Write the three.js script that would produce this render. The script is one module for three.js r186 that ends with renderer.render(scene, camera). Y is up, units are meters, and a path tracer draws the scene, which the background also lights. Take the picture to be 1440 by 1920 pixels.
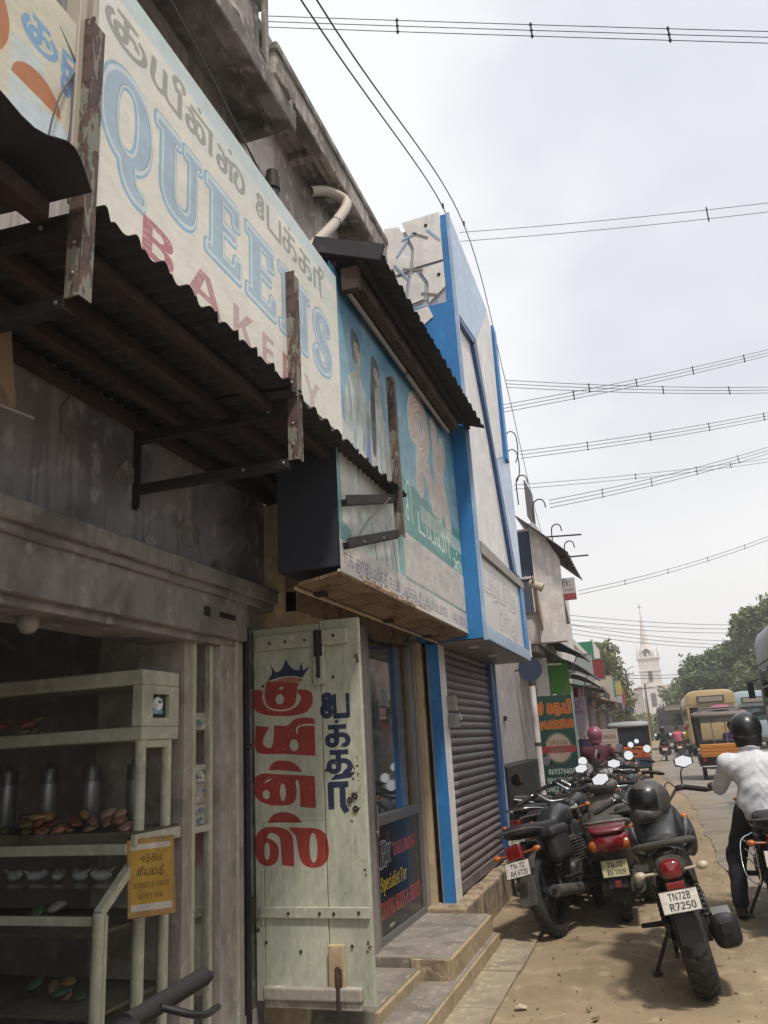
import * as THREE from 'three';
import { mergeGeometries } from 'three/addons/utils/BufferGeometryUtils.js';
import { RoundedBoxGeometry } from 'three/addons/geometries/RoundedBoxGeometry.js';

// ---------------------------------------------------------------- camera, sky, sun, exposure
const scene = new THREE.Scene();
const renderer = new THREE.WebGLRenderer({ antialias: true });
renderer.toneMapping = THREE.LinearToneMapping;
renderer.toneMappingExposure = 1.25;
renderer.shadowMap.enabled = true;

const EYE = 1.5, FOCAL = 1500, V3 = (x, y, z) => new THREE.Vector3(x, y, z);
const camera = new THREE.PerspectiveCamera(2 * Math.atan(960 / FOCAL) * 180 / Math.PI, 0.75, 0.1, 900);
{
  // a hand-held phone: tilted up, turned to the left of the street and rolled by a few degrees
  const ray = (x, y) => V3((x - 720) / FOCAL, -(y - 960) / FOCAL, -1);
  const forward = ray(1238, 1365).normalize();
  const up = ray(378, -4494); up.addScaledVector(forward, -up.dot(forward)).normalize();
  const right = forward.clone().cross(up);
  const m = new THREE.Matrix4().makeBasis(V3(right.x, up.x, -forward.x), V3(right.y, up.y, -forward.y), V3(right.z, up.z, -forward.z));
  camera.quaternion.setFromRotationMatrix(m);
  camera.position.set(0, EYE, 0);
}

// seeded random and tileable value noise
function rng(seed) { let s = seed >>> 0; return () => { s = (s + 0x6D2B79F5) | 0; let t = Math.imul(s ^ (s >>> 15), 1 | s); t = (t + Math.imul(t ^ (t >>> 7), 61 | t)) ^ t; return ((t ^ (t >>> 14)) >>> 0) / 4294967296; }; }
function fbm(seed, fx, fy = fx, oct = 4, gain = 0.5) {
  const layers = []; let a = 1, sum = 0;
  for (let i = 0; i < oct; i++) { const w = fx << i, h = fy << i, r = rng(seed * 131 + i * 17 + 5), g = new Float32Array(w * h); for (let k = 0; k < g.length; k++) g[k] = r(); layers.push([w, h, g, a]); sum += a; a *= gain; }
  return (u, v) => {
    let t = 0;
    for (const [w, h, g, amp] of layers) {
      let x = u * w, y = v * h; const ix = Math.floor(x), iy = Math.floor(y); x -= ix; y -= iy; x = x * x * (3 - 2 * x); y = y * y * (3 - 2 * y);
      const x0 = ((ix % w) + w) % w, x1 = (x0 + 1) % w, y0 = ((iy % h) + h) % h, y1 = (y0 + 1) % h;
      t += amp * ((g[y0 * w + x0] * (1 - x) + g[y0 * w + x1] * x) * (1 - y) + (g[y1 * w + x0] * (1 - x) + g[y1 * w + x1] * x) * y);
    }
    return t / sum;
  };
}
const clamp = (x, a = 0, b = 1) => Math.min(b, Math.max(a, x)), lerp = (a, b, t) => a + (b - a) * t, smooth = (a, b, x) => { const t = clamp((x - a) / (b - a)); return t * t * (3 - 2 * t); };

{
  // thin bright overcast: white haze with soft grey cloud sheets all round
  const W = 1024, H = 512, data = new Float32Array(W * H * 4), n1 = fbm(3, 6, 5, 6, 0.55), n2 = fbm(9, 14, 10, 5, 0.55);
  for (let j = 0; j < H; j++) for (let i = 0; i < W; i++) {
    const el = ((j + 0.5) / H - 0.5) * Math.PI, s = Math.sin(el), o = (j * W + i) * 4;
    const u = i / W, v = 0.5 + 0.5 * Math.sign(s) * Math.pow(Math.abs(s), 0.7);
    const c = n1(u, v) * 0.65 + n2(u + 0.1, v) * 0.35, d = smooth(0.36, 0.58, c);
    const low = smooth(0.42, 0.02, s);
    let r = lerp(0.62, 0.80, d), g = lerp(0.645, 0.81, d), b = lerp(0.70, 0.835, d);
    r = lerp(r, 0.88, low * 0.9); g = lerp(g, 0.865, low * 0.9); b = lerp(b, 0.84, low * 0.9);
    if (s < 0) { r = g = b = 0.3; }
    data[o] = r; data[o + 1] = g; data[o + 2] = b; data[o + 3] = 1;
  }
  const sky = new THREE.DataTexture(data, W, H, THREE.RGBAFormat, THREE.FloatType);
  sky.mapping = THREE.EquirectangularReflectionMapping; sky.magFilter = THREE.LinearFilter; sky.needsUpdate = true;
  scene.background = sky; scene.environment = sky;
}
const sun = new THREE.DirectionalLight(0xfff8ee, 2.7);
sun.position.set(14, 46, 7); sun.target.position.set(0, 0, -10);
sun.castShadow = true; sun.shadow.radius = 11; sun.shadow.mapSize.set(4096, 4096);
Object.assign(sun.shadow.camera, { left: -60, right: 60, top: 60, bottom: -60, near: 1, far: 200 });
scene.add(sun, sun.target);
scene.fog = new THREE.FogExp2(new THREE.Color().setRGB(1.0, 0.99, 0.975), 0.0018);

// ---------------------------------------------------------------- small helpers
const taken = {};
function numbered(name) { const k = taken[name] = (taken[name] ?? -1) + 1; return k ? name + '_' + String(k).padStart(3, '0') : name; }
function norm(g) { let o = g.index ? g.toNonIndexed() : g; for (const k of Object.keys(o.attributes)) if (!['position', 'normal', 'uv'].includes(k)) o.deleteAttribute(k); if (!o.attributes.uv) o.setAttribute('uv', new THREE.BufferAttribute(new Float32Array(o.attributes.position.count * 2), 2)); if (!o.attributes.normal) o.computeVertexNormals(); o.morphAttributes = {}; return o; }
function join(list) { list = list.flat(9).filter(Boolean); return list.length === 1 ? list[0] : mergeGeometries(list.map(norm), false); }
const _n = new THREE.Vector3();
function boxUV(g, s = 1) { // uv in metres, laid flat on each side
  if (g.index) g = g.toNonIndexed();
  const p = g.attributes.position, n = g.attributes.normal, uv = new Float32Array(p.count * 2);
  for (let i = 0; i < p.count; i += 3) {
    _n.set(0, 0, 0); for (let k = 0; k < 3; k++) _n.x += Math.abs(n.getX(i + k)), _n.y += Math.abs(n.getY(i + k)), _n.z += Math.abs(n.getZ(i + k));
    for (let k = 0; k < 3; k++) {
      const x = p.getX(i + k), y = p.getY(i + k), z = p.getZ(i + k), o = (i + k) * 2;
      if (_n.y > _n.x && _n.y > _n.z) { uv[o] = x * s; uv[o + 1] = z * s; } else if (_n.x > _n.z) { uv[o] = z * s; uv[o + 1] = y * s; } else { uv[o] = x * s; uv[o + 1] = y * s; }
    }
  }
  g.setAttribute('uv', new THREE.BufferAttribute(uv, 2)); return g;
}
function mesh(name, geos, material, parent) {
  let g = join(Array.isArray(geos) ? geos : [geos]);
  if (material.userData.metres && !g.userData.keepUV) g = boxUV(g);
  const o = new THREE.Mesh(g, material); o.name = parent ? name : numbered(name); o.castShadow = o.receiveShadow = true;
  (parent ?? scene).add(o); return o;
}
function tag(o, label, category, group, kind) { o.userData.label = label; o.userData.category = category; if (group) o.userData.group = group; if (kind) o.userData.kind = kind; return o; }
function structure(name, geos, material, label, category = 'ground') { const o = mesh(name, geos, material); o.userData.kind = 'structure'; if (label) { o.userData.label = label; o.userData.category = category; } return o; }
function thing(name, label, category, [x, y, z] = [0, 0, 0], turn = 0, group) { const o = new THREE.Group(); o.name = numbered(name); scene.add(o); o.position.set(x, y, z); o.rotation.y = turn; return tag(o, label, category, group); }
function copy(root, label, group) { const r = root.clone(); r.name = numbered(root.name.replace(/_\d{3}$/, '')); r.userData = { ...root.userData }; scene.add(r); if (label) r.userData.label = label; if (group) r.userData.group = group; return r; }
// geometries
const at = (g, x = 0, y = 0, z = 0, rx = 0, ry = 0, rz = 0) => { if (rx || ry || rz) g.applyMatrix4(new THREE.Matrix4().makeRotationFromEuler(new THREE.Euler(rx, ry, rz))); return g.translate(x, y, z); };
const box = (x0, x1, y0, y1, z0, z1) => at(new THREE.BoxGeometry(Math.abs(x1 - x0), Math.abs(y1 - y0), Math.abs(z1 - z0)), (x0 + x1) / 2, (y0 + y1) / 2, (z0 + z1) / 2);
const rbox = (x0, x1, y0, y1, z0, z1, r = 0.01, seg = 2) => at(new RoundedBoxGeometry(Math.abs(x1 - x0), Math.abs(y1 - y0), Math.abs(z1 - z0), seg, r), (x0 + x1) / 2, (y0 + y1) / 2, (z0 + z1) / 2);
const _q = new THREE.Quaternion(), UP = V3(0, 1, 0);
function rod(a, b, r, r2 = r, seg = 10, open = false) { a = Array.isArray(a) ? V3(...a) : a; b = Array.isArray(b) ? V3(...b) : b; const d = b.clone().sub(a), g = new THREE.CylinderGeometry(r2, r, d.length(), seg, 1, open); _q.setFromUnitVectors(UP, d.normalize()); g.applyQuaternion(_q); return g.translate((a.x + b.x) / 2, (a.y + b.y) / 2, (a.z + b.z) / 2); }
function beam(a, b, w, h) { a = V3(...a); b = V3(...b); const d = b.clone().sub(a), L = d.length(), g = new THREE.BoxGeometry(w, h, L); const m = new THREE.Matrix4().lookAt(b, a, UP); g.applyMatrix4(m); return g.translate((a.x + b.x) / 2, (a.y + b.y) / 2, (a.z + b.z) / 2); }
const tube = (pts, r, n = 24, seg = 8, closed = false) => new THREE.TubeGeometry(new THREE.CatmullRomCurve3(pts.map((p) => V3(...p)), closed, 'catmullrom', 0.5), n, r, seg, closed);
const lathe = (pts, seg = 20) => new THREE.LatheGeometry(pts.map((p) => new THREE.Vector2(...p)), seg);
const ball = (x, y, z, rx, ry = rx, rz = rx, seg = 14) => new THREE.SphereGeometry(1, seg, Math.max(6, seg * 0.7 | 0)).scale(rx, ry, rz).translate(x, y, z);
function poly(pts, depth, bevel = 0) { const g = new THREE.ExtrudeGeometry(new THREE.Shape(pts.map((p) => new THREE.Vector2(...p))), { depth, bevelEnabled: bevel > 0, bevelSize: bevel, bevelThickness: bevel, bevelSegments: 2, steps: 1, curveSegments: 8 }); return g; }
// rings of superellipses joined along z: [z, centre y, half width, half height up, half height down, exponent, centre x]
function loft(rings, n = 20, caps = true) {
  const pos = [], idx = [], m = rings.length;
  for (const [z, y, a, bu, bd = bu, e = 2.4, x = 0] of rings) for (let k = 0; k < n; k++) { const t = k / n * Math.PI * 2, c = Math.cos(t), s = Math.sin(t), f = (v) => Math.sign(v) * Math.pow(Math.abs(v), 2 / e); pos.push(x + a * f(c), y + (s > 0 ? bu : bd) * f(s), z); }
  for (let i = 0; i < m - 1; i++) for (let k = 0; k < n; k++) { const a = i * n + k, b = i * n + (k + 1) % n, c = a + n, d = b + n; idx.push(a, b, d, a, d, c); }
  if (caps) for (const i of [0, m - 1]) { const [z, y, , , , , x = 0] = rings[i], c = pos.length / 3; pos.push(x, y, z); for (let k = 0; k < n; k++) i ? idx.push(i * n + k, i * n + (k + 1) % n, c) : idx.push((k + 1) % n, k, c); }
  const flip = rings[m - 1][0] < rings[0][0]; if (!flip) for (let i = 0; i < idx.length; i += 3) [idx[i], idx[i + 1]] = [idx[i + 1], idx[i]];
  const g = new THREE.BufferGeometry(); g.setAttribute('position', new THREE.Float32BufferAttribute(pos, 3)); g.setIndex(idx); g.computeVertexNormals();
  return g;
}
// textures
function texture(size, fn, srgb = true, metres = 1) { // fn(u, v) -> [r, g, b] in 0..1
  const d = new Uint8Array(size * size * 4);
  for (let j = 0; j < size; j++) for (let i = 0; i < size; i++) { const c = fn(i / size, j / size), o = (j * size + i) * 4; d[o] = clamp(c[0]) * 255; d[o + 1] = clamp(c[1]) * 255; d[o + 2] = clamp(c[2]) * 255; d[o + 3] = 255; }
  const t = new THREE.DataTexture(d, size, size); t.wrapS = t.wrapT = THREE.RepeatWrapping; t.magFilter = THREE.LinearFilter; t.minFilter = THREE.LinearMipmapLinearFilter; t.repeat.set(1 / metres, 1 / metres); if (srgb) t.colorSpace = THREE.SRGBColorSpace; t.needsUpdate = true; return t;
}
const hex = (h) => [(h >> 16 & 255) / 255, (h >> 8 & 255) / 255, (h & 255) / 255], mix = (a, b, t) => [lerp(a[0], b[0], t), lerp(a[1], b[1], t), lerp(a[2], b[2], t)];
function canvasTex(w, h, draw) { const c = document.createElement('canvas'); c.width = w; c.height = h; draw(c.getContext('2d'), w, h); const t = new THREE.CanvasTexture(c); t.colorSpace = THREE.SRGBColorSpace; t.magFilter = THREE.LinearFilter; t.anisotropy = 8; return t; }
function mat(color, roughness = 0.8, metalness = 0, extra = {}) { const m = new THREE.MeshStandardMaterial({ color, roughness, metalness, ...extra }); if (extra.map || extra.bumpMap) m.userData.metres = !extra.map?.isCanvasTexture; return m; }
const phys = (o) => new THREE.MeshPhysicalMaterial(o);
// noise sheets computed once and sampled at any integer scale, so that they still tile
const LUT = [1, 2, 3, 4].map((k) => { const n = 512, f = fbm(k * 7, k === 4 ? 64 : 8, k === 4 ? 3 : 8, k === 4 ? 3 : 6, 0.55), w1 = fbm(k * 7 + 3, 6, 6, 3), w2 = fbm(k * 7 + 4, 6, 6, 3), q = k === 4 ? 0.03 : 0.16, d = new Float32Array(n * n); for (let j = 0; j < n; j++) for (let i = 0; i < n; i++) d[j * n + i] = f(i / n + (w1(i / n, j / n) - 0.5) * q, j / n + (w2(i / n, j / n) - 0.5) * q); return d; });
function lut(k, u, v) { const d = LUT[k]; let x = u * 512, y = v * 512; const ix = Math.floor(x), iy = Math.floor(y), x0 = ix & 511, y0 = (iy & 511) << 9, x1 = (ix + 1) & 511, y1 = ((iy + 1) & 511) << 9; x -= ix; y -= iy; return (d[y0 + x0] * (1 - x) + d[y0 + x1] * x) * (1 - y) + (d[y1 + x0] * (1 - x) + d[y1 + x1] * x) * y; }
function grain(ctx, w, h, amount, seed, step = 1, f = 40) { // fine uneven paint and dirt over a drawn sheet
  const im = ctx.getImageData(0, 0, w, h), d = im.data, o1 = seed * 0.317, o2 = seed * 0.173, n = (u, v) => lut(0, u * 5 + o1, v * 5 + o2), n2 = (u, v) => lut(1, u * 0.7 + o2, v * 0.7 + o1), r = rng(seed);
  for (let j = 0; j < h; j++) for (let i = 0; i < w; i++) { const k = (j * w + i) * 4, v = 1 + amount * ((n(i / w, j / h) - 0.5) * 1.1 + (n2(i / w, j / h) - 0.5) * 1.4 + (r() - 0.5) * 0.35); d[k] *= v; d[k + 1] *= v; d[k + 2] *= v * (1 - amount * 0.12 * (n2(i / w, j / h) - 0.4)); }
  ctx.putImageData(im, 0, 0);
}

// ---------------------------------------------------------------- surface materials
const roughSheet = (() => { const r = rng(99); return texture(512, (u, v) => { const q = 0.5 * lut(0, u, v) + 0.35 * lut(2, u * 3, v * 3) + 0.15 * r(); return [q, q, q]; }, false, 1); })();
function stained(seed, cols, metres, { size = 512, f = 6, streak = 0, bump = 0.004, rough = 0.9, speck = 0.08, patch = 0.5 } = {}) {
  const k1 = Math.max(1, Math.round(f / 7)), o1 = seed * 0.271, o2 = seed * 0.613, a = (u, v) => lut(seed & 1, u * k1 + o1, v * k1 + o2), b = (u, v) => lut(2, u * k1 * 3 + o2, v * k1 * 3 + o1), c = (u, v) => lut(3, u + o1, v + o2), r = rng(seed), [base, dark, light] = cols.map(hex);
  const val = (u, v) => a(u, v);
  const map = texture(size, (u, v) => {
    let k = mix(base, dark, smooth(patch - 0.06, patch + 0.22, a(u, v)) * 0.9); k = mix(k, light, smooth(0.55, 0.72, b(u, v)) * 0.7);
    if (streak) k = mix(k, dark, smooth(0.5, 0.75, c(u, v)) * streak);
    const s = 1 + (r() - 0.5) * speck + (b(u, v) - 0.5) * 0.18; return [k[0] * s, k[1] * s, k[2] * s];
  }, true, metres);
  const bumpMap = roughSheet.clone(); bumpMap.repeat.set(k1 / metres, k1 / metres); bumpMap.offset.set(o1 % 1, o2 % 1); bumpMap.needsUpdate = true;
  return mat(0xffffff, rough, 0, { map, bumpMap, bumpScale: bump });
}
const M = {};
M.plaster = stained(11, [0x878486, 0x605d5f, 0x9d9a9c], 2.3, { streak: 0.45, bump: 0.006 });
M.lintel = stained(12, [0x85807b, 0x625d59, 0x97928c], 1.9, { streak: 0.25, bump: 0.008 });
M.oldwall = stained(13, [0xc6bdb6, 0x8f867f, 0xcfc8c2], 2.6, { streak: 0.6, bump: 0.005 });
M.moss = stained(14, [0x969089, 0x655f59, 0xaaa299], 1.7, { bump: 0.012, patch: 0.42 });
M.cornice = stained(15, [0xb0a69c, 0x676059, 0xbcb3a9], 2.1, { streak: 0.6, bump: 0.01, patch: 0.46 });
M.cream = stained(16, [0xb5a080, 0x9a8564, 0xc4b08f], 1.7, { streak: 0.2, bump: 0.003, patch: 0.6 });
M.whitewash = stained(17, [0xd8d0ca, 0xbfb6af, 0xe0dad5], 3.1, { streak: 0.4, bump: 0.003, patch: 0.6 });
M.graywall = stained(18, [0xa39b98, 0x8f8784, 0xb0a9a6], 2.7, { streak: 0.15, bump: 0.002, patch: 0.6 });
M.pinkwall = stained(19, [0xb99a8e, 0x9c7d72, 0xc8aea4], 3.3, { streak: 0.3, patch: 0.6 });
M.step = stained(20, [0x857e74, 0x6e685f, 0x988f80], 1.4, { bump: 0.004, patch: 0.5, f: 5 });
M.stepedge = stained(21, [0xa08e70, 0x84745c, 0xb09d7f], 1.1, { bump: 0.003, patch: 0.6 });
M.base = stained(22, [0x9c8a72, 0x6f6152, 0xb7a48b], 0.9, { bump: 0.012, patch: 0.5 });
M.slab = stained(23, [0x978a76, 0x7f7464, 0xab9c84], 1.3, { bump: 0.004 });
M.soffit = stained(24, [0x8a7157, 0x5f4a38, 0xa48b6e], 1.2, { bump: 0.006, patch: 0.5 });
M.rust = stained(25, [0x4d3a31, 0x2d221e, 0x6b5143], 0.7, { size: 256, bump: 0.002, rough: 0.85 });
M.darkrust = stained(26, [0x2b2422, 0x1b1817, 0x3d302a], 0.8, { size: 256, bump: 0.002, rough: 0.85 });
M.sheet = stained(27, [0x37363a, 0x28272a, 0x474346], 1.9, { size: 512, bump: 0.001, rough: 0.8, streak: 0.3 });
M.sheetgrey = stained(28, [0x6a696c, 0x504e50, 0x807e80], 1.9, { size: 256, bump: 0.001, rough: 0.7, streak: 0.3 });
M.rafter = stained(29, [0x3b2c27, 0x2b211e, 0x483730], 0.9, { size: 256, bump: 0.003, streak: 0.4 });
M.paintpeel = (() => { // rusty angle iron with flaked pale green and cream paint
  const a = fbm(31, 16, 5, 4, 0.6), b = fbm(32, 30, 16, 4), g = hex(0x82897d), c = hex(0x8d8375), r = hex(0x5d4a42), d = hex(0x443633);
  return mat(0xffffff, 0.85, 0, { map: texture(512, (u, v) => { const t = a(u, v), s = b(u, v); let k = mix(r, d, smooth(0.4, 0.65, s)); const q = smooth(0.47, 0.6, t + (s - 0.5) * 0.7) * 0.85; return mix(k, mix(g, c, smooth(0.45, 0.6, b(u + 0.3, v))), q); }, true, 0.55), bumpMap: texture(256, (u, v) => { const t = smooth(0.5, 0.53, a(u, v)); return [t, t, t]; }, false, 0.55), bumpScale: 0.002 });
})();
M.metal = mat(0x8a8886, 0.45, 0.7); M.steel = mat(0xb9b7b4, 0.22, 1); M.chrome = mat(0xdcdcdc, 0.12, 1); M.iron = mat(0x3c3633, 0.6, 0.5); M.black = mat(0x17171a, 0.5); M.rubber = mat(0x232120, 0.82); M.blackgloss = phys({ color: 0x121316, roughness: 0.32, clearcoat: 0.7, clearcoatRoughness: 0.2 });
M.aluminium = stained(33, [0x8a8079, 0x7a706a, 0x968d86], 0.8, { size: 256, bump: 0.0004, rough: 0.45, patch: 0.6 });
M.glass = phys({ color: 0xffffff, roughness: 0.03, transmission: 1, thickness: 0, ior: 1.5 });
M.wire = mat(0x4b4b50, 0.7); M.pvc = mat(0xb4a99c, 0.55);
M.mirror = mat(0xf2f2f2, 0.03, 1);
M.white = mat(0xcfcac4, 0.6);

// ---------------------------------------------------------------- Tamil letters drawn as brush strokes; unit box, headline at 0, base at 1, [path, advance]
const GL = {
  ka: ['M.08 .04H.92M.46 .04V.78M.46 .6C.3 .38 .02 .45 .04 .74C.06 1.02 .46 1.04 .46 .74M.46 .5C.75 .36 1 .52 .96 .78C.93 .97 .78 1.02 .68 .94', 1.08],
  ku: ['M.2 .04H.85M.48 .04V.7M.48 .56C.36 .38 .16 .45 .18 .68C.2 .9 .48 .92 .48 .66M.48 .48C.72 .36 .84 .5 .82 .66M.12 .26C-.18 .42 -.14 1.02 .5 1.04C1.18 1.04 1.2 .36 .86 .26', 1.2],
  ya: ['M.06 .0C.1 .3 .0 .5 .04 .76C.08 1.02 .42 1.02 .46 .76V.0M.46 .74C.5 .98 .62 1 .74 1H1.0V.0', 1.14],
  i: ['M-.14 .2C-.4 -.1 -.22 -.4 -.02 -.34C.12 -.3 .1 -.1 .02 -.06', 0.06],
  na: ['M.3 .62C.26 .42 .04 .48 .05 .74C.06 1.02 .36 1.02 .38 .7C.4 .3 .2 .14 .08 .3M.38 .66C.38 .2 .72 .2 .72 .62C.72 .98 .46 1.02 .46 .74M.16 .04H1.12M1.0 .04V1', 1.18],
  nna: ['M.3 .62C.26 .42 .04 .48 .05 .74C.06 1.02 .36 1.02 .38 .7C.4 .3 .2 .14 .08 .3M.38 .66C.38 .2 .66 .2 .66 .62V1M.66 .5C.7 .1 1.0 .1 1.0 .55V1M1.0 .04H1.3V1', 1.42],
  sa: ['M.34 .64C.3 .44 .04 .48 .05 .76C.06 1.04 .38 1.04 .4 .7C.4 .3 .2 .0 .04 .22M.4 .7C.38 .1 .64 .1 .64 .4V1M.64 .3C.72 -.02 1.24 -.02 1.26 .5C1.26 1.02 .84 1.04 .84 .72C.84 .5 .9 .36 .98 .26', 1.36],
  pa: ['M.06 .0V1H.88V.0', 0.98],
  ee: ['M.44 .2C.44 .02 .12 .0 .12 .2C.12 .4 .4 .4 .44 .22V.5C.4 .34 .04 .46 .06 .76C.08 1.04 .44 1.04 .44 .78C.42 .62 .28 .64 .26 .78', 0.6],
  e: ['M.36 .72C.3 .56 .04 .6 .06 .82C.1 1.02 .36 1.02 .36 .8C.3 .5 .1 .44 .2 .2C.3 -.06 .76 -.06 .78 .3V1', 0.92],
  ra: ['M.1 1V.06H.8M.56 .06V.86L.7 1.12', 0.86],
  ta: ['M.06 .0V1H.86', 0.9],
  la: ['M.3 .66C.26 .46 .04 .5 .05 .76C.06 1.04 .4 1.04 .42 .66C.44 .2 .2 .0 .06 .2M.42 .7C.42 .98 .6 1 .72 1H.98C1 .6 1 .3 .92 .04C.8 .1 .76 .3 .8 .4', 1.12],
  va: ['M.3 .66C.26 .46 .04 .5 .05 .76C.06 1.04 .4 1.04 .42 .66C.44 .2 .2 .0 .06 .2M.42 .98H.98V.0', 1.1],
  tha: ['M.08 .04H.86M.46 .04V.5M.46 .5C.2 .36 .0 .52 .06 .8C.12 1.02 .46 1.02 .46 .74V.5C.9 .36 1.0 .7 .86 .96C.74 1.16 .4 1.2 .2 1.18', 1.02],
  ma: ['M.06 .0V1H.6C.98 1 .98 .3 .7 .3C.5 .3 .5 .6 .62 .8', 1.02],
  nga: ['M.06 .04H.6M.3 .04V.6C.3 .6 .9 .4 .9 .8C.9 1.05 .5 1.05 .3 1.0', 1.0],
  ja: ['M.3 .4C.1 .3 .0 .6 .2 .7C.5 .8 .5 .2 .8 .2C1.1 .2 1.1 .7 .8 .7C.5 .7 .5 1.1 .9 1.1', 1.14],
  sri: ['M.06 .2V1M.06 .4C.1 .0 .5 .0 .5 .4V1M.5 .4C.54 .0 .9 .0 .9 .4V1M.06 1H1.1M1.0 .9C1.1 .2 .9 -.3 .7 -.2M.9 1C1.0 1.4 .5 1.4 .4 1.2', 1.24],
  mei: ['M.2 .1C.0 .2 .0 .5 .2 .5C.4 .5 .4 .2 .2 .1M.4 .4V1M.4 .6C.6 .3 .8 .5 .8 1', 0.95],
  dot: ['M.0 0', 0.0],
};
// words as arrays of glyph names; a trailing '.' puts the pulli dot above, a trailing 'i' the vowel hook
function tamil(ctx, word, x, y, h, color, weight = 0.16, sx = 1, dome = false) {
  ctx.save(); ctx.translate(x, y); ctx.scale(h * sx, h); ctx.lineWidth = weight; ctx.strokeStyle = ctx.fillStyle = color; ctx.lineCap = 'butt'; ctx.lineJoin = 'round';
  let end = 0;
  for (const w of word.split(' ')) {
    if (w === '_') { ctx.translate(0.5, 0); end += 0.5; continue; }
    const dot = w.endsWith('.'), hook = w.endsWith('~'), k = w.replace(/[.~]/, ''), [path, adv] = GL[k];
    ctx.stroke(new Path2D(path));
    if (dot) { if (dome) ctx.fill(new Path2D('M.2 -.06C.3 -.36 .8 -.36 .94 -.1C.6 -.12 .5 -.1 .2 -.06Z')); else { ctx.beginPath(); ctx.arc(adv * 0.45, -0.24, 0.09, 0, 7); ctx.fill(); } }
    if (hook) { ctx.save(); ctx.translate(adv - 0.08, 0); ctx.stroke(new Path2D(GL.i[0])); ctx.restore(); }
    ctx.translate(adv + 0.1, 0); end += adv + 0.1;
  }
  ctx.restore(); return end * h * sx;
}
function tamilFit(ctx, word, x0, x1, y, h, color, weight, dome) { // the word stretched from x0 to x1
  const n = word.split(' ').reduce((s, w) => s + (w === '_' ? 0.5 : GL[w.replace(/[.~]/, '')][1] + 0.1), 0); tamil(ctx, word, x0, y, h, color, weight, (x1 - x0) / (n * h), dome);
}
function textFit(ctx, s, x0, x1, y, h, font, color, stroke) { // baseline y, cap height h, stretched from x0 to x1
  ctx.save(); ctx.font = font.replace('#', '100'); const w = ctx.measureText(s).width; ctx.translate(x0, y); ctx.scale((x1 - x0) / w, h / 72); if (stroke) { ctx.lineWidth = stroke[1]; ctx.strokeStyle = stroke[0]; ctx.lineJoin = 'round'; ctx.strokeText(s, 0, 0); } if (color) { ctx.fillStyle = color; ctx.fillText(s, 0, 0); } ctx.restore();
}
// a printed or painted sheet facing the street (+x), u running along -z
function faceX(x, z0, z1, y0, y1) { const g = at(new THREE.PlaneGeometry(Math.abs(z1 - z0), y1 - y0), 0, 0, 0, 0, Math.PI / 2); g.translate(x, (y0 + y1) / 2, (z0 + z1) / 2); g.userData.keepUV = true; return g; }
function faceZ(x0, x1, y0, y1, z) { const g = new THREE.PlaneGeometry(x1 - x0, y1 - y0).translate((x0 + x1) / 2, (y0 + y1) / 2, z); g.userData.keepUV = true; return g; }

// ---------------------------------------------------------------- ground, road, pavement
function sheetGrid(x0, x1, z0, z1, nx, nz, yf, colf) {
  const g = new THREE.PlaneGeometry(1, 1, nx, nz).rotateX(-Math.PI / 2), p = g.attributes.position, uv = g.attributes.uv, col = new Float32Array(p.count * 3);
  for (let i = 0; i < p.count; i++) { const u = p.getX(i) + 0.5, v = p.getZ(i) + 0.5, z = lerp(z0, z1, v), x = typeof x0 === 'function' ? lerp(x0(z), x1, u) : lerp(x0, x1, u); p.setXYZ(i, x, yf ? yf(x, z) : 0, z); uv.setXY(i, x, z); const c = colf ? colf(x, z) : [1, 1, 1]; col.set(c, i * 3); }
  g.setAttribute('color', new THREE.BufferAttribute(col, 3)); g.computeVertexNormals(); g.userData.keepUV = true; return g;
}
const nG = fbm(41, 24, 24, 4), nG2 = fbm(42, 60, 60, 3);
M.dirt = stained(43, [0x907e66, 0x84725b, 0x9c8b73], 2.9, { size: 1024, f: 9, bump: 0.005, speck: 0.16, rough: 0.97 }); M.dirt.vertexColors = true;
M.asphalt = stained(44, [0x827e79, 0x726d68, 0x8f8a83], 3.7, { size: 512, f: 8, bump: 0.004, speck: 0.22, rough: 0.92 }); M.asphalt.vertexColors = true;
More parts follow.
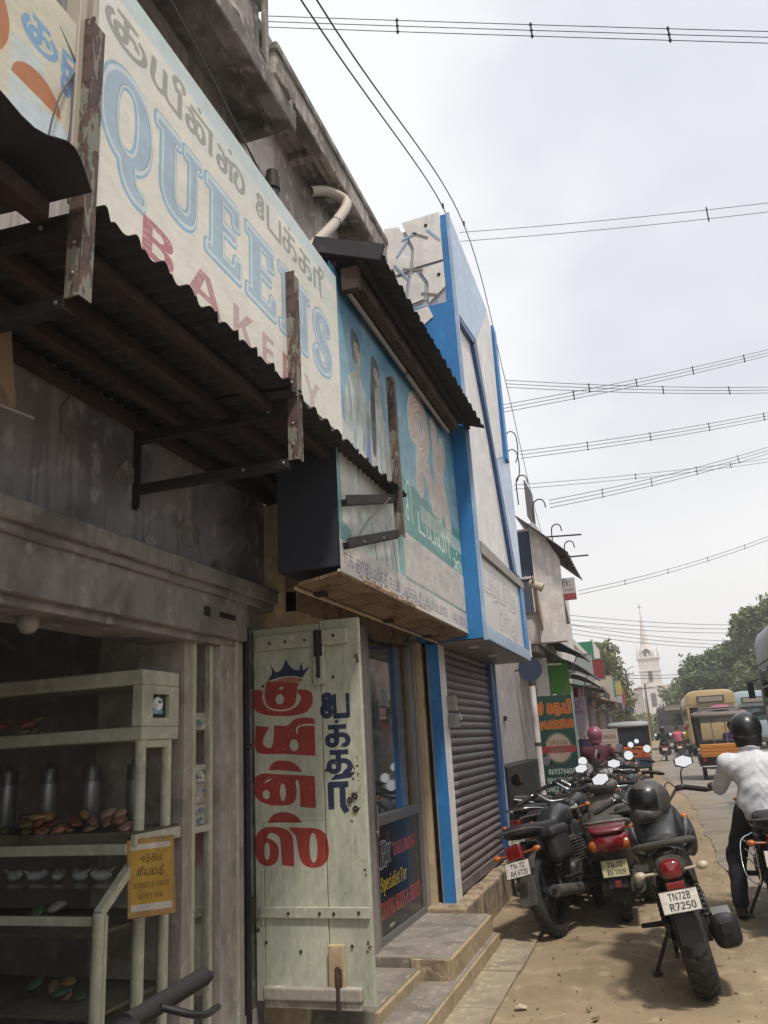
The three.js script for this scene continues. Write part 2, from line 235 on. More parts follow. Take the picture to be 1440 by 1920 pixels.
{
  const tint = (x, z) => { const n = nG(x / 40 + 0.5, z / 40 + 0.5), m = nG2(x / 30, z / 30), k = 0.82 + 0.36 * n, w = 1 + (m - 0.5) * 0.12; return [k * w, k * (0.985 + 0.03 * m), k * (0.95 + 0.08 * m)]; };
  const far = new THREE.Mesh(sheetGrid(-300, 300, 60, -560, 60, 60, () => -0.02, tint), M.dirt); far.name = 'ground'; far.userData.kind = 'structure'; far.receiveShadow = true; scene.add(far);
  const near = new THREE.Mesh(sheetGrid(-2.6, 3, 3, -60, 150, 700, (x, z) => { let y = (nG2(x / 7 + 0.3, z / 9) - 0.5) * 0.012 - 0.006; for (const [x0, a, f, p] of [[-0.35, 0.12, 0.5, 0], [-0.22, 0.12, 0.5, 0.2], [0.45, 0.2, 0.35, 1], [0.62, 0.2, 0.35, 1.1], [-0.75, 0.25, 0.3, 2]]) { const d = Math.abs(x - x0 - a * Math.sin(z * f + p)); y += d < 0.05 ? -0.009 * (1 - d / 0.05) : d < 0.11 ? 0.004 * Math.sin((d - 0.05) / 0.06 * Math.PI) : 0; } return y; }, tint), M.dirt); near.name = 'road_shoulder'; near.userData.kind = 'structure'; near.receiveShadow = true; scene.add(near);
  // worn asphalt with a ragged sandy edge
  const edge = (z) => 0.42 + clamp((-z - 15) / 18) * -0.75 + (nG(0.2, z / 90) - 0.5) * 0.5 + (nG2(0.7, z / 90) - 0.5) * 0.14;
  const road = new THREE.Mesh(sheetGrid(edge, 8.2, 40, -330, 70, 1500, () => 0.005, (x, z) => { const t = tint(x, z), w = (nG2(x / 22, z / 30) - 0.5) * 1.3 + (nG(x / 30, z / 60) - 0.5) * 1.2, d = Math.max(smooth(0.48, 0.66, nG2(x / 26 + 0.4, z / 44)) * 0.4, smooth(0.95, 0.02, x - edge(z) + w)); return [t[0] * lerp(1, 1.14, d), t[1] * lerp(1, 1.0, d), t[2] * lerp(1, 0.83, d)]; }), M.asphalt); road.name = 'road'; road.userData.kind = 'structure'; road.receiveShadow = true; scene.add(road);
  // kerb stones on the far side
  const rk = rng(5);
  const kerb = new THREE.Group(); kerb.name = 'far_kerb'; kerb.userData.kind = 'structure'; scene.add(kerb);
  for (let i = 0; i < 40; i++) mesh('kerb_stone', rbox(8.2, 8.42, -0.05, 0.13 + rk() * 0.01, -i * 2.2 - 0.02, -i * 2.2 - 2.17, 0.015), M.slab, kerb);
}
{ // paving strip and shop steps
  const r = rng(77), pv = new THREE.Group(); pv.name = 'pavement'; pv.userData.kind = 'structure'; scene.add(pv);
  for (let z = 2; z > -6.6;) { const L = 0.7 + r() * 0.5, h = 0.012 + r() * 0.006, w = -1.10 + (r() - 0.5) * 0.03; mesh('paving_slab', rbox(-1.375, w, -0.08, h, z - 0.006, z - L + 0.006, 0.006, 1), M.slab, pv); z -= L; }
  const st = new THREE.Group(); st.name = 'shop_steps'; st.userData.kind = 'structure'; scene.add(st);
  for (let z = 2; z > -6.5;) { const L = Math.min(0.9 + r() * 0.4, z + 6.55), h = 0.1 + (r() - 0.5) * 0.004; mesh('low_tread', [rbox(-2.3, -1.372, 0, h, z - 0.004, z - L + 0.004, 0.008, 1)], M.step, st); mesh('riser_render', rbox(-1.371, -1.352, -0.02, h - 0.004, z - 0.003, z - L + 0.003, 0.004, 1), M.stepedge, st); z -= L; }
  mesh('middle_tread', rbox(-2.6, -1.62, 0.09, 0.165, -4.46, -5.275, 0.008), M.step, st);
  mesh('riser_render', rbox(-1.622, -1.595, 0.09, 0.155, -4.46, -5.27, 0.004), M.stepedge, st);
  mesh('top_tread', rbox(-2.6, -1.42, 0.09, 0.225, -5.28, -6.56, 0.01), M.step, st);
  for (let k = 0; k < 3; k++) mesh('riser_render', rbox(-1.425, -1.398, 0.095, 0.217, -5.29 - k * 0.42, -5.29 - k * 0.42 - 0.413, 0.006), M.stepedge, st);
  mesh('riser_render', rbox(-1.66, -1.415, 0.096, 0.215, -5.262, -5.284, 0.004), M.base, st);
  // rough plastered stone base under the roller shutter
  for (let k = 0, z = -6.58; z > -12.4; k++) { const L = 0.32 + r() * 0.3, t = 0.25 + r() * 0.04; mesh('base_stone', at(new RoundedBoxGeometry(0.5, t + 0.1, L - 0.012, 2, 0.025), -1.86 + r() * 0.02, (t + 0.1) / 2 - 0.1, z - L / 2, 0, 0, 0), M.base, st); z -= L; }
}

// ---------------------------------------------------------------- corrugated sheet: waves run along z, ridges from (xa, ya) to (xb, yb)
function corrugated(z0, z1, xa, ya, xb, yb, { wave = 0.076, amp = 0.011, t = 0.0025, ragged = 0.012, seed = 1 } = {}) {
  const r = rng(seed), n = Math.max(8, Math.round(Math.abs(z1 - z0) / wave * 8)), pos = [], idx = [], m = 6, sag = (r() - 0.5) * 0.012; let jag = 0;
  for (let s = 0; s < 2; s++) for (let i = 0; i <= n; i++) {
    const z = lerp(z0, z1, i / n), w = Math.sin(Math.abs(z - z0) / wave * Math.PI * 2) * amp; if (i % 8 === 0) jag = 0;
    for (let k = 0; k <= m; k++) { const q = k / m; pos.push(lerp(xa, xb, q) + (k === m ? ragged * Math.sin(i * 0.37 + seed) : 0), lerp(ya, yb, q) + w + (s ? t : 0) + sag * Math.sin(q * Math.PI), z); }
  }
  const row = m + 1, off = (n + 1) * row;
  for (let i = 0; i < n; i++) for (let k = 0; k < m; k++) { const a = i * row + k, b = a + row; idx.push(a, b, a + 1, b, b + 1, a + 1); const c = a + off, d = b + off; idx.push(c, c + 1, d, d, c + 1, d + 1); }
  for (let i = 0; i < n; i++) for (const k of [0, m]) { const a = i * row + k, b = a + row; idx.push(a, a + off, b, b, a + off, b + off); }
  for (const i of [0, n]) for (let k = 0; k < m; k++) { const a = i * row + k; idx.push(a, a + 1, a + off, a + 1, a + 1 + off, a + off); }
  const g = new THREE.BufferGeometry(); g.setAttribute('position', new THREE.Float32BufferAttribute(pos, 3)); g.setIndex(idx); g.computeVertexNormals(); return g;
}
const angleIron = (a, b, w = 0.04, t = 0.005, sx = 1, sz = 1) => [beam(a, b, w, t), beam([a[0], a[1] + 0, a[2] + (w / 2 - t / 2) * sz], [b[0], b[1], b[2] + (w / 2 - t / 2) * sz], t, w)];

// ---------------------------------------------------------------- the bakery
{
  const b = thing('bakery_building', 'old grey plastered shop building with mossy concrete eaves above the bakery opening', 'building');
  // shop front wall, opening from z = +0.6 to -3.86, lintel at 2.1
  mesh('wall', [box(-2.5, -2.2, 2.42, 3.2, 3.5, -4.42), box(-2.5, -2.2, 0, 2.06, 3.5, 0.6), box(-2.5, -2.23, 0, 2.42, -4.13, -4.42)], M.plaster, b);
  mesh('lintel', [rbox(-2.5, -2.15, 2.1, 2.33, 3.5, -4.1, 0.012), rbox(-2.48, -2.185, 2.06, 2.12, 3.4, -4.02, 0.012)], M.lintel, b);
  mesh('moulding', [rbox(-2.4, -2.1, 2.352, 2.44, 3.5, -4.43, 0.014), rbox(-2.4, -2.13, 2.31, 2.36, 3.5, -4.41, 0.012)], M.lintel, b);
  const r = rng(4);
  // flaked plaster and old repair patches, each a thin lifted scab
  for (const [z, y, w, h] of [[-3.55, 2.63, 0.2, 0.17], [-3.2, 2.5, 0.1, 0.05], [-3.85, 2.5, 0.18, 0.07], [-2.6, 2.9, 0.14, 0.2], [-4.1, 2.75, 0.12, 0.25], [-3.0, 2.78, 0.16, 0.12]]) {
    const pts = []; for (let k = 0; k < 11; k++) { const t = k / 11 * 6.283, q = 0.7 + r() * 0.45; pts.push([Math.cos(t) * w / 2 * q, Math.sin(t) * h / 2 * q]); }
    mesh('plaster_patch', at(poly(pts, 0.012, 0.002), 0, 0, 0, 0, Math.PI / 2).translate(-2.206, y, z), r() > 0.5 ? M.moss : M.lintel, b);
  }
  mesh('socket_hole', box(-2.16, -2.146, 2.19, 2.24, -3.62, -3.68), M.darkrust, b); mesh('socket_hole', box(-2.16, -2.146, 2.2, 2.23, -3.78, -3.95), M.darkrust, b);
  // inside of the shop
  mesh('room', [box(-6.2, -6.1, 0, 3, 3.5, -4.4), box(-6.1, -2.5, 2.75, 2.85, 3.5, -4.4), box(-6.1, -2.5, 0, 2.75, -4.3, -4.4), box(-6.1, -2.5, 0, 2.75, 3.5, 3.4), box(-6.1, -2.22, 0, 0.2, 3.4, -4.3)], M.graywall, b);
  // upper storey: sloping sunshade slab, parapet, plaster ribs
  mesh('upper_wall', [box(-2.5, -2.24, 3.0, 6.5, -4.42, -9.3), box(-2.5, -2.2, 3.2, 5.78, 3.5, -4.42)], M.oldwall, b);
  mesh('sunshade', [at(new RoundedBoxGeometry(0.5, 0.12, 5.6, 2, 0.02), -2.06, 5.72, -1.36, 0, 0, -0.3), rbox(-1.9, -1.78, 5.52, 5.7, 1.44, -4.17, 0.02), rbox(-2.2, -1.8, 5.56, 5.8, -4.08, -4.17, 0.02)], M.moss, b);
  const px = rng(8);
  for (let k = 0; k < 9; k++) mesh('moss_clump', [ball(-1.84 + px() * 0.05, 5.71, -1.5 - k * 0.3 - px() * 0.1, 0.05 + px() * 0.03, 0.02, 0.09 + px() * 0.06, 8)], M.moss, b);
  mesh('parapet', [rbox(-2.42, -2.2, 5.78, 6.45, 3.5, -4.2, 0.03), rbox(-2.46, -2.12, 6.42, 6.56, 3.5, -4.2, 0.02)], M.cornice, b);
  mesh('parapet_pillar', [rbox(-2.5, -2.14, 5.9, 7.0, -3.86, -4.36, 0.03), rbox(-2.53, -2.1, 6.95, 7.08, -3.83, -4.39, 0.02)], M.moss, b);
  // cornice over the tailor: stepped gutter with dentil ribs and a far run
  mesh('tailor_parapet', [rbox(-2.44, -2.24, 6.3, 6.82, -4.36, -7.4, 0.03)], M.cornice, b); mesh('parapet_cap', [rbox(-2.48, -2.16, 6.8, 6.92, -4.38, -7.4, 0.02)], M.moss, b);
  mesh('cornice', [rbox(-2.3, -1.97, 6.2, 6.3, -4.2, -7.3, 0.015), rbox(-2.06, -1.94, 6.12, 6.34, -4.2, -7.32, 0.02), rbox(-2.3, -2.22, 5.3, 5.42, -4.42, -7.3, 0.01)], M.cornice, b); mesh('cornice_lip', rbox(-2.0, -1.92, 6.32, 6.4, -4.18, -7.34, 0.02), M.moss, b);
  for (let k = 0; k < 6; k++) mesh('cornice_rib', rbox(-2.26, -2.05, 6.12, 6.21, -4.5 - k * 0.55, -4.58 - k * 0.55, 0.01), M.cornice, b);
  mesh('roof', [box(-9, -2.3, 6.3, 6.45, 3.5, -9.3), box(-9, -8.8, 0, 6.3, 3.5, -9.3), box(-9, -2.5, 0, 6.3, 3.6, 3.5), box(-9, -2.5, 2.9, 6.3, -9.2, -9.3)], M.oldwall, b);
  // drain pipes
  mesh('drain_pipe', [rod([-2.12, 4.0, -4.48], [-2.12, 5.55, -4.48], 0.045, 0.045, 14), rod([-2.12, 5.4, -4.48], [-2.12, 5.5, -4.48], 0.055, 0.055, 14)], M.iron, b);
  mesh('pole', [rod([-1.95, 5.7, -4.05], [-1.95, 8.2, -4.05], 0.025)], M.lintel, b);
  mesh('pvc_pipe', [tube([[-2.14, 5.95, -5.25], [-2.05, 6.02, -5.38], [-1.96, 6.02, -5.5], [-1.91, 5.93, -5.5], [-1.92, 5.6, -5.25], [-1.95, 5.25, -4.95], [-2.05, 4.7, -4.5]], 0.042, 40, 12)], M.pvc, b);
  mesh('pipe_collar', [at(new THREE.TorusGeometry(0.044, 0.007, 8, 18), -1.925, 5.56, -5.22, 0.75, 0.2, 0)], M.iron, b);
  mesh('spout', [rod([-1.94, 6.3, -6.9], [-1.74, 6.38, -6.92], 0.03, 0.03), rod([-1.76, 6.37, -6.92], [-1.72, 6.3, -6.93], 0.034, 0.034)], M.iron, b);
}
{ // timber frame and jamb of the bakery opening
  M.greenwood = stained(51, [0xafaf9f, 0x969586, 0xbbbbac], 1.1, { size: 512, streak: 0.35, bump: 0.002, patch: 0.6, rough: 0.7 });
  M.greyframe = stained(52, [0xa0998f, 0x847d73, 0xafa89f], 1.3, { size: 512, streak: 0.35, bump: 0.002, patch: 0.55, rough: 0.75 });
  const j = thing('door_frame', 'weathered grey-green timber door frame post beside the bakery showcase', 'door frame');
  mesh('post', [rbox(-2.4, -2.19, 0.12, 2.1, -3.87, -4.05, 0.008), rbox(-2.3, -2.2, 0.12, 2.1, -4.05, -4.13, 0.006)], M.greyframe, j);
  mesh('bead', [rbox(-2.21, -2.18, 0.12, 2.1, -4.02, -4.045, 0.005)], M.greenwood, j);
  mesh('hinge_post', [rod([-2.215, 0.14, -4.2], [-2.215, 2.2, -4.2], 0.018, 0.018, 10)], M.darkrust, j);
  for (const y of [1.85, 0.62]) mesh('hinge', [rod([-2.2, y, -4.21], [-2.2, y + 0.13, -4.21], 0.024, 0.024, 12), rod([-2.2, y + 0.06, -4.21], [-2.2, y + 0.068, -4.21], 0.028, 0.028, 12)], M.iron, j);
  mesh('peg', rod([-2.23, 1.53, -4.2], [-2.17, 1.53, -4.19], 0.012), M.steel, j);
}
{ // painted plank door, folded out across the pavement
  const W = 0.66, H = 1.98, PX = 900, cw = Math.round(W * PX), ch = Math.round(H * PX);
  const X = (x) => (x + 2.21) * PX, Y = (y) => (2.2 - y) * PX;
  const tx = canvasTex(cw, ch, (c, w, h) => {
    c.fillStyle = '#b1b3a2'; c.fillRect(0, 0, w, h);
    const red = '#93352e', navy = '#232c48';
    c.fillStyle = '#1c2c49'; c.beginPath(); // crown
    c.moveTo(X(-2.12), Y(1.885)); c.lineTo(X(-2.09), Y(1.93)); c.lineTo(X(-2.1), Y(1.98)); c.lineTo(X(-2.07), Y(1.935)); c.quadraticCurveTo(X(-2.03), Y(1.925), X(-2.0), Y(2.005)); c.quadraticCurveTo(X(-1.97), Y(1.93), X(-1.92), Y(1.935)); c.lineTo(X(-1.9), Y(1.98)); c.lineTo(X(-1.895), Y(1.93)); c.lineTo(X(-1.85), Y(1.955)); c.lineTo(X(-1.9), Y(1.89)); c.quadraticCurveTo(X(-2.0), Y(1.925), X(-2.12), Y(1.885)); c.fill();
    c.fillStyle = '#a06a52'; c.beginPath(); c.moveTo(X(-2.1), Y(1.88)); c.quadraticCurveTo(X(-2.0), Y(1.915), X(-1.9), Y(1.885)); c.lineTo(X(-1.9), Y(1.87)); c.lineTo(X(-2.1), Y(1.866)); c.fill();
    { // the four red letters, outlined from their brush shapes; sheet pixels to door metres
      const P = (zx, zy, lower) => { const qx = 420 + zx / 4.8, qy = (lower ? 1520 : 1150) + zy / 4.8; return [X(-2.21 + (qx - 475 - (qy - 1250) * 0.02) * 0.0033), Y(1.98 - (qy - 1250) / 357 - (qx - 475) * 0.0004)]; };
      const shape = (pts, lower) => { c.beginPath(); const q = pts.map(([a, b]) => P(a, b, lower)), n = q.length; for (let i = 0; i < n; i++) { const a = q[i], b = q[(i + 1) % n], m = [(a[0] + b[0]) / 2, (a[1] + b[1]) / 2]; if (!i) c.moveTo(...m); else c.quadraticCurveTo(a[0], a[1], m[0], m[1]); } { const a = q[0], b = q[1]; c.quadraticCurveTo(a[0], a[1], (a[0] + b[0]) / 2, (a[1] + b[1]) / 2); } c.fill(); };
      const eye = (a, b, rx, ry, lower) => { const p = P(a, b, lower); c.beginPath(); c.ellipse(p[0], p[1], rx * 0.62, ry * 0.525, 0, 0, 7); c.fill(); };
      const bare = '#b1b3a2'; c.fillStyle = red;
      shape([[255, 715], [250, 715], [245, 800], [255, 900], [360, 948], [480, 952], [640, 940], [760, 900], [815, 800], [805, 710], [760, 680], [670, 680], [668, 720], [705, 745], [700, 800], [640, 870], [540, 905], [430, 900], [365, 850], [345, 780], [362, 705]]);
      shape([[385, 625], [385, 625], [690, 618], [690, 622], [668, 662], [666, 740], [650, 830], [590, 878], [490, 892], [400, 868], [372, 800], [372, 700]]);
      c.fillStyle = bare; eye(525, 680, 22, 13); eye(512, 788, 38, 48); c.fillStyle = red;
      shape([[290, 1055], [290, 1055], [415, 1058], [415, 1060], [358, 1170], [360, 1235], [415, 1262], [452, 1240], [458, 1045], [462, 1040], [590, 1038], [640, 965], [730, 943], [820, 948], [822, 950], [828, 1290], [825, 1296], [560, 1298], [340, 1322], [282, 1296]]);
      c.fillStyle = bare; eye(640, 1212, 40, 54); c.strokeStyle = bare; c.lineWidth = 9; c.beginPath(); c.moveTo(...P(825, 1012)); c.quadraticCurveTo(...P(640, 1000), ...P(668, 1100)); c.stroke(); c.fillStyle = red;
      shape([[408, 1462], [412, 1455], [450, 1380], [530, 1357], [640, 1366], [712, 1448], [700, 1452], [540, 1450]]);
      shape([[270, 1600], [275, 1550], [350, 1492], [480, 1492], [815, 1476], [820, 1480], [828, 1758], [820, 1762], [696, 1766], [692, 1760], [688, 1525], [645, 1530], [666, 1620], [650, 1720], [590, 1765], [440, 1782], [330, 1755], [280, 1690]]);
      c.fillStyle = bare; eye(393, 1685, 32, 42); eye(540, 1650, 26, 80); shape([[368, 1592], [390, 1550], [452, 1528], [440, 1545]]); c.fillStyle = red;
      shape([[405, 162], [410, 150], [450, 80], [540, 46], [650, 58], [708, 122], [695, 128], [520, 145]], true);
      shape([[288, 380], [292, 300], [350, 215], [450, 188], [560, 190], [620, 235], [632, 300], [640, 512], [635, 516], [535, 516], [530, 510], [526, 400], [520, 300], [505, 262], [440, 240], [405, 270], [400, 302], [440, 300], [495, 340], [512, 410], [495, 490], [430, 545], [350, 540], [300, 480]], true);
      c.fillStyle = bare; eye(402, 412, 26, 76, true); c.fillStyle = red;
      shape([[590, 184], [600, 180], [740, 166], [860, 160], [915, 210], [935, 320], [925, 430], [850, 500], [745, 508], [690, 460], [668, 340], [655, 240], [600, 205]], true);
      c.fillStyle = bare; eye(803, 332, 34, 128, true);
    }
    tamil(c, 'ee', X(-1.79), Y(1.79), 0.125 * PX, navy, 0.24, 1.0); tamil(c, 'pa', X(-1.715), Y(1.785), 0.12 * PX, navy, 0.24, 0.8);
    tamil(c, 'ka.', X(-1.765), Y(1.61), 0.105 * PX, navy, 0.24, 1.25); tamil(c, 'ka', X(-1.76), Y(1.475), 0.11 * PX, navy, 0.24, 1.2); tamil(c, 'ra', X(-1.765), Y(1.31), 0.135 * PX, navy, 0.24, 1.1);
    c.fillStyle = navy; c.beginPath(); c.moveTo(X(-1.75), Y(1.325)); c.lineTo(X(-1.72), Y(1.355)); c.lineTo(X(-1.6), Y(1.365)); c.lineTo(X(-1.63), Y(1.335)); c.fill();
    const r = rng(5); // bare wood where paint has chipped, near the old lock and along the edges
    for (const [x, y, s, n] of [[-1.62, 1.2, 0.03, 14], [-1.6, 1.3, 0.02, 8], [-1.58, 0.9, 0.02, 8], [-1.57, 2.0, 0.015, 10], [-2.19, 0.6, 0.012, 12], [-1.6, 1.42, 0.015, 5], [-1.57, 0.5, 0.012, 10]]) for (let k = 0; k < n; k++) { c.fillStyle = ['#5d5140', '#a29b80', '#4c4336', '#b0a98c'][k % 4]; c.beginPath(); c.ellipse(X(x + (r() - 0.5) * s * 2), Y(y + (r() - 0.5) * s * 6), (2 + r() * 7), (3 + r() * 14), r() * 3, 0, 7); c.fill(); }
    for (let k = 0; k < 260; k++) { const x = r() * w, y = r() * h; c.fillStyle = ['rgba(176,178,160,0.75)', 'rgba(96,86,68,0.6)', 'rgba(190,188,172,0.6)'][k % 3]; c.beginPath(); c.ellipse(x, y, 0.6 + r() * 2.2, 1 + r() * 6, r() - 0.5, 0, 7); c.fill(); } for (let k = 0; k < 34; k++) { const x = r() * w, y = r() * h, n = 5 + r() * 22; for (let q = 0; q < n; q++) { c.fillStyle = `rgba(74,64,50,${0.04 + r() * 0.09})`; c.beginPath(); c.ellipse(x + (r() - 0.5) * 16, y + q * 5, 1 + r() * 4, 3 + r() * 7, 0, 0, 7); c.fill(); } }
    for (let k = 0; k < 420; k++) { c.strokeStyle = r() > 0.5 ? 'rgba(70,66,50,0.09)' : 'rgba(170,170,150,0.12)'; c.lineWidth = 0.7 + r() * 1.2; const x = r() * w, y = r() * h; c.beginPath(); c.moveTo(x, y); c.lineTo(x + (r() - 0.5) * 6, y + 30 + r() * 160); c.stroke(); }
    grain(c, w, h, 0.2, 21);
  });
  const dm = mat(0xffffff, 0.62, 0, { map: tx });
  const d = thing('plank_door', 'pale green plank door painted with red and blue lettering and a crown, folded open beside the bakery', 'door', [-2.21, 0.22, -4.28]);
  const plank = (x0, x1, y0 = 0, y1 = H, z = 0) => { const g = rbox(x0, x1, y0, y1, z - 0.036, z, 0.004, 1), p = g.attributes.position, uv = g.attributes.uv; for (let i = 0; i < p.count; i++) uv.setXY(i, p.getX(i) / W, p.getY(i) / H); g.userData.keepUV = true; return g; };
  mesh('plank', plank(0, 0.05, 0.02, 0.9, -0.002), dm, d); mesh('plank', plank(0.053, 0.419, 0.0, 0.9), dm, d); mesh('plank', plank(0, 0.419, 0.9, 1.97), dm, d); mesh('plank', plank(0.423, W, 0.01, 1.985, -0.003), dm, d);
  const wood = M.greenwood;
  mesh('top_batten', rbox(0.02, 0.6, 1.84, 1.93, 0, 0.026, 0.008), wood, d); mesh('middle_batten', rbox(0.03, 0.655, 0.42, 0.475, 0, 0.016, 0.004), wood, d); mesh('bottom_bar', [at(new RoundedBoxGeometry(0.55, 0.07, 0.045, 2, 0.015), 0.33, 0.07, 0.022, 0, 0, 0.01)], M.greyframe, d); mesh('bottom_rail', rbox(0.06, 0.6, 0.0, 0.035, 0, 0.03, 0.006), M.greyframe, d);
  const l = mesh('upper_latch', [rbox(0.385, 0.46, 1.62, 1.84, 0, 0.03, 0.01)], wood, d); mesh('bolt', [rod([0.425, 1.66, 0.035], [0.425, 1.93, 0.04], 0.011), rbox(0.4, 0.45, 1.78, 1.925, 0.03, 0.036, 0.002), rod([0.425, 1.67, 0.035], [0.425, 1.67, 0.06], 0.008)], M.darkrust, l);
  const k = mesh('lower_latch', [rbox(0.425, 0.515, 0.06, 0.3, 0, 0.03, 0.006)], M.cream, d); mesh('bolt', [rod([0.48, 0.0, 0.04], [0.48, 0.2, 0.04], 0.012), rbox(0.462, 0.5, 0.07, 0.19, 0.03, 0.035, 0.002)], M.rust, k);
  mesh('nail', [[0.12, 1.88], [0.22, 1.88], [0.34, 1.88], [0.52, 1.89], [0.2, 0.445], [0.38, 0.445], [0.46, 0.445], [0.6, 0.45], [0.06, 1.64], [0.5, 1.66], [0.44, 1.16], [0.26, 0.26], [0.55, 0.29], [0.06, 0.3]].map(([x, y]) => ball(x, y, y > 1.8 ? 0.028 : y < 0.5 && y > 0.4 ? 0.018 : 0.002, 0.009, 0.009, 0.006, 8)), M.iron, d);
  mesh('bolt_hole', [[0.6, 1.02], [0.6, 0.955], [0.57, 1.0]].map(([x, y], i) => at(new THREE.TorusGeometry(0.012, 0.005, 6, 14), x, y, 0.001)), M.darkrust, d);
}
{ // glazed display counter of the bakery, running into the shop
  M.countercream = stained(53, [0xb3b29e, 0x9c9a86, 0xbfbeac], 1.0, { size: 256, streak: 0.2, bump: 0.0008, patch: 0.6, rough: 0.5 });
  M.darkpanel = mat(0x525c68, 0.35); M.shelfwood = stained(54, [0x5b5446, 0x474136, 0x686050], 1.1, { size: 256, bump: 0.001 });
  const c = thing('display_counter', 'cream framed glass bakery counter with open shelves inside the dark shop', 'counter');
  const m = M.countercream, X0 = -4.6, X1 = -2.25;
  mesh('upper_cabinet', [rbox(X0, X1, 1.83, 1.9, -3.255, -3.56, 0.008), rbox(X0, X1, 1.58, 1.64, -3.255, -3.56, 0.008), rbox(X1 - 0.06, X1, 1.64, 1.83, -3.255, -3.34, 0.006), rbox(X1 - 0.06, X1, 1.64, 1.83, -3.48, -3.56, 0.006), rbox(X1 - 0.05, X1 - 0.002, 1.64, 1.68, -3.34, -3.48, 0.004), rbox(X1 - 0.05, X1 - 0.002, 1.79, 1.83, -3.34, -3.48, 0.004)], m, c);
  const st = canvasTex(128, 256, (x, w, h) => { x.fillStyle = '#272d2c'; x.fillRect(0, 0, w, h); x.fillStyle = '#c9ccd0'; x.beginPath(); x.ellipse(66, 110, 40, 88, 0, 0, 7); x.fill(); x.fillStyle = '#7fa3b4'; x.fillRect(24, 176, 84, 44); x.fillStyle = '#4d3f38'; x.fillRect(70, 66, 24, 30); grain(x, w, h, 0.4, 6); });
  mesh('sticker', faceX(X1 - 0.024, -3.345, -3.475, 1.685, 1.788), mat(0xffffff, 0.5, 0, { map: st }), c);
  mesh('end_post', [rod([X1 - 0.03, 1.18, -3.29], [X1 - 0.03, 1.58, -3.29], 0.025, 0.025, 12)], m, c); mesh('end_post', [rod([X1 - 0.03, 1.18, -3.5], [X1 - 0.03, 1.58, -3.5], 0.025, 0.025, 12)], m, c); mesh('cross_bar', rbox(X1 - 0.05, X1 - 0.01, 1.545, 1.58, -3.29, -3.5, 0.004), m, c);
  mesh('middle_shelf', [rbox(X0, X1 + 0.0, 1.14, 1.19, -3.2, -3.58, 0.006)], M.shelfwood, c);
  mesh('shelf_front', [rbox(X0, X1 - 0.02, 1.1, 1.145, -3.19, -3.22, 0.005), rbox(X1 - 0.02, X1 + 0.02, 1.13, 1.18, -3.2, -3.56, 0.005)], m, c);
  mesh('lower_post', [rod([X1 - 0.03, 0.2, -3.31], [X1 - 0.03, 1.13, -3.31], 0.027, 0.027, 12)], m, c); mesh('lower_post', [rod([X1 - 0.03, 0.2, -3.5], [X1 - 0.03, 1.13, -3.5], 0.025, 0.025, 12)], m, c);
  mesh('slanted_frame', [beam([X1 - 0.02, 1.06, -3.24], [X1 - 0.02, 0.9, -3.02], 0.035, 0.035), rod([X1 - 0.02, 0.2, -3.02], [X1 - 0.02, 0.905, -3.02], 0.024, 0.024, 10), rod([X1 - 0.02, 0.2, -3.06], [X1 - 0.02, 0.89, -3.06], 0.014, 0.014, 8)], m, c);
  for (const y of [0.82, 0.52, 0.26]) mesh('lower_shelf', rbox(X0, X1 - 0.05, y - 0.015, y, -3.04, -3.56, 0.004), M.shelfwood, c);
  mesh('shelf_edge', [rbox(X0, X1 - 0.05, 0.855, 0.89, -3.01, -3.03, 0.004)], m, c);
  mesh('glass_shelf', box(X0, X1 - 0.05, 0.972, 0.98, -3.14, -3.55), M.glass, c); mesh('upper_glass', box(X0, X1 - 0.07, 1.645, 1.825, -3.262, -3.266), M.glass, c); mesh('middle_glass', box(X0, X1 - 0.06, 1.195, 1.575, -3.225, -3.229), M.glass, c); mesh('front_glass', [box(X0, X1 - 0.05, 0.3, 0.85, -3.018, -3.022)], M.glass, c);
  const sc = thing('glass_showcase', 'tall narrow glazed showcase stacked with boxes beside the bakery door frame', 'cabinet');
  mesh('side_panel', rbox(-2.75, -2.235, 0.2, 2.3, -3.585, -3.66, 0.004), M.greyframe, sc); mesh('stile', [rbox(-2.27, -2.23, 0.2, 2.12, -3.66, -3.69, 0.004)], m, sc); mesh('stile', [rbox(-2.27, -2.23, 0.2, 2.12, -3.83, -3.86, 0.004)], m, sc);
  mesh('back', box(-2.75, -2.73, 0.2, 2.3, -3.66, -3.86), M.shelfwood, sc); mesh('rail', rbox(-2.27, -2.23, 1.13, 1.16, -3.69, -3.83, 0.003), m, sc); mesh('rail', rbox(-2.27, -2.23, 0.2, 0.26, -3.69, -3.83, 0.003), m, sc);
  for (const y of [1.16, 0.75, 0.45, 1.62]) mesh('shelf', box(-2.73, -2.28, y - 0.012, y, -3.66, -3.86), M.shelfwood, sc);
  mesh('pane', box(-2.246, -2.242, 0.26, 2.1, -3.69, -3.83), M.glass, sc);
  const bx = (y, h, c1, c2, lab, n) => { const t = canvasTex(128, 96, (x, w, hh) => { const r = rng(n); x.fillStyle = c1; x.fillRect(0, 0, w, hh); for (let k = 0; k < 7; k++) { x.fillStyle = [c2, '#9a4a4a', '#466a8c', '#c7c2b8'][k % 4]; x.beginPath(); x.ellipse(r() * w, 30 + r() * 50, 8 + r() * 14, 6 + r() * 12, 0, 0, 7); x.fill(); } grain(x, w, hh, 0.3, n); }); const g = thing('sweet_box', lab, 'box', [-2.362, y, -3.775], 0, 'boxes in the glazed showcase'); mesh('carton', rbox(-0.14, 0.1, 0, h, -0.08, 0.08, 0.003, 1), mat(0xa59f94, 0.7), g); mesh('print', faceX(0.102, 0.078, -0.078, 0.004, h - 0.004), mat(0xffffff, 0.6, 0, { map: t }), g); };
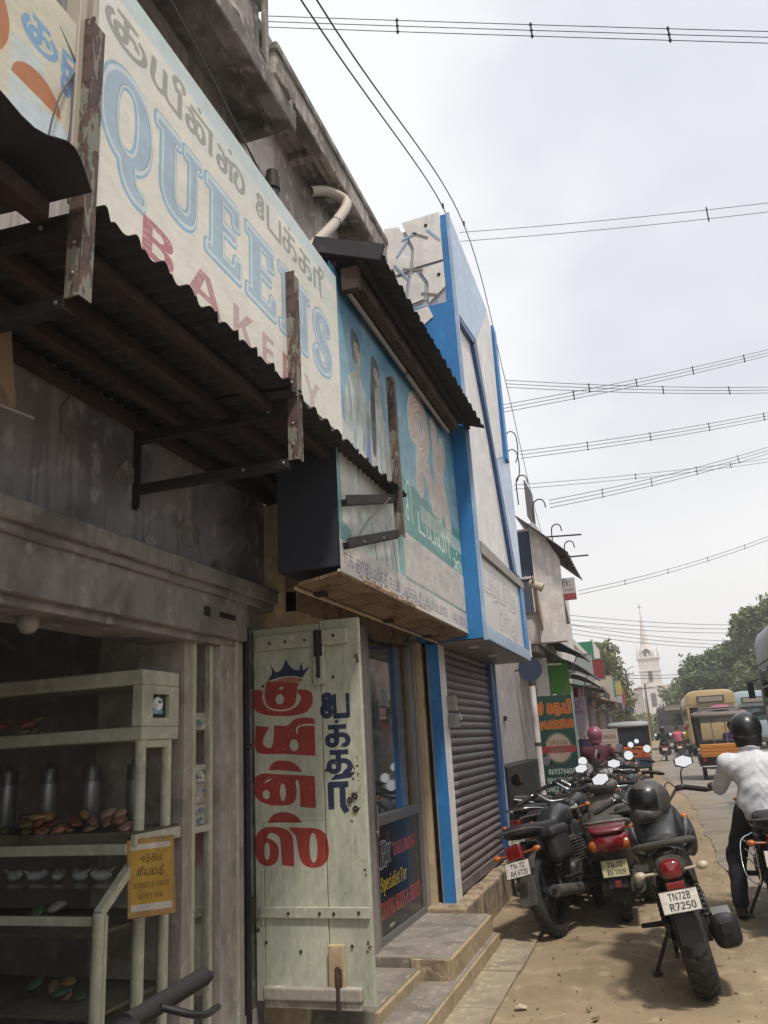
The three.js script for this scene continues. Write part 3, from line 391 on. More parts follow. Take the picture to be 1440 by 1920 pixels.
  bx(1.161, 0.1, '#b3aea4', '#6d8aa0', 'white box with pale blue print, lowest in the glazed showcase', 1); bx(1.262, 0.1, '#aaa69d', '#93a5ad', 'white box with small flower print, middle of the stack in the showcase', 2); bx(1.363, 0.09, '#b4afa6', '#2f4f8a', 'white box with dark blue print, top of the stack in the showcase', 3); bx(1.621, 0.09, '#b0aaa2', '#3e7f78', 'white box with red and teal print on the upper showcase shelf', 4);
  // steel flasks and sweets on the shelves
  for (let k = 0; k < 4; k++) { const f = thing('steel_flask', 'dull steel flask standing on the middle counter shelf', 'flask', [-3.14 + k * 0.25, 1.19, -3.42], 0, 'steel flasks on the counter'); mesh('body', lathe([[0, 0], [0.045, 0], [0.046, 0.19], [0.04, 0.22]], 18), mat(0x8d8f92, 0.38, 0.6), f); mesh('cap', lathe([[0.042, 0.215], [0.042, 0.28], [0.02, 0.29], [0.016, 0.31], [0, 0.312]], 18), mat(0x6a6b6d, 0.4, 0.5), f); }
  const sweet = (n, x, y, z, cols, lab, seed) => { const r = rng(seed), g = thing('sweet_packets', lab, 'sweets', [x, y, z]); for (let k = 0; k < n; k++) mesh('packet', at(new THREE.SphereGeometry(0.04, 9, 7).scale(0.8 + r() * 0.4, 0.3 + r() * 0.2, 0.55 + r() * 0.4), (r() - 0.5) * 0.22, 0.018 + (k % 3) * 0.028, (r() - 0.5) * 0.12, r() * 0.4, r() * 3, r() * 0.4), mat(cols[k % cols.length], 0.4), g); };
  sweet(8, -2.95, 1.19, -3.3, [0x4c5436, 0x6a6238, 0x5c4a34], 'green and yellow sweet packets left of the flasks', 1); sweet(10, -2.68, 1.19, -3.28, [0x7d5a3a, 0x6a4234, 0x8a6c44], 'orange and red sweet packets in front of the flasks', 2); sweet(9, -2.42, 1.19, -3.3, [0x8a6e5c, 0x7a5648, 0x937a66], 'pinkish biscuit packets by the counter end post', 3);
  sweet(7, -2.72, 0.82, -3.25, [0x7d6c3a, 0x465a3c, 0x7d7d78], 'yellow and white packets on the sloping counter shelf', 4); sweet(6, -2.62, 0.52, -3.2, [0x84683a, 0x34523c], 'orange and green packets on the lower counter shelf', 5); sweet(5, -2.98, 1.64, -3.28, [0x7d7872, 0x6a3a34, 0x5c6448], 'white and red packets in the upper cabinet', 7);
  for (let k = 0; k < 5; k++) { const t = thing('paper_bag', 'small crumpled white paper bag on the glass shelf of the counter', 'bag', [-2.95 + k * 0.12, 0.985 + 0.02, -3.3], k, 'white bags below the shelf'); mesh('bag', [ball(0, 0, 0, 0.045, 0.024, 0.03, 9), ball(0.03, 0.008, 0.01, 0.022, 0.02, 0.02, 7)], mat(0x8f9694, 0.7), t); mesh('twist', rod([-0.03, 0.01, 0], [-0.06, 0.03, 0.01], 0.012, 0.004, 6), mat(0x858b89, 0.7), t); }
  const lamp = thing('globe_lamp', 'unlit white globe lamp under the bakery lintel', 'lamp'); mesh('globe', ball(-2.3, 2.04, -2.55, 0.045, 0.05, 0.045), mat(0x8f8880, 0.3), lamp); mesh('cap', rod([-2.3, 2.07, -2.55], [-2.3, 2.11, -2.55], 0.025), M.iron, lamp);
  const ct = canvasTex(220, 300, (x, w, h) => { x.fillStyle = '#a8854e'; x.fillRect(0, 0, w, h); x.fillStyle = '#c9bfb6'; x.fillRect(14, 18, w - 28, h - 40); x.fillStyle = '#b8923c'; x.fillRect(14, 40, w - 28, h - 88); const t = '#5a4a1c'; tamilFit(x, 'ja tha ka ma', 60, 165, 62, 26, t, 0.16); tamilFit(x, 'na~ va la tha~', 42, 175, 116, 26, t, 0.16); textFit(x, 'SERVICE & TODAY', 24, 196, 190, 20, 'bold #px serif', t); textFit(x, 'DON\'T ASK', 50, 165, 232, 20, 'bold #px serif', t); grain(x, w, h, 0.18, 4); });
  const cd = thing('yellow_notice', 'yellow card notice with dark lettering tied to the counter post', 'notice', [-2.26, 0.845, -3.2]); cd.rotation.set(0, 0.5, 0.04); mesh('board', rbox(0, 0.2, 0, 0.315, -0.008, 0, 0.002, 1), mat(0x8a6f44, 0.8), cd); mesh('print', faceZ(0.003, 0.197, 0.003, 0.312, 0.0022), mat(0xffffff, 0.7, 0, { map: ct }), cd);
}

// ---------------------------------------------------------------- bakery sign boards, posts and awning
{
  const z0 = -1.665, z1 = -3.745, y0 = 3.085, y1 = 4.06, PX = 800, w = Math.round((z0 - z1) * PX), h = Math.round((y1 - y0) * PX), Z = (z) => (z0 - z) * PX, Y = (y) => (y1 - y) * PX;
  const tx = canvasTex(w, h, (c) => {
    c.fillStyle = '#e0dace'; c.fillRect(0, 0, w, h);
    c.fillStyle = '#c5d0cf'; c.fillRect(0, 0, w, h * 0.1); const r = rng(3);
    for (let k = 0; k < 90; k++) { c.fillStyle = `rgba(196,212,210,${0.05 + r() * 0.06})`; c.beginPath(); c.ellipse(r() * w, r() * h * 0.28, 60 + r() * 130, 20 + r() * 40, 0, 0, 7); c.fill(); }
    const olive = '#9e9d94';
    tamilFit(c, 'ku ya~ na. sa.', Z(-1.72), Z(-2.68), Y(3.92), 0.12 * PX, olive, 0.17); tamilFit(c, 'ee pa ka. ka ra~', Z(-2.76), Z(-3.56), Y(3.93), 0.12 * PX, olive, 0.17);
    // QUEENS: a pale outline, darker flank and blue face
    const q = [['Q', -1.69, -1.985], ['U', -2.0, -2.30], ['E', -2.335, -2.62], ['E', -2.665, -2.95], ['N', -2.99, -3.34], ['S', -3.385, -3.64]];
    for (const [ch, a, b] of q) { const F = 'bold #px serif'; textFit(c, ch, Z(a) - 5, Z(b) - 5, Y(3.365) + 4, 0.33 * PX, F, null, ['#93b4c6', 12]); textFit(c, ch, Z(a), Z(b), Y(3.365), 0.33 * PX, F, null, ['#ccd6d8', 7]); textFit(c, ch, Z(a) + 5, Z(b) + 4, Y(3.365) - 3, 0.32 * PX, F, '#9ba6ae'); textFit(c, ch, Z(a), Z(b) - 4, Y(3.365), 0.325 * PX, F, '#a6bac9'); }
    const k2 = [['B', -1.9, -2.14], ['A', -2.2, -2.46], ['K', -2.52, -2.72], ['E', -2.78, -2.93], ['R', -2.98, -3.16], ['Y', -3.24, -3.44]];
    k2.forEach(([ch, a, b], i) => textFit(c, ch, Z(a), Z(b), Y(3.095), 0.145 * PX, 'bold #px sans-serif', ['#b0747a', '#b58886', '#bda0a0', '#bfa4a4', '#b88a86', '#c2b0aa'][i]));
    // weathered scratches over the faded red letters
    for (let k = 0; k < 900; k++) { const x = Z(-1.85) + r() * Z(-3.5) * 0.9, y = Y(3.27) + r() * 0.3 * PX; c.fillStyle = `rgba(211,203,190,${0.25 + r() * 0.6})`; c.fillRect(x, y, 6 + r() * 34, 1 + r() * 2.4); }
    for (let k = 0; k < 500; k++) { c.fillStyle = `rgba(120,112,98,${r() * 0.16})`; c.fillRect(r() * w, r() * h, 1 + r() * 3, 3 + r() * 26); }
    grain(c, w, h, 0.1, 8);
  });
  const s = thing('bakery_signboard', 'large cream signboard with blue QUEENS lettering above the bakery awning', 'sign');
  mesh('board', rbox(-1.44, -1.392, y0, y1, z0, z1, 0.004, 1), M.white, s); mesh('lettering', faceX(-1.389, z0 - 0.002, z1 + 0.002, y0 + 0.002, y1 - 0.002), mat(0xffffff, 0.55, 0, { map: tx }), s); mesh('edge_strip', rbox(-1.446, -1.386, y0, y1 + 0.01, z0 + 0.024, z0 + 0.002, 0.003, 1), mat(0xaea596, 0.6), s); mesh('back_frame', [beam([-1.46, y0, -2.0], [-1.46, y1, -2.0], 0.04, 0.03), beam([-1.46, y0, -3.3], [-1.46, y1, -3.3], 0.04, 0.03), beam([-1.475, 3.9, z0], [-1.475, 3.9, z1], 0.03, 0.04)], M.rust, s);
  // neighbour's board with orange discs
  const a0 = -0.2, a1 = -1.575, b0 = 3.1, b1 = 3.66, w2 = Math.round((a0 - a1) * 500), h2 = Math.round((b1 - b0) * 500), ZZ = (z) => (a0 - z) * 500, YY = (y) => (b1 - y) * 500;
  const t2 = canvasTex(w2, h2, (c) => { c.fillStyle = '#cfc8b4'; c.fillRect(0, 0, w2, h2); c.fillStyle = '#c5ceca'; c.fillRect(ZZ(-1.34), YY(3.4), 60, 400); tamil(c, 'ku ra ee', ZZ(-1.38), YY(3.52), 44, '#7fa6c6', 0.2, 1.25); tamil(c, 'ka', ZZ(-1.53), YY(3.48), 52, '#7f95bd', 0.24, 0.7); c.fillStyle = '#b5764e'; c.beginPath(); c.arc(ZZ(-1.17), YY(3.38), 78, 0, 7); c.fill(); c.beginPath(); c.ellipse(ZZ(-1.44), YY(3.27), 48, 40, 0, 3.14, 6.28); c.fill(); c.beginPath(); c.ellipse(ZZ(-1.6), YY(3.1), 40, 60, 0, 0, 7); c.fill(); c.fillStyle = '#c5d0d6'; c.beginPath(); c.ellipse(ZZ(-1.46), YY(3.2), 60, 22, -0.3, 0, 7); c.fill(); grain(c, w2, h2, 0.12, 5); });
  const n = thing('neighbour_signboard', 'faded cream signboard with orange discs and pale blue lettering beside the rusty post', 'sign');
  mesh('board', rbox(-1.43, -1.392, b0, b1, a0, a1, 0.004, 1), M.white, n); mesh('lettering', faceX(-1.389, a0 - 0.002, a1 + 0.002, b0 + 0.002, b1 - 0.002), mat(0xffffff, 0.6, 0, { map: t2 }), n);
  mesh('edge_strip', rbox(-1.435, -1.38, b0, b1 + 0.2, a1 + 0.0, a1 - 0.03, 0.003, 1), mat(0xaea596, 0.6), n);
  const lp = thing('sign_lamp_box', 'black sooty lamp box wedged behind the neighbouring signboard', 'lamp'); mesh('housing', [at(new RoundedBoxGeometry(0.12, 0.14, 0.2, 2, 0.01), -1.5, 3.66, -1.5, 0, 0, 0.3)], M.darkrust, lp); mesh('stay', rod([-1.4, 3.66, -1.42], [-1.39, 3.52, -1.58], 0.006), M.lintel, lp); mesh('cable', tube([[-1.39, 3.5, -1.585], [-1.375, 3.3, -1.5], [-1.37, 3.1, -1.47], [-1.375, 3.2, -1.55], [-1.385, 3.45, -1.57]], 0.003, 30, 5), M.wire, lp);
  // angle iron posts standing through the awning edge, each with its wall bracket
  const post = (z, top, label, mt = M.paintpeel, flat) => {
    const p = thing('awning_bracket', label, 'bracket'), x = -1.37;
    mesh('post', [box(x - 0.025, x + 0.025, 2.73, top, z - 0.003, z + 0.003), box(x + 0.019, x + 0.025, 2.73, top - 0.02, z - 0.05, z - 0.003), box(x - 0.022, x + 0.018, top - 0.03, top - 0.024, z - 0.05, z)], mt, p);
    if (flat) { mesh('upper_arm', [beam([-1.39, 2.71, -3.72], [-1.39, 2.965, z + 0.01], 0.03, 0.035), beam([-1.375, 2.725, -3.72], [-1.375, 2.98, z + 0.01], 0.005, 0.05)], M.darkrust, p); mesh('lower_arm', [beam([-1.39, 2.48, -3.72], [-1.39, 2.735, z + 0.01], 0.03, 0.035), beam([-1.375, 2.495, -3.72], [-1.375, 2.75, z + 0.01], 0.005, 0.05)], M.darkrust, p); mesh('bolt', [[-3.95, 2.55], [-4.3, 2.65], [-4.45, 2.93]].map(([bz, by]) => ball(-1.369, by, bz, 0.005, 0.008, 0.008, 8)), M.metal, p); mesh('stay_wire', tube([[-1.37, 2.95, -4.5], [-1.38, 2.72, -4.1], [-1.38, 2.5, -3.8]], 0.005, 14, 5), M.wire, p); return; }
    mesh('upper_arm', [box(-2.2, x - 0.026, 2.955, 3.0, z - 0.003, z + 0.003), box(-2.2, x - 0.026, 2.955, 2.96, z - 0.04, z - 0.003)], M.darkrust, p); mesh('lower_arm', [box(-2.2, x - 0.026, 2.7, 2.74, z - 0.003, z + 0.003), box(-2.2, x - 0.026, 2.7, 2.705, z - 0.04, z - 0.003)], M.darkrust, p); mesh('wall_leg', [box(-2.2, -2.16, 2.62, 3.03, z + 0.003, z + 0.009), box(-2.199, -2.194, 2.62, 3.03, z - 0.03, z + 0.003)], M.darkrust, p);
    mesh('bolt', [[x - 0.05, 2.72], [x - 0.25, 2.72], [x - 0.12, 2.98], [x, 3.1], [x, 2.8], [x, 2.9]].map(([bx, by]) => ball(bx, by, z + 0.005, 0.008, 0.008, 0.006, 8)), M.metal, p);
  };
  post(-1.6, 3.7, 'tall rusty angle iron post with flaking green paint between the two signboards'); post(-3.06, 3.68, 'rusty angle iron post with flaking paint crossing the QUEENS lettering', M.paintpeel); post(-4.62, 3.82, 'black angle iron frame with rusty post in front of the tailor signboard', M.paintpeel, true);
  // awning sheets and timbers
  const a = thing('bakery_awning', 'dark corrugated iron awning on rusty rafters above the bakery front', 'awning');
  let z = -1.66, i = 0; while (z > -3.0) { mesh('roof_sheet', corrugated(z, Math.max(z - 0.7, -3.09), -2.2, 3.1 + (i % 2) * 0.004, -1.345, 3.055 + (i % 2) * 0.004, { seed: i + 1 }), M.sheet, a); z -= 0.66; i++; }
  z = -2.99; while (z > -4.6) { mesh('roof_sheet', corrugated(z, Math.max(z - 0.8, -4.78), -2.2, 3.08 + (i % 2) * 0.004, -1.345, 3.03 + (i % 2) * 0.004, { seed: i + 1 }), M.sheet, a); z -= 0.76; i++; }
  for (const [x, y] of [[-1.5, 3.035], [-1.72, 3.04], [-1.95, 3.05], [-2.15, 3.05]]) mesh('rafter', rbox(x - 0.025, x + 0.025, y - 0.055, y - 0.002, -1.62, -4.7, 0.004, 1), M.rafter, a);
  const na = thing('neighbour_awning', 'black buckled corrugated awning sheet at the neighbouring shop by the rusty post', 'awning');
  { const g = corrugated(0.4, -1.585, -2.2, 3.12, -1.30, 3.06, { seed: 9, wave: 0.3, amp: 0.03, ragged: 0.03 }); mesh('roof_sheet', g, M.sheet, na); }
  for (const [x, y] of [[-1.45, 3.02], [-1.8, 3.02], [-2.12, 3.02]]) mesh('rafter', rbox(x - 0.03, x + 0.03, y - 0.06, y - 0.002, 0.4, -1.55, 0.004, 1), M.rafter, na);
  const pl = thing('hanging_board', 'brown weathered board hanging under the neighbouring awning', 'board'); mesh('panel', at(new RoundedBoxGeometry(0.02, 0.34, 0.4, 1, 0.004), -1.9, 2.78, -1.75, 0.06, 0, 0.1), M.soffit, pl); mesh('rail', rod([-1.88, 2.6, -1.6], [-1.86, 2.62, -2.02], 0.008), M.metal, pl);
}

// ---------------------------------------------------------------- the tailor's shop
{
  const z0 = -3.765, z1 = -6.735, y0 = 2.375, y1 = 4.2, PX = 560, w = Math.round((z0 - z1) * PX), h = Math.round((y1 - y0) * PX), Z = (z) => (z0 - z) * PX, Y = (y) => (y1 - y) * PX;
  const tx = canvasTex(w, h, (c) => {
    const r = rng(12);
    { const g = c.createLinearGradient(0, 0, 0, h * 0.7); g.addColorStop(0, '#33698c'); g.addColorStop(0.35, '#5b95ad'); g.addColorStop(0.8, '#8fb5b8'); c.fillStyle = g; c.fillRect(0, 0, w, h); }
    const blob = (n, col, x0, x1, ya, yb, s) => { for (let k = 0; k < n; k++) { c.fillStyle = col(r()); c.beginPath(); c.ellipse(lerp(x0, x1, r()), lerp(ya, yb, r()), s * (0.4 + r()), s * (0.3 + r() * 0.8), r() * 3, 0, 7); c.fill(); } };
    blob(120, (t) => `rgba(${120 + t * 60},${165 + t * 30},${185 + t * 20},0.10)`, 0, w, 0, h * 0.6, 120); blob(160, (t) => `rgba(${70 + t * 40},${125 + t * 30},${118 + t * 30},0.16)`, 0, w, h * 0.55, h, 110);
    c.fillStyle = '#5c8f88'; c.fillRect(Z(-4.95), Y(3.25), w, 0.45 * PX);
    // two printed figures in pale clothes with dark hair
    const soft = (x, y, rx, ry, col, n = 26, rot = 0) => { for (let k = 0; k < n; k++) { const t = 1 - k / n; c.fillStyle = col.replace('A', (0.09 + 0.05 * (k / n)).toFixed(3)); c.beginPath(); c.ellipse(x, y, rx * (0.55 + 0.6 * t), ry * (0.55 + 0.6 * t), rot, 0, 7); c.fill(); } };
    const fig = (x, top, s, suit, hairLong) => {
      c.fillStyle = suit; c.beginPath(); c.moveTo(x - 0.2 * s, top + 1.6 * s); c.quadraticCurveTo(x - 0.3 * s, top + 0.6 * s, x - 0.14 * s, top + 0.42 * s); c.lineTo(x - 0.02 * s, top + 0.34 * s); c.lineTo(x + 0.08 * s, top + 0.35 * s); c.quadraticCurveTo(x + 0.3 * s, top + 0.44 * s, x + 0.32 * s, top + 1.6 * s); c.fill();
      for (let k = 0; k < 16; k++) soft(x + (r() - 0.5) * 0.4 * s, top + (0.55 + r() * 0.8) * s, 0.02 * s + r() * 0.02 * s, 0.18 * s, r() > 0.5 ? 'rgba(120,138,146,A)' : 'rgba(206,210,206,A)', 8, (r() - 0.5) * 0.5);
      c.fillStyle = '#a9a08c'; c.beginPath(); c.moveTo(x - 0.01 * s, top + 0.26 * s); c.lineTo(x - 0.01 * s, top + 0.38 * s); c.lineTo(x + 0.06 * s, top + 0.42 * s); c.lineTo(x + 0.08 * s, top + 0.25 * s); c.fill();
      c.beginPath(); c.ellipse(x + 0.035 * s, top + 0.19 * s, 0.068 * s, 0.105 * s, 0.12, 0, 7); c.fill(); soft(x + 0.07 * s, top + 0.22 * s, 0.03 * s, 0.06 * s, 'rgba(196,186,160,A)', 14); soft(x + 0.0 * s, top + 0.24 * s, 0.03 * s, 0.05 * s, 'rgba(110,104,92,A)', 14);
      c.fillStyle = 'rgba(60,58,54,0.7)'; for (const [u, v, a2, b2] of [[0.015, 0.165, 0.014, 0.006], [0.065, 0.165, 0.014, 0.006], [0.015, 0.148, 0.018, 0.004], [0.067, 0.148, 0.018, 0.004], [0.045, 0.245, 0.02, 0.006]]) { c.beginPath(); c.ellipse(x + u * s, top + v * s, a2 * s, b2 * s, 0.1, 0, 7); c.fill(); } c.strokeStyle = 'rgba(90,84,74,0.6)'; c.lineWidth = 0.006 * s; c.beginPath(); c.moveTo(x + 0.042 * s, top + 0.165 * s); c.lineTo(x + 0.052 * s, top + 0.212 * s); c.lineTo(x + 0.036 * s, top + 0.216 * s); c.stroke();
      c.fillStyle = '#3b4344'; c.beginPath(); c.moveTo(x - 0.04 * s, top + 0.26 * s); c.quadraticCurveTo(x - 0.11 * s, top + 0.02 * s, x + 0.03 * s, top + 0.04 * s); c.quadraticCurveTo(x + 0.13 * s, top + 0.05 * s, x + 0.105 * s, top + 0.17 * s); c.quadraticCurveTo(x + 0.07 * s, top + 0.1 * s, x + 0.0 * s, top + 0.12 * s); c.quadraticCurveTo(x - 0.025 * s, top + 0.16 * s, x - 0.02 * s, top + 0.27 * s); c.fill();
      if (hairLong) { c.beginPath(); c.moveTo(x - 0.06 * s, top + 0.12 * s); c.quadraticCurveTo(x - 0.15 * s, top + 0.45 * s, x - 0.12 * s, top + 0.78 * s); c.quadraticCurveTo(x - 0.08 * s, top + 0.84 * s, x - 0.05 * s, top + 0.74 * s); c.quadraticCurveTo(x - 0.01 * s, top + 0.4 * s, x - 0.015 * s, top + 0.2 * s); c.fill(); }
    };
    fig(Z(-4.15), Y(3.98), 0.95 * PX, '#b7bfb9', false); fig(Z(-4.52), Y(3.97), 0.95 * PX, '#bcc0b8', true);
    c.fillStyle = '#7d95b5'; c.beginPath(); c.moveTo(Z(-3.9), Y(3.5)); c.lineTo(Z(-3.82), Y(2.9)); c.lineTo(Z(-4.0), Y(2.9)); c.fill(); c.fillStyle = '#6f84a6'; c.beginPath(); c.moveTo(Z(-4.35), Y(3.45)); c.lineTo(Z(-4.2), Y(2.9)); c.lineTo(Z(-4.4), Y(2.75)); c.fill();
    c.fillStyle = '#bdbdb4'; for (const [a, b, t, q] of [[-3.8, -4.05, 3.3, 2.6], [-4.1, -4.5, 3.2, 2.75], [-4.6, -4.78, 3.35, 2.72]]) { c.beginPath(); c.moveTo(Z(a), Y(t)); c.lineTo(Z(b), Y(t - 0.1)); c.lineTo(Z(b) - 10, Y(q)); c.lineTo(Z(a) + 14, Y(q + 0.05)); c.fill(); }
    c.strokeStyle = '#4c6b70'; c.lineWidth = 9; for (const a of [-4.3, -4.5, -4.62, -4.7]) { c.beginPath(); c.moveTo(Z(a), Y(2.75)); c.lineTo(Z(a - 0.08), Y(2.5)); c.stroke(); }
    // curled RK emblem
    const rk = (dx, dy, lw, col) => { c.strokeStyle = col; c.lineWidth = lw; c.lineCap = 'round'; c.lineJoin = 'round'; const s = 0.8 * PX, x = Z(-5.4) + dx, y = Y(3.98) + dy; c.beginPath(); c.moveTo(x + 0.1 * s, y + 0.8 * s); c.quadraticCurveTo(x + 0.22 * s, y + 0.4 * s, x + 0.14 * s, y + 0.18 * s); c.moveTo(x - 0.04 * s, y + 0.3 * s); c.bezierCurveTo(x - 0.1 * s, y - 0.1 * s, x + 0.5 * s, y - 0.16 * s, x + 0.46 * s, y + 0.18 * s); c.bezierCurveTo(x + 0.44 * s, y + 0.4 * s, x + 0.2 * s, y + 0.4 * s, x + 0.2 * s, y + 0.42 * s); c.quadraticCurveTo(x + 0.4 * s, y + 0.5 * s, x + 0.6 * s, y + 0.86 * s); c.moveTo(x + 0.8 * s, y + 0.0); c.quadraticCurveTo(x + 0.86 * s, y + 0.4 * s, x + 0.76 * s, y + 0.9 * s); c.moveTo(x + 1.12 * s, y + 0.12 * s); c.quadraticCurveTo(x + 0.96 * s, y + 0.4 * s, x + 0.82 * s, y + 0.46 * s); c.quadraticCurveTo(x + 1.0 * s, y + 0.56 * s, x + 1.14 * s, y + 0.94 * s); c.stroke(); };
    rk(0, 0, 120, '#c3c4bb'); rk(4, 3, 70, '#b98f7c'); rk(2, 2, 54, '#cfc3b4'); rk(0, 0, 24, '#b9846c'); rk(0, 0, 12, '#d6cfc6');
    // tailor's name in pale script on teal
    const pale = '#c4cfc8'; c.fillStyle = '#9fb5ab'; c.fillRect(Z(-5.45), Y(3.17), 1.3 * PX, 0.12 * PX);
    tamil(c, 'e', Z(-5.06), Y(3.26), 0.3 * PX, pale, 0.09, 0.62); tamil(c, 'ta ya. la ra~', Z(-5.36), Y(3.1), 0.15 * PX, pale, 0.13, 1.5); tamil(c, 'sa.', Z(-6.4), Y(2.98), 0.17 * PX, pale, 0.13, 1.3);
    c.fillStyle = '#c3bcb4'; c.fillRect(Z(-4.95), Y(2.86), w, 0.34 * PX); c.fillStyle = '#b3aaa6'; for (let k = 0; k < 5; k++) tamilFit(c, 'ta ya la ra ka ma pa na ra la', Z(-5.2), Z(-6.4), Y(2.8 - k * 0.055), 15, '#b5aca6', 0.14);
    c.fillStyle = '#c9c2bb'; c.fillRect(0, Y(2.54), w, h); c.fillStyle = '#8c978f'; c.fillRect(Z(-4.95), Y(2.553), w, 0.026 * PX);
    const ink = '#83808f'; tamilFit(c, 'ra ka. _ tha ra na va la~ ka tha~ _ ra va na. _ ma la ka tha pa ra~ _ ma na va ra la pa ya ra ka', Z(-3.82), Z(-6.05), Y(2.475), 0.062 * PX, ink, 0.17); textFit(c, '0462 - 2502045', Z(-6.22), Z(-6.69), Y(2.405), 0.075 * PX, 'bold #px sans-serif', ink);
    // torn vinyl along the lower edge
    for (let k = 0; k < 40; k++) { c.fillStyle = ['#b79f82', '#8b6e52', '#d2cabd'][k % 3]; c.beginPath(); c.ellipse(Z(-4.05) + k * 20 + r() * 12, h - r() * 14, 8 + r() * 18, 3 + r() * 5, 0.2, 0, 7); c.fill(); }
    for (let k = 0; k < 80; k++) soft(r() * w, r() * h, 30 + r() * 80, 14 + r() * 40, r() > 0.4 ? 'rgba(200,204,198,A)' : 'rgba(120,128,120,A)', 2); grain(c, w, h, 0.2, 31);
  });
  const s = thing('tailor_signboard', 'blue and teal printed tailor signboard with RK emblem and two pale figures', 'sign');
  mesh('box', rbox(-1.8, -1.443, y0 + 0.02, y1 - 0.02, z0 - 0.01, z1, 0.004, 1), mat(0x2a2e38, 0.8), s); mesh('print', faceX(-1.440, z0, z1, y0, y1), mat(0xffffff, 0.5, 0, { map: tx }), s); mesh('edge_trim', rbox(-1.46, -1.436, y0 - 0.012, y0 + 0.002, z0, z1, 0.003, 1), M.white, s);
  const r = rng(2); for (let k = 0; k < 6; k++) mesh('torn_flap', at(new THREE.BoxGeometry(0.003, 0.012 + r() * 0.016, 0.1 + r() * 0.16), -1.434 + r() * 0.006, y0 - 0.008, -4.15 - k * 0.17 - r() * 0.05, 0.14 * (r() - 0.5), 0, 0.5 * (r() - 0.3)), M.soffit, s);
  // soffit of boards under the sign, sloping up to the wall
  const so = thing('sign_soffit', 'flaking brown plank soffit under the tailor signboard', 'soffit'); for (let k = 0; k < 2; k++) mesh('plank', at(new RoundedBoxGeometry(0.116, 0.02, 2.95, 1, 0.003), -1.51 - k * 0.12, 2.352 - k * 0.018, -5.25, 0, 0, 0.15), M.soffit, so); mesh('edge_bead', rod([-1.71, 2.31, -3.8], [-1.71, 2.31, -6.7], 0.012, 0.012, 8), M.cream, so); for (const z of [-4.0, -5.2, -6.2]) mesh('hanger', rbox(-1.7, -1.64, 2.3, 2.33, z, z - 0.08, 0.004), M.darkrust, so);
  // roof over the sign
  const a = thing('tailor_awning', 'black corrugated iron awning over the tailor signboard', 'awning'); let z = -3.86, i = 0; while (z > -6.7) { mesh('roof_sheet', corrugated(z, Math.max(z - 0.78, -6.74), -1.56, 4.37 + (i % 2) * 0.003, -1.135, 4.2 + (i % 2) * 0.003, { seed: 20 + i, wave: 0.085, ragged: 0.006 }), M.sheet, a); z -= 0.74; i++; }
  mesh('end_fascia', at(new THREE.BoxGeometry(0.46, 0.1, 0.02), -1.35, 4.30, -3.845, 0, 0, -0.38), M.sheet, a); mesh('purlin', rbox(-1.3, -1.26, 4.2, 4.24, -3.86, -6.73, 0.003, 1), M.darkrust, a); mesh('purlin', rbox(-1.47, -1.43, 4.21, 4.25, -3.86, -6.73, 0.003, 1), M.darkrust, a);
  const tl = thing('tube_light', 'long rusty tube light batten under the black awning', 'lamp'); mesh('batten', rbox(-1.38, -1.31, 4.1, 4.19, -3.9, -6.45, 0.006), M.rust, tl); mesh('tube', rod([-1.395, 4.08, -3.95], [-1.395, 4.08, -5.1], 0.016, 0.016, 12), mat(0x9b938c, 0.3), tl); mesh('tube', rod([-1.395, 4.08, -5.15], [-1.395, 4.08, -6.4], 0.016, 0.016, 12), mat(0x9b938c, 0.3), tl); mesh('end_cap', rbox(-1.41, -1.3, 4.05, 4.2, -3.88, -3.93, 0.006), M.rust, tl);
  // shop walls and glazed door
  const b = thing('tailor_shop', 'narrow tailor shop with dark interior behind an aluminium glass door', 'shop');
  mesh('side_wall', [box(-2.6, -1.98, 0.1, 2.42, -4.4, -4.62), box(-2.2, -2.0, 0.1, 3.0, -4.42, -5.2)], M.cream, b); mesh('pillar', [rbox(-2.1, -1.86, 0.2, 2.32, -6.66, -6.74, 0.006), rbox(-2.1, -1.9, 0.2, 2.4, -6.74, -7.05, 0.006)], M.cream, b); mesh('head_panel', box(-2.05, -1.97, 2.3, 2.7, -4.4, -6.8), M.soffit, b);
  mesh('room', [box(-4.6, -4.55, 0.2, 2.8, -4.7, -7.2), box(-4.55, -2.1, 0.2, 2.8, -4.62, -4.68), box(-4.55, -2.1, 0.2, 2.8, -7.06, -7.12), box(-4.55, -2.0, 2.6, 2.7, -4.68, -7.06), box(-4.55, -1.96, 0.1, 0.2, -4.68, -7.06)], stained(61, [0x5f7a7a, 0x4c6462, 0x6f8a88], 2.2, { size: 256 }), b);
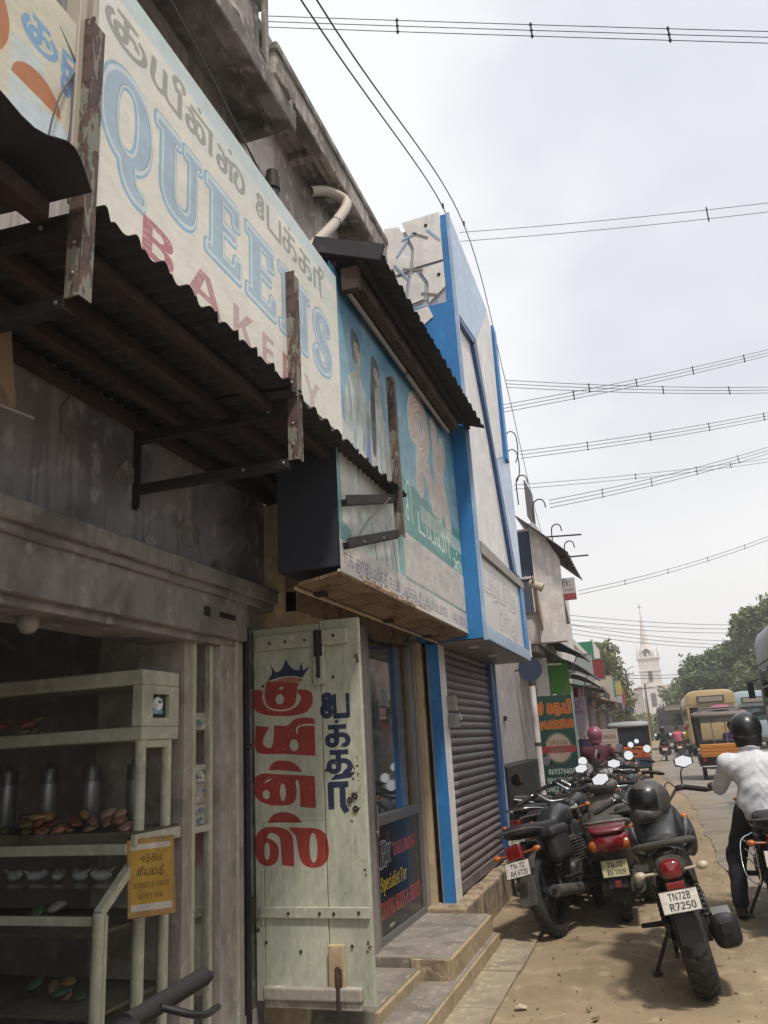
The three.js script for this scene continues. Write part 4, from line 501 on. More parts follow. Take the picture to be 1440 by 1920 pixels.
  const dr = thing('glass_door', 'aluminium framed glass door of the tailor with dark lettered lower panel', 'door'), x = -1.93; mesh('jamb', [rbox(x - 0.06, x + 0.03, 0.16, 2.32, -5.27, -5.39, 0.006), rbox(x - 0.06, x + 0.02, 0.16, 2.32, -5.39, -5.44, 0.004)], M.aluminium, dr); mesh('jamb', [rbox(x - 0.06, x + 0.03, 0.16, 2.32, -6.6, -6.66, 0.006)], M.aluminium, dr); mesh('stile', rbox(x - 0.03, x + 0.015, 0.21, 2.28, -5.445, -5.5, 0.005), M.metal, dr); mesh('stile', rbox(x - 0.03, x + 0.015, 0.21, 2.28, -6.54, -6.595, 0.005), M.metal, dr); mesh('middle_rail', rbox(x - 0.03, x + 0.02, 0.96, 1.03, -5.5, -6.54, 0.005), M.metal, dr); mesh('bottom_rail', rbox(x - 0.03, x + 0.015, 0.2, 0.27, -5.5, -6.54, 0.005), M.metal, dr); mesh('sill', rbox(x - 0.08, x + 0.04, 0.19, 0.21, -5.3, -6.64, 0.004), M.aluminium, dr); mesh('upper_pane', box(x - 0.012, x - 0.007, 1.03, 2.26, -5.5, -6.54), M.glass, dr);
  const pt = canvasTex(520, 350, (c, W, H) => { c.fillStyle = '#16141a'; c.fillRect(0, 0, W, H); c.fillStyle = '#1b1f2c'; c.fillRect(190, 0, 150, H); c.fillStyle = '#393230'; c.fillRect(350, 0, W, H); textFit(c, 'R', 24, 100, 140, 88, 'italic bold #px serif', null, ['#a6a3a8', 3]); textFit(c, 'K', 96, 150, 128, 62, 'italic bold #px serif', null, ['#a6a3a8', 3]); textFit(c, 'M.', 100, 158, 58, 34, 'italic #px serif', null, ['#6f7078', 2]); textFit(c, 'TAILORING', 180, 460, 116, 44, 'bold #px serif', '#b5432c'); textFit(c, 'Specialist For', 30, 330, 214, 46, 'bold #px serif', '#b79a26'); textFit(c, 'WEDDING SUITS & SHIRTS', -36, 500, 300, 52, 'bold #px serif', '#b5432c'); c.fillStyle = '#9b958a'; c.beginPath(); c.ellipse(130, 332, 34, 6, 0, 0, 7); c.fill(); grain(c, W, H, 0.2, 3); });
  const lp = mesh('lower_panel', box(x - 0.014, x - 0.006, 0.27, 0.96, -5.5, -6.54), M.darkpanel, dr); mesh('lettering', faceX(x - 0.003, -5.502, -6.538, 0.272, 0.958), phys({ map: pt, roughness: 0.25 }), lp);
  mesh('handle', [rod([x + 0.03, 0.9, -5.47], [x + 0.03, 1.1, -5.47], 0.008), ball(x + 0.02, 0.93, -5.47, 0.012)], M.steel, dr);
  // things seen through the glass
  const cal = thing('wall_calendar', 'pale paper calendar hanging behind the tailor glass door', 'calendar'); mesh('sheet', box(-2.3, -2.295, 1.5, 1.78, -5.62, -5.84), mat(0x9b9288, 0.8), cal); mesh('print', [0, 1, 2].map((k) => box(-2.2945, -2.2935, 1.53 + k * 0.07, 1.57 + k * 0.07, -5.65, -5.81)), mat(0x6f625c, 0.8), cal); mesh('string', rod([-2.3, 1.78, -5.73], [-2.3, 2.7, -5.73], 0.002), M.wire, cal);
  const rk = thing('fabric_shelf', 'wooden cutting table with shelf boards inside the tailor shop', 'table'); mesh('top', rbox(-3.2, -2.4, 0.92, 0.97, -5.0, -7.0, 0.006), M.shelfwood, rk); for (const [lx, lz] of [[-3.15, -5.05], [-2.45, -5.05], [-3.15, -6.95], [-2.45, -6.95]]) mesh('leg', rbox(lx - 0.03, lx + 0.03, 0.2, 0.92, lz - 0.03, lz + 0.03, 0.004), M.shelfwood, rk);
  const cloth = (n, X, Y0, Zc, col, lab, seed, s = 1) => { const q = rng(seed), g = thing('cloth_bundle', lab, 'cloth', [X, Y0, Zc]); for (let k = 0; k < n; k++) { const a = q() * 6.3, u = [(q() - 0.5) * 0.2 * s, (0.05 + k * 0.03) * s, (q() - 0.5) * 0.25 * s]; mesh('fold', tube([[u[0] - 0.12 * Math.cos(a) * s, u[1], u[2] - 0.12 * Math.sin(a) * s], [u[0], u[1] + 0.05 * s, u[2] + 0.04 * s], [u[0] + 0.12 * Math.cos(a) * s, u[1] - 0.01, u[2] + 0.12 * Math.sin(a) * s]], 0.04 * s, 12, 8), mat(col[k % col.length], 0.9), g); } };
  cloth(7, -2.55, 0.98, -5.8, [0x8f8fa3, 0xa3a3b0, 0x77778c], 'grey and white cloth bundle on the tailor table', 1, 1.2); cloth(6, -2.5, 0.98, -6.4, [0xa3b0c0, 0xb8c0c8], 'pale blue cloth bundle on the tailor table', 2); cloth(5, -2.2, 1.03, -5.75, [0x2e6a34, 0x3a7a3e], 'bright green cloth hung behind the tailor glass', 3, 1.1);
}

// ---------------------------------------------------------------- blue panelled shop with roller shutter
{
  M.blue = stained(71, [0x3079b8, 0x2b6ca6, 0x3783c2], 2.5, { size: 512, bump: 0.0004, rough: 0.38, patch: 0.6, f: 4 }); M.darkblue = stained(72, [0x33588a, 0x2b4a75, 0x3b6394], 2.1, { size: 256, bump: 0.0004, rough: 0.4, patch: 0.6 }); M.paleblue = stained(73, [0x9db4d0, 0x8ba3c0, 0xa9bdd6], 2.8, { size: 256, bump: 0.0004, rough: 0.22, patch: 0.6, f: 4 }); M.panelwhite = stained(74, [0xe0dcd8, 0xd2cdc8, 0xe6e3df], 2.9, { size: 512, bump: 0.0005, rough: 0.45, patch: 0.62, f: 4 });
  const b = thing('blue_shopfront', 'blue and white panelled shopfront box projecting over a roller shutter', 'shop'), XF = -1.28, zn = -6.745, zf = -9.22;
  mesh('core', [box(-2.3, XF - 0.06, 2.36, 6.42, zn - 0.03, zf + 0.02)], M.graywall, b); mesh('body', [box(-8.8, -2.3, 0, 6.2, -9.32, -9.5), box(-2.3, -1.82, 0.2, 2.34, -9.02, -9.4)], M.graywall, b);
  // side facing the tailor: blue lower part, damaged white panel above
  mesh('side_panel', box(-1.95, XF - 0.03, 2.32, 5.55, zn - 0.03, zn + 0.0), M.blue, b); mesh('side_panel', box(-1.372, XF - 0.03, 5.553, 6.52, zn - 0.03, zn + 0.0), M.blue, b); mesh('side_back', box(-1.96, -1.375, 5.553, 6.44, zn - 0.03, zn - 0.012), mat(0xa9b0ba, 0.5), b);
  const r = rng(14), shard = (pts, z = zn + 0.002) => mesh('white_panel', at(poly(pts, 0.004), 0, 0, z), M.panelwhite, b);
  shard([[-1.955, 5.95], [-1.72, 5.98], [-1.69, 6.2], [-1.8, 6.5], [-1.955, 6.52]]); shard([[-1.68, 6.0], [-1.375, 6.02], [-1.375, 6.56], [-1.77, 6.54], [-1.66, 6.22]]); shard([[-1.955, 5.62], [-1.8, 5.66], [-1.74, 5.93], [-1.955, 5.93]]); shard([[-1.77, 5.6], [-1.6, 5.63], [-1.58, 5.8], [-1.66, 5.95], [-1.71, 5.92]]); shard([[-1.55, 5.58], [-1.375, 5.72], [-1.375, 5.99], [-1.62, 5.97], [-1.54, 5.8]]); shard([[-1.7, 5.3], [-1.52, 5.42], [-1.56, 5.54], [-1.76, 5.52]], zn + 0.006);
  for (let k = 0; k < 7; k++) { const X = -1.9 + r() * 0.48, Yy = 5.66 + r() * 0.75; mesh('tape_strip', at(new THREE.BoxGeometry(0.16 + r() * 0.1, 0.022, 0.003), X, Yy, zn + 0.011, 0, 0, r() * 2 - 1), k % 3 ? M.paleblue : M.aluminium, b); } for (const [X, Yy] of [[-1.43, 5.86], [-1.52, 6.44], [-1.9, 6.02]]) mesh('fixing_hole', at(new THREE.CylinderGeometry(0.018, 0.018, 0.004, 14), X, Yy, zn + 0.009, Math.PI / 2), M.darkrust, b);
  mesh('corner_edge', box(XF - 0.03, XF + 0.004, 2.3, 6.53, zn - 0.03, zn + 0.004), M.paleblue, b);
  // front: every panel a piece, (z, y) outlines
  const fp = (name, pts, m, x = XF, t = 0.012) => { const g = poly(pts.map(([z, y]) => [-z, y]), t); g.rotateY(Math.PI / 2); g.translate(x - t, 0, 0); return mesh(name, g, m, b); };
  fp('front_panel', [[zn - 0.035, 5.42], [-7.64, 5.56], [-8.62, 6.44], [zn - 0.035, 6.52]], M.paleblue); fp('front_panel', [[-7.645, 5.55], [-8.63, 6.43], [-8.8, 6.32], [-8.72, 4.6], [-8.2, 4.4]], M.panelwhite); fp('front_panel', [[-8.204, 4.395], [-8.725, 4.595], [-8.99, 4.6], [-8.99, 4.4], [-9.2, 4.4], [-9.2, 3.24], [-8.84, 3.24]], M.paleblue);
  fp('front_panel', [[zn - 0.04, 3.2], [-8.66, 3.25], [-8.05, 4.55], [-7.52, 5.46], [zn - 0.04, 5.36]], M.panelwhite, XF - 0.045);
  fp('recess_edge', [[-8.66, 3.24], [-8.835, 3.24], [-8.2, 4.39], [-7.635, 5.545], [-7.5, 5.44], [-8.05, 4.55]], M.darkblue, XF - 0.004, 0.04); fp('recess_edge', [[zn - 0.04, 5.365], [-7.515, 5.465], [-7.63, 5.55], [zn - 0.035, 5.42]], M.darkblue, XF - 0.004, 0.04);
  fp('blue_fin', [[-8.82, 4.6], [-8.98, 4.6], [-8.98, 6.3], [-8.82, 6.34]], M.blue, XF + 0.03, 0.05); fp('blue_fin', [[-8.99, 4.41], [-9.2, 4.41], [-9.2, 4.9], [-8.99, 4.9]], M.paleblue, XF - 0.001);
  fp('sign_rail', [[zn - 0.035, 3.06], [-9.2, 3.12], [-9.2, 3.2], [zn - 0.035, 3.17]], M.aluminium, XF + 0.012, 0.03); fp('bottom_rail', [[zn - 0.035, 2.31], [-9.2, 2.31], [-9.2, 2.42], [zn - 0.035, 2.42]], M.paleblue, XF + 0.004, 0.03); fp('blue_fin', [[-8.95, 2.425], [-9.18, 2.425], [-9.18, 3.11], [-8.95, 3.11]], M.blue, XF + 0.006, 0.03);
  const st = canvasTex(700, 200, (c, W, H) => { c.fillStyle = '#cfc9c1'; c.fillRect(0, 0, W, H); for (const [dx, dy, col, lw] of [[4, 4, '#a8a39d', 0.22], [0, 0, '#8a8078', 0.2], [0, 0, '#d8d3cb', 0.11]]) { tamilFit(c, 'pa tha pa ra ma.', 40 + dx, 600 + dx, 34 + dy, 62, col, lw); tamilFit(c, 'e ra la', 240 + dx, 580 + dx, 128 + dy, 52, col, lw); } grain(c, W, H, 0.08, 9); });
  mesh('sign_panel', faceX(XF - 0.02, zn - 0.04, -8.95, 2.42, 3.1), mat(0xffffff, 0.4, 0, { map: st }), b); mesh('soffit', box(-1.78, XF - 0.03, 2.3, 2.316, zn - 0.03, zf), M.aluminium, b);
  for (const z of [-7.2, -8.1]) mesh('soffit_lamp', at(new THREE.CylinderGeometry(0.05, 0.05, 0.012, 18), -1.5, 2.296, z), M.panelwhite, b);
  mesh('pilaster', box(-1.81, -1.712, 0.24, 2.3, -6.72, -6.725), M.blue, b); mesh('pilaster', box(-1.81, -1.714, 0.24, 2.3, -6.726, -6.94), M.panelwhite, b); mesh('pilaster_edge', box(-1.82, -1.81, 0.22, 2.3, -6.715, -6.94), M.aluminium, b); mesh('pilaster', box(-1.82, -1.69, 0.28, 2.3, -8.93, -9.13), M.darkblue, b); mesh('pilaster_edge', box(-1.688, -1.675, 0.28, 2.3, -9.1, -9.135), M.paleblue, b);
  // roller shutter, every lath a piece
  const sh = thing('roller_shutter', 'closed mauve-grey roller shutter under the blue shopfront', 'shutter');
  M.lath = stained(75, [0x756868, 0x665a5a, 0x817473], 1.3, { size: 256, bump: 0.0006, rough: 0.5, patch: 0.55 });
  const prof = []; for (let k = 0; k <= 6; k++) { const t = k / 6; prof.push([Math.sin(t * Math.PI) * 0.016, t * 0.066]); } prof.push([-0.002, 0.066], [-0.002, 0]); const lg = poly(prof, 1.98).translate(0, 0, -8.93);
  const lm = boxUV(lg.clone()); lm.userData.keepUV = true; for (let k = 0; k < 27; k++) { const o = mesh('lath', lm, M.lath, sh); o.position.set(-1.745, 0.37 + k * 0.072, 0); } mesh('bottom_bar', rbox(-1.76, -1.72, 0.285, 0.368, -6.95, -8.93, 0.006), M.lath, sh); mesh('backing', box(-1.77, -1.752, 0.28, 2.34, -6.95, -8.93), M.darkrust, sh);
  const lk = thing('shutter_lock', 'steel lock box with padlock on the white pilaster beside the shutter', 'lock'); mesh('upper_case', rbox(-1.73, -1.64, 1.74, 1.87, -6.9, -6.99, 0.006), M.aluminium, lk); mesh('lower_case', rbox(-1.73, -1.63, 1.6, 1.71, -6.89, -7.0, 0.006), M.metal, lk); mesh('padlock', [rbox(-1.64, -1.61, 1.66, 1.7, -6.95, -6.99, 0.004), at(new THREE.TorusGeometry(0.014, 0.004, 6, 14), -1.625, 1.71, -6.97, 0, 1.57, 0)], M.steel, lk);
}

// ---------------------------------------------------------------- two-wheelers: local frame faces -z, origin under the rear axle
function plateTex(l1, l2, col = '#cfc9bf') { return mat(0xffffff, 0.5, 0, { map: canvasTex(200, 110, (c, w, h) => { c.fillStyle = '#3a3733'; c.fillRect(0, 0, w, h); c.fillStyle = col; c.fillRect(4, 4, w - 8, h - 8); textFit(c, l1, 44, 160, 50, 36, 'bold #px sans-serif', '#3b3a40'); textFit(c, l2, 36, 176, 97, 36, 'bold #px sans-serif', '#3b3a40'); grain(c, w, h, 0.2, 4); }) }); }
M.dust = stained(81, [0x4a4641, 0x3a3632, 0x5d574f], 0.5, { size: 256, bump: 0.0006, rough: 0.85 }); M.engine = stained(82, [0x55524d, 0x3a3835, 0x726d66], 0.4, { size: 256, bump: 0.001, rough: 0.5 }); M.engine.metalness = 0.4; M.seat = stained(83, [0x232224, 0x1a191b, 0x38342f], 0.6, { size: 256, bump: 0.0006, rough: 0.6 }); M.tyre = stained(84, [0x2c2a28, 0x211f1e, 0x453e37], 0.5, { size: 256, bump: 0.002, rough: 0.85 }); M.plastic = stained(85, [0x1e1e20, 0x171719, 0x2d2a28], 0.6, { size: 256, bump: 0.0004, rough: 0.5 });
const lampRed = phys({ color: 0x7a0f12, roughness: 0.15, clearcoat: 1, clearcoatRoughness: 0.1 }), lampAmber = phys({ color: 0xa85a1e, roughness: 0.25, clearcoat: 0.8 }), lampClear = phys({ color: 0xb5a98f, roughness: 0.2, clearcoat: 1 });
const paint = (c, r = 0.32) => phys({ color: c, roughness: r, clearcoat: 0.6, clearcoatRoughness: 0.25 });

function wheelGeos(R, t, spoked, wide) {
  const prof = [], n = 12; for (let k = 0; k <= n; k++) { const a = -Math.PI * 0.82 + k / n * Math.PI * 1.64; prof.push([R - t + Math.cos(a) * t, Math.sin(a) * t * wide]); }
  const tyre = [lathe(prof, 40).rotateZ(Math.PI / 2)]; // tread blocks round the crown
  for (let k = 0; k < 44; k++) { const a = k / 44 * Math.PI * 2, s = k % 2 ? 1 : -1; tyre.push(at(new THREE.BoxGeometry(t * wide * 0.9, 0.007, 0.022), s * t * wide * 0.42, R - 0.0035, 0, 0, s * 0.5, -s * 0.28).rotateX(a)); }
  const rim = [lathe([[R - t * 2 - 0.012, -0.03], [R - t * 1.75, -0.032], [R - t * 1.9, -0.012], [R - t * 1.9, 0.012], [R - t * 1.75, 0.032], [R - t * 2 - 0.012, 0.03]], 36).rotateZ(Math.PI / 2), rod([-0.06, 0, 0], [0.06, 0, 0], 0.055, 0.055, 18)];
  if (spoked) for (let k = 0; k < 28; k++) { const a = k / 28 * 6.2832, b = a + (k % 2 ? 0.5 : -0.5), s = k % 4 < 2 ? 0.035 : -0.035; rim.push(rod([s, Math.cos(b) * 0.05, Math.sin(b) * 0.05], [s * 0.2, Math.cos(a) * (R - t * 2), Math.sin(a) * (R - t * 2)], 0.0022, 0.0022, 4)); }
  else for (let k = 0; k < 6; k++) { const a = k / 6 * 6.2832; rim.push(at(new THREE.BoxGeometry(0.03, R - t * 2 - 0.03, 0.03), 0, (R - t * 2 + 0.04) / 2, 0).rotateX(a)); }
  return { tyre: join(tyre), rim: join(rim) };
}
const wheelCache = {};
function wheel(parent, x, y, z, R, t, spoked, wide, rimMat) { const k = [R, t, spoked, wide].join(), g = wheelCache[k] ??= wheelGeos(R, t, spoked, wide); const w = new THREE.Group(); w.name = 'wheel'; parent.add(w); w.position.set(x, y, z); mesh('rim', g.rim, rimMat, w); mesh('tyre', g.tyre, M.tyre, w); return w; }
function mirrorPart(parent, base, head, turn, shape = 'round') {
  const g = mesh('mirror', [tube([base, [lerp(base[0], head[0], 0.35), lerp(base[1], head[1], 0.6), base[2]], [head[0], head[1] - 0.03, head[2]]], 0.006, 12, 6), at(shape === 'hex' ? new THREE.CylinderGeometry(0.066, 0.05, 0.03, 6).scale(1.15, 1, 0.72) : new THREE.SphereGeometry(0.062, 16, 10).scale(shape === 'round' ? 0.9 : 1.1, 0.35, 0.9), 0, 0, 0, Math.PI / 2, 0, 0).translate(...head)], M.plastic, parent);
  const gl = at(new THREE.CylinderGeometry(0.056, 0.056, 0.004, shape === 'hex' ? 6 : 22).scale(shape === 'hex' ? 1.15 : 0.95, 1, shape === 'hex' ? 0.72 : 0.95), 0, 0, 0, Math.PI / 2 - 0.16, turn, 0).translate(head[0], head[1], head[2] + (shape === 'hex' ? 0.02 : 0.026)); mesh('mirror_glass', gl, M.mirror, g);
}
function motorcycle(o) { // a commuter or street motorcycle
  const b = thing('motorcycle', o.label, 'motorcycle', [o.x, 0, o.z], 0, o.group), body = o.paint ?? paint(0x17181b), R = o.R ?? 0.3, L = o.L ?? 1.28, sp = !!o.spoked, wide = o.wide ?? 1;
  const rearT = 0.05 * (o.fat ?? 1), W = 0.5;
  wheel(b, 0, R, 0, R, rearT, sp, wide * 1.05, sp ? M.chrome : M.plastic); const fw = new THREE.Group(); fw.name = 'front_assembly'; b.add(fw); fw.position.set(0, 0, -L + 0.28); fw.rotation.y = o.steer ?? 0; const F = (p) => [p[0], p[1], p[2] + L - 0.28];
  wheel(fw, 0, R, -0.28, R, 0.043, sp, 1, sp ? M.chrome : M.plastic);
  for (const s of [-1, 1]) mesh('fork_leg', [rod(F([s * 0.09, R, -L]), F([s * 0.09, 0.78, -L + 0.24]), 0.024, 0.019, 10), rod(F([s * 0.09, 0.55, -L + 0.12]), F([s * 0.09, 0.86, -L + 0.27]), 0.016, 0.016, 8)], s < 0 ? M.metal : M.metal, fw);
  { const pts = []; for (let k = 0; k <= 10; k++) { const a = 0.5 + k / 10 * 2.0; pts.push([a]); } const geo = []; for (let k = 0; k < 10; k++) { const a = 0.2 + k * 0.17, c = 0.2 + (k + 1) * 0.17, q = R + 0.03; geo.push(beam([0, R + Math.sin(a) * q, -0.28 - Math.cos(a) * q], [0, R + Math.sin(c) * q, -0.28 - Math.cos(c) * q], 0.1, 0.008)); } mesh('front_mudguard', geo, sp ? M.chrome : body, fw); }
  const hb = o.barY ?? 1.02, hz = -L + 0.42;
  mesh('handlebar', [tube(o.bare ? [F([-0.15, hb - 0.046, hz + 0.045]), F([-0.09, hb - 0.075, hz]), F([0, hb - 0.085, hz - 0.03]), F([0.09, hb - 0.075, hz]), F([0.15, hb - 0.046, hz + 0.045])] : [F([-0.36, hb - 0.01, hz + 0.1]), F([-0.22, hb + 0.03, hz + 0.03]), F([-0.1, hb - 0.06, hz - 0.04]), F([0.1, hb - 0.06, hz - 0.04]), F([0.22, hb + 0.03, hz + 0.03]), F([0.36, hb - 0.01, hz + 0.1])], 0.011, 30, 8), rod(F([-0.1, 0.86, -L + 0.27]), F([0.1, 0.86, -L + 0.27]), 0.03, 0.03, 10)], o.bare ? M.black : M.chrome, fw);
  for (const s of [-1, 1]) { { const gi = o.gripIn ?? 0.25, dr = o.drop ?? 0.04; mesh('grip', [rod(F([s * gi, hb - 0.016 + dr, hz + 0.045]), F([s * 0.385, hb - 0.016, hz + 0.112]), 0.018 * (o.gripR ?? 1), 0.018 * (o.gripR ?? 1), 14), rod(F([s * 0.385, hb - 0.016, hz + 0.112]), F([s * 0.405, hb - 0.022, hz + 0.122]), 0.014 * (o.gripR ?? 1), 0.012, 12)], M.rubber, fw); } if (!o.bare) mesh('cable', tube([F([s * 0.2, hb + 0.02, hz + 0.01]), F([s * 0.14, hb + 0.06, hz - 0.14]), F([s * 0.04, 0.9, hz - 0.2]), F([s * 0.03, 0.72, hz - 0.06])], 0.0045, 18, 5), M.black, fw); mesh('lever', [tube([F([s * 0.2, hb + 0.01 - (o.bare ? 0.03 : 0), hz]), F([s * 0.28, hb + 0.0 - (o.bare ? 0.05 : 0), hz - 0.03]), F([s * 0.38, hb - 0.03 - (o.bare ? 0.04 : 0), hz + 0.05])], o.bare ? 0.008 : 0.006, 12, 6), ...(o.bare ? [] : [rbox(s * 0.19, s * 0.245, hb + 0.005, hb + 0.045, F([0, 0, hz])[2] + 0.0, F([0, 0, hz])[2] + 0.05, 0.012)])], M.black, fw); if (o.mirrors !== 0 && !(o.mirrors === 'r' && s < 0) && !(o.mirrors === 'l' && s > 0)) mirrorPart(fw, F([s * 0.24, hb + 0.03, hz + 0.02]), F([s * (o.mx ?? 0.34), hb + (o.mh ?? 0.17), hz - 0.02]), -s * 0.12, o.mshape ?? 'round'); }
  mesh('headlamp', [ball(0, 0.86, F([0, 0, -L + 0.16])[2], 0.095, 0.09, 0.1), ...(o.cowl ? [loft([[F([0, 0, -L + 0.06])[2], 0.9, 0.05, 0.06], [F([0, 0, -L + 0.14])[2], 0.92, 0.12, 0.13, 0.12], [F([0, 0, -L + 0.28])[2], 0.95, 0.13, 0.12, 0.13]], 18)] : [])], body, fw); mesh('lamp_lens', ball(0, 0.86, F([0, 0, -L + 0.085])[2], 0.08, 0.078, 0.04), lampClear, fw); mesh('instrument', [rbox(-0.09, 0.09, 0.94, 1.0, F([0, 0, -L + 0.24])[2], F([0, 0, -L + 0.34])[2], 0.02), ball(-0.05, 1.0, F([0, 0, -L + 0.3])[2], 0.04, 0.03, 0.04, 10), ball(0.05, 1.0, F([0, 0, -L + 0.3])[2], 0.04, 0.03, 0.04, 10)], M.plastic, fw);
  for (const s of [-1, 1]) mesh('front_indicator', [rod(F([s * 0.08, 0.85, -L + 0.2]), F([s * 0.17, 0.85, -L + 0.2]), 0.007), ball(s * 0.19, 0.85, F([0, 0, -L + 0.2])[2], 0.03, 0.024, 0.024, 10)], lampAmber, fw);
  mesh('frame', [tube([[0, 0.82, -L + 0.3], [0, 0.72, -L + 0.5], [0, 0.68, -0.45], [0, 0.66, -0.2], [0, 0.7, 0.18]], 0.022, 24, 8), tube([[0, 0.8, -L + 0.3], [0, 0.5, -L + 0.38], [0, 0.24, -L + 0.5], [0, 0.22, -0.55]], 0.02, 20, 8), rod([0.06, 0.3, -0.42], [0.06, 0.66, -0.3], 0.016), rod([-0.06, 0.3, -0.42], [-0.06, 0.66, -0.3], 0.016), rod([0.06, 0.66, -0.3], [0.07, 0.7, 0.22], 0.014), rod([-0.06, 0.66, -0.3], [-0.07, 0.7, 0.22], 0.014)], M.black, b);
  for (const s of [-1, 1]) { mesh('swing_arm', beam([s * 0.1, 0.32, -0.45], [s * 0.1, R, 0.03], 0.03, 0.04), M.black, b); const geo = [rod([s * 0.12, R + 0.02, -0.02], [s * 0.1, 0.68, -0.12], 0.012)]; for (let k = 0; k < 8; k++) geo.push(at(new THREE.TorusGeometry(0.026, 0.006, 5, 12), s * lerp(0.12, 0.1, 0.3 + k * 0.07), lerp(R, 0.68, 0.3 + k * 0.07), lerp(-0.02, -0.12, 0.3 + k * 0.07), Math.PI / 2 + 0.25, 0, 0)); mesh('shock_absorber', geo, sp ? M.chrome : M.iron, b); }
  const fins = []; for (let k = 0; k < 7; k++) fins.push(rbox(-0.105, 0.105, 0.46 + k * 0.024, 0.472 + k * 0.024, -0.86, -0.68, 0.01, 1)); const en = mesh('engine', [rbox(-0.12, 0.12, 0.24, 0.46, -0.84, -0.46, 0.05), at(new THREE.CylinderGeometry(0.1, 0.1, 0.3, 22), 0, 0.35, -0.62, 0, 0, Math.PI / 2), at(new THREE.CylinderGeometry(0.075, 0.075, 0.32, 20), 0, 0.33, -0.78, 0, 0, Math.PI / 2), rbox(-0.07, 0.07, 0.46, 0.65, -0.84, -0.7, 0.02)], M.engine, b); mesh('cylinder_fins', fins, M.engine, en);
  const ex = mesh('exhaust_pipe', [tube([[0.05, 0.56, -0.88], [0.09, 0.44, -0.98], [0.13, 0.26, -0.92], [0.15, 0.24, -0.6], [0.16, 0.27, -0.3]], 0.021, 30, 10)], sp ? M.chrome : M.rust, b);
  if (o.sport) { mesh('silencer', [loft([[-0.34, 0.27, 0.04, 0.05, 0.05, 2.6, 0.17], [-0.2, 0.29, 0.075, 0.085, 0.085, 3, 0.19], [0.05, 0.32, 0.08, 0.1, 0.09, 3, 0.2], [0.09, 0.33, 0.07, 0.085, 0.08, 3, 0.2]], 20)], M.plastic, ex); mesh('silencer_outlet', [rbox(0.17, 0.23, 0.31, 0.38, 0.085, 0.1, 0.008)], M.black, ex); mesh('heat_shield', [rbox(0.15, 0.26, 0.395, 0.405, -0.22, 0.0, 0.004)], M.metal, ex); }
  else { mesh('silencer', [rod([0.155, 0.26, -0.36], [0.17, 0.33, 0.24], 0.04, 0.045, 18)], sp ? M.chrome : M.dust, ex); mesh('silencer_outlet', rod([0.17, 0.33, 0.24], [0.171, 0.332, 0.27], 0.018, 0.018, 12), M.black, ex); }
  mesh('fuel_tank', o.sport ? [loft([[-L + 0.36, 0.84, 0.07, 0.08], [-L + 0.44, 0.86, 0.13, 0.13, 0.12, 2.6], [-0.66, 0.86, 0.165, 0.16, 0.14, 2.6], [-0.5, 0.83, 0.14, 0.12, 0.12, 2.4], [-0.36, 0.78, 0.09, 0.05, 0.08]], 24)] : [loft([[-L + 0.38, 0.8, 0.05, 0.06], [-L + 0.44, 0.82, 0.1, 0.1, 0.09], [-0.68, 0.82, 0.13, 0.12, 0.11, 2.3], [-0.52, 0.8, 0.12, 0.1, 0.1], [-0.4, 0.76, 0.08, 0.05, 0.06]], 24), rod([0, 0.92, -0.66], [0, 0.95, -0.66], 0.03, 0.028, 16)], body, b);
  if (o.sport) for (const s of [-1, 1]) mesh('tank_shroud', [loft([[-L + 0.2, 0.74, 0.02, 0.05, 0.06, 2, s * 0.15], [-L + 0.38, 0.76, 0.04, 0.11, 0.14, 2.2, s * 0.19], [-0.66, 0.75, 0.03, 0.07, 0.11, 2.2, s * 0.17], [-0.52, 0.72, 0.012, 0.03, 0.05, 2, s * 0.13]], 16)], body, b);
  mesh('seat', o.sport ? [loft([[-0.52, 0.75, 0.06, 0.04], [-0.44, 0.77, 0.1, 0.05, 0.05, 2.8], [-0.1, 0.78, 0.12, 0.05, 0.05, 3], [-0.04, 0.82, 0.1, 0.05, 0.06, 3], [0.16, 0.86, 0.1, 0.045, 0.06, 3], [0.26, 0.87, 0.06, 0.03, 0.04]], 20)] : [loft([[-0.5, 0.76, 0.05, 0.03], [-0.44, 0.77, 0.1, 0.05, 0.04, 3], [-0.2, 0.77, 0.125, 0.055, 0.05, 3.2], [0.05, 0.785, 0.125, 0.055, 0.05, 3.2], [0.22, 0.795, 0.115, 0.05, 0.05, 3], [0.28, 0.79, 0.06, 0.03, 0.03]], 20)], o.seatMat ?? M.seat, b);
  for (const s of [-1, 1]) mesh('side_panel', o.sport ? [loft([[-0.5, 0.58, 0.015, 0.06, 0.1, 2, s * 0.1], [-0.3, 0.62, 0.03, 0.1, 0.13, 2.2, s * 0.11], [0.1, 0.72, 0.025, 0.08, 0.07, 2.2, s * 0.1], [0.34, 0.8, 0.01, 0.04, 0.03, 2, s * 0.07]], 14)] : [loft([[-0.48, 0.56, 0.01, 0.05, 0.07, 2, s * 0.1], [-0.34, 0.58, 0.025, 0.11, 0.12, 2.6, s * 0.12], [-0.12, 0.6, 0.02, 0.09, 0.09, 2.4, s * 0.12], [0.12, 0.68, 0.008, 0.04, 0.04, 2, s * 0.1]], 14)], body, b);
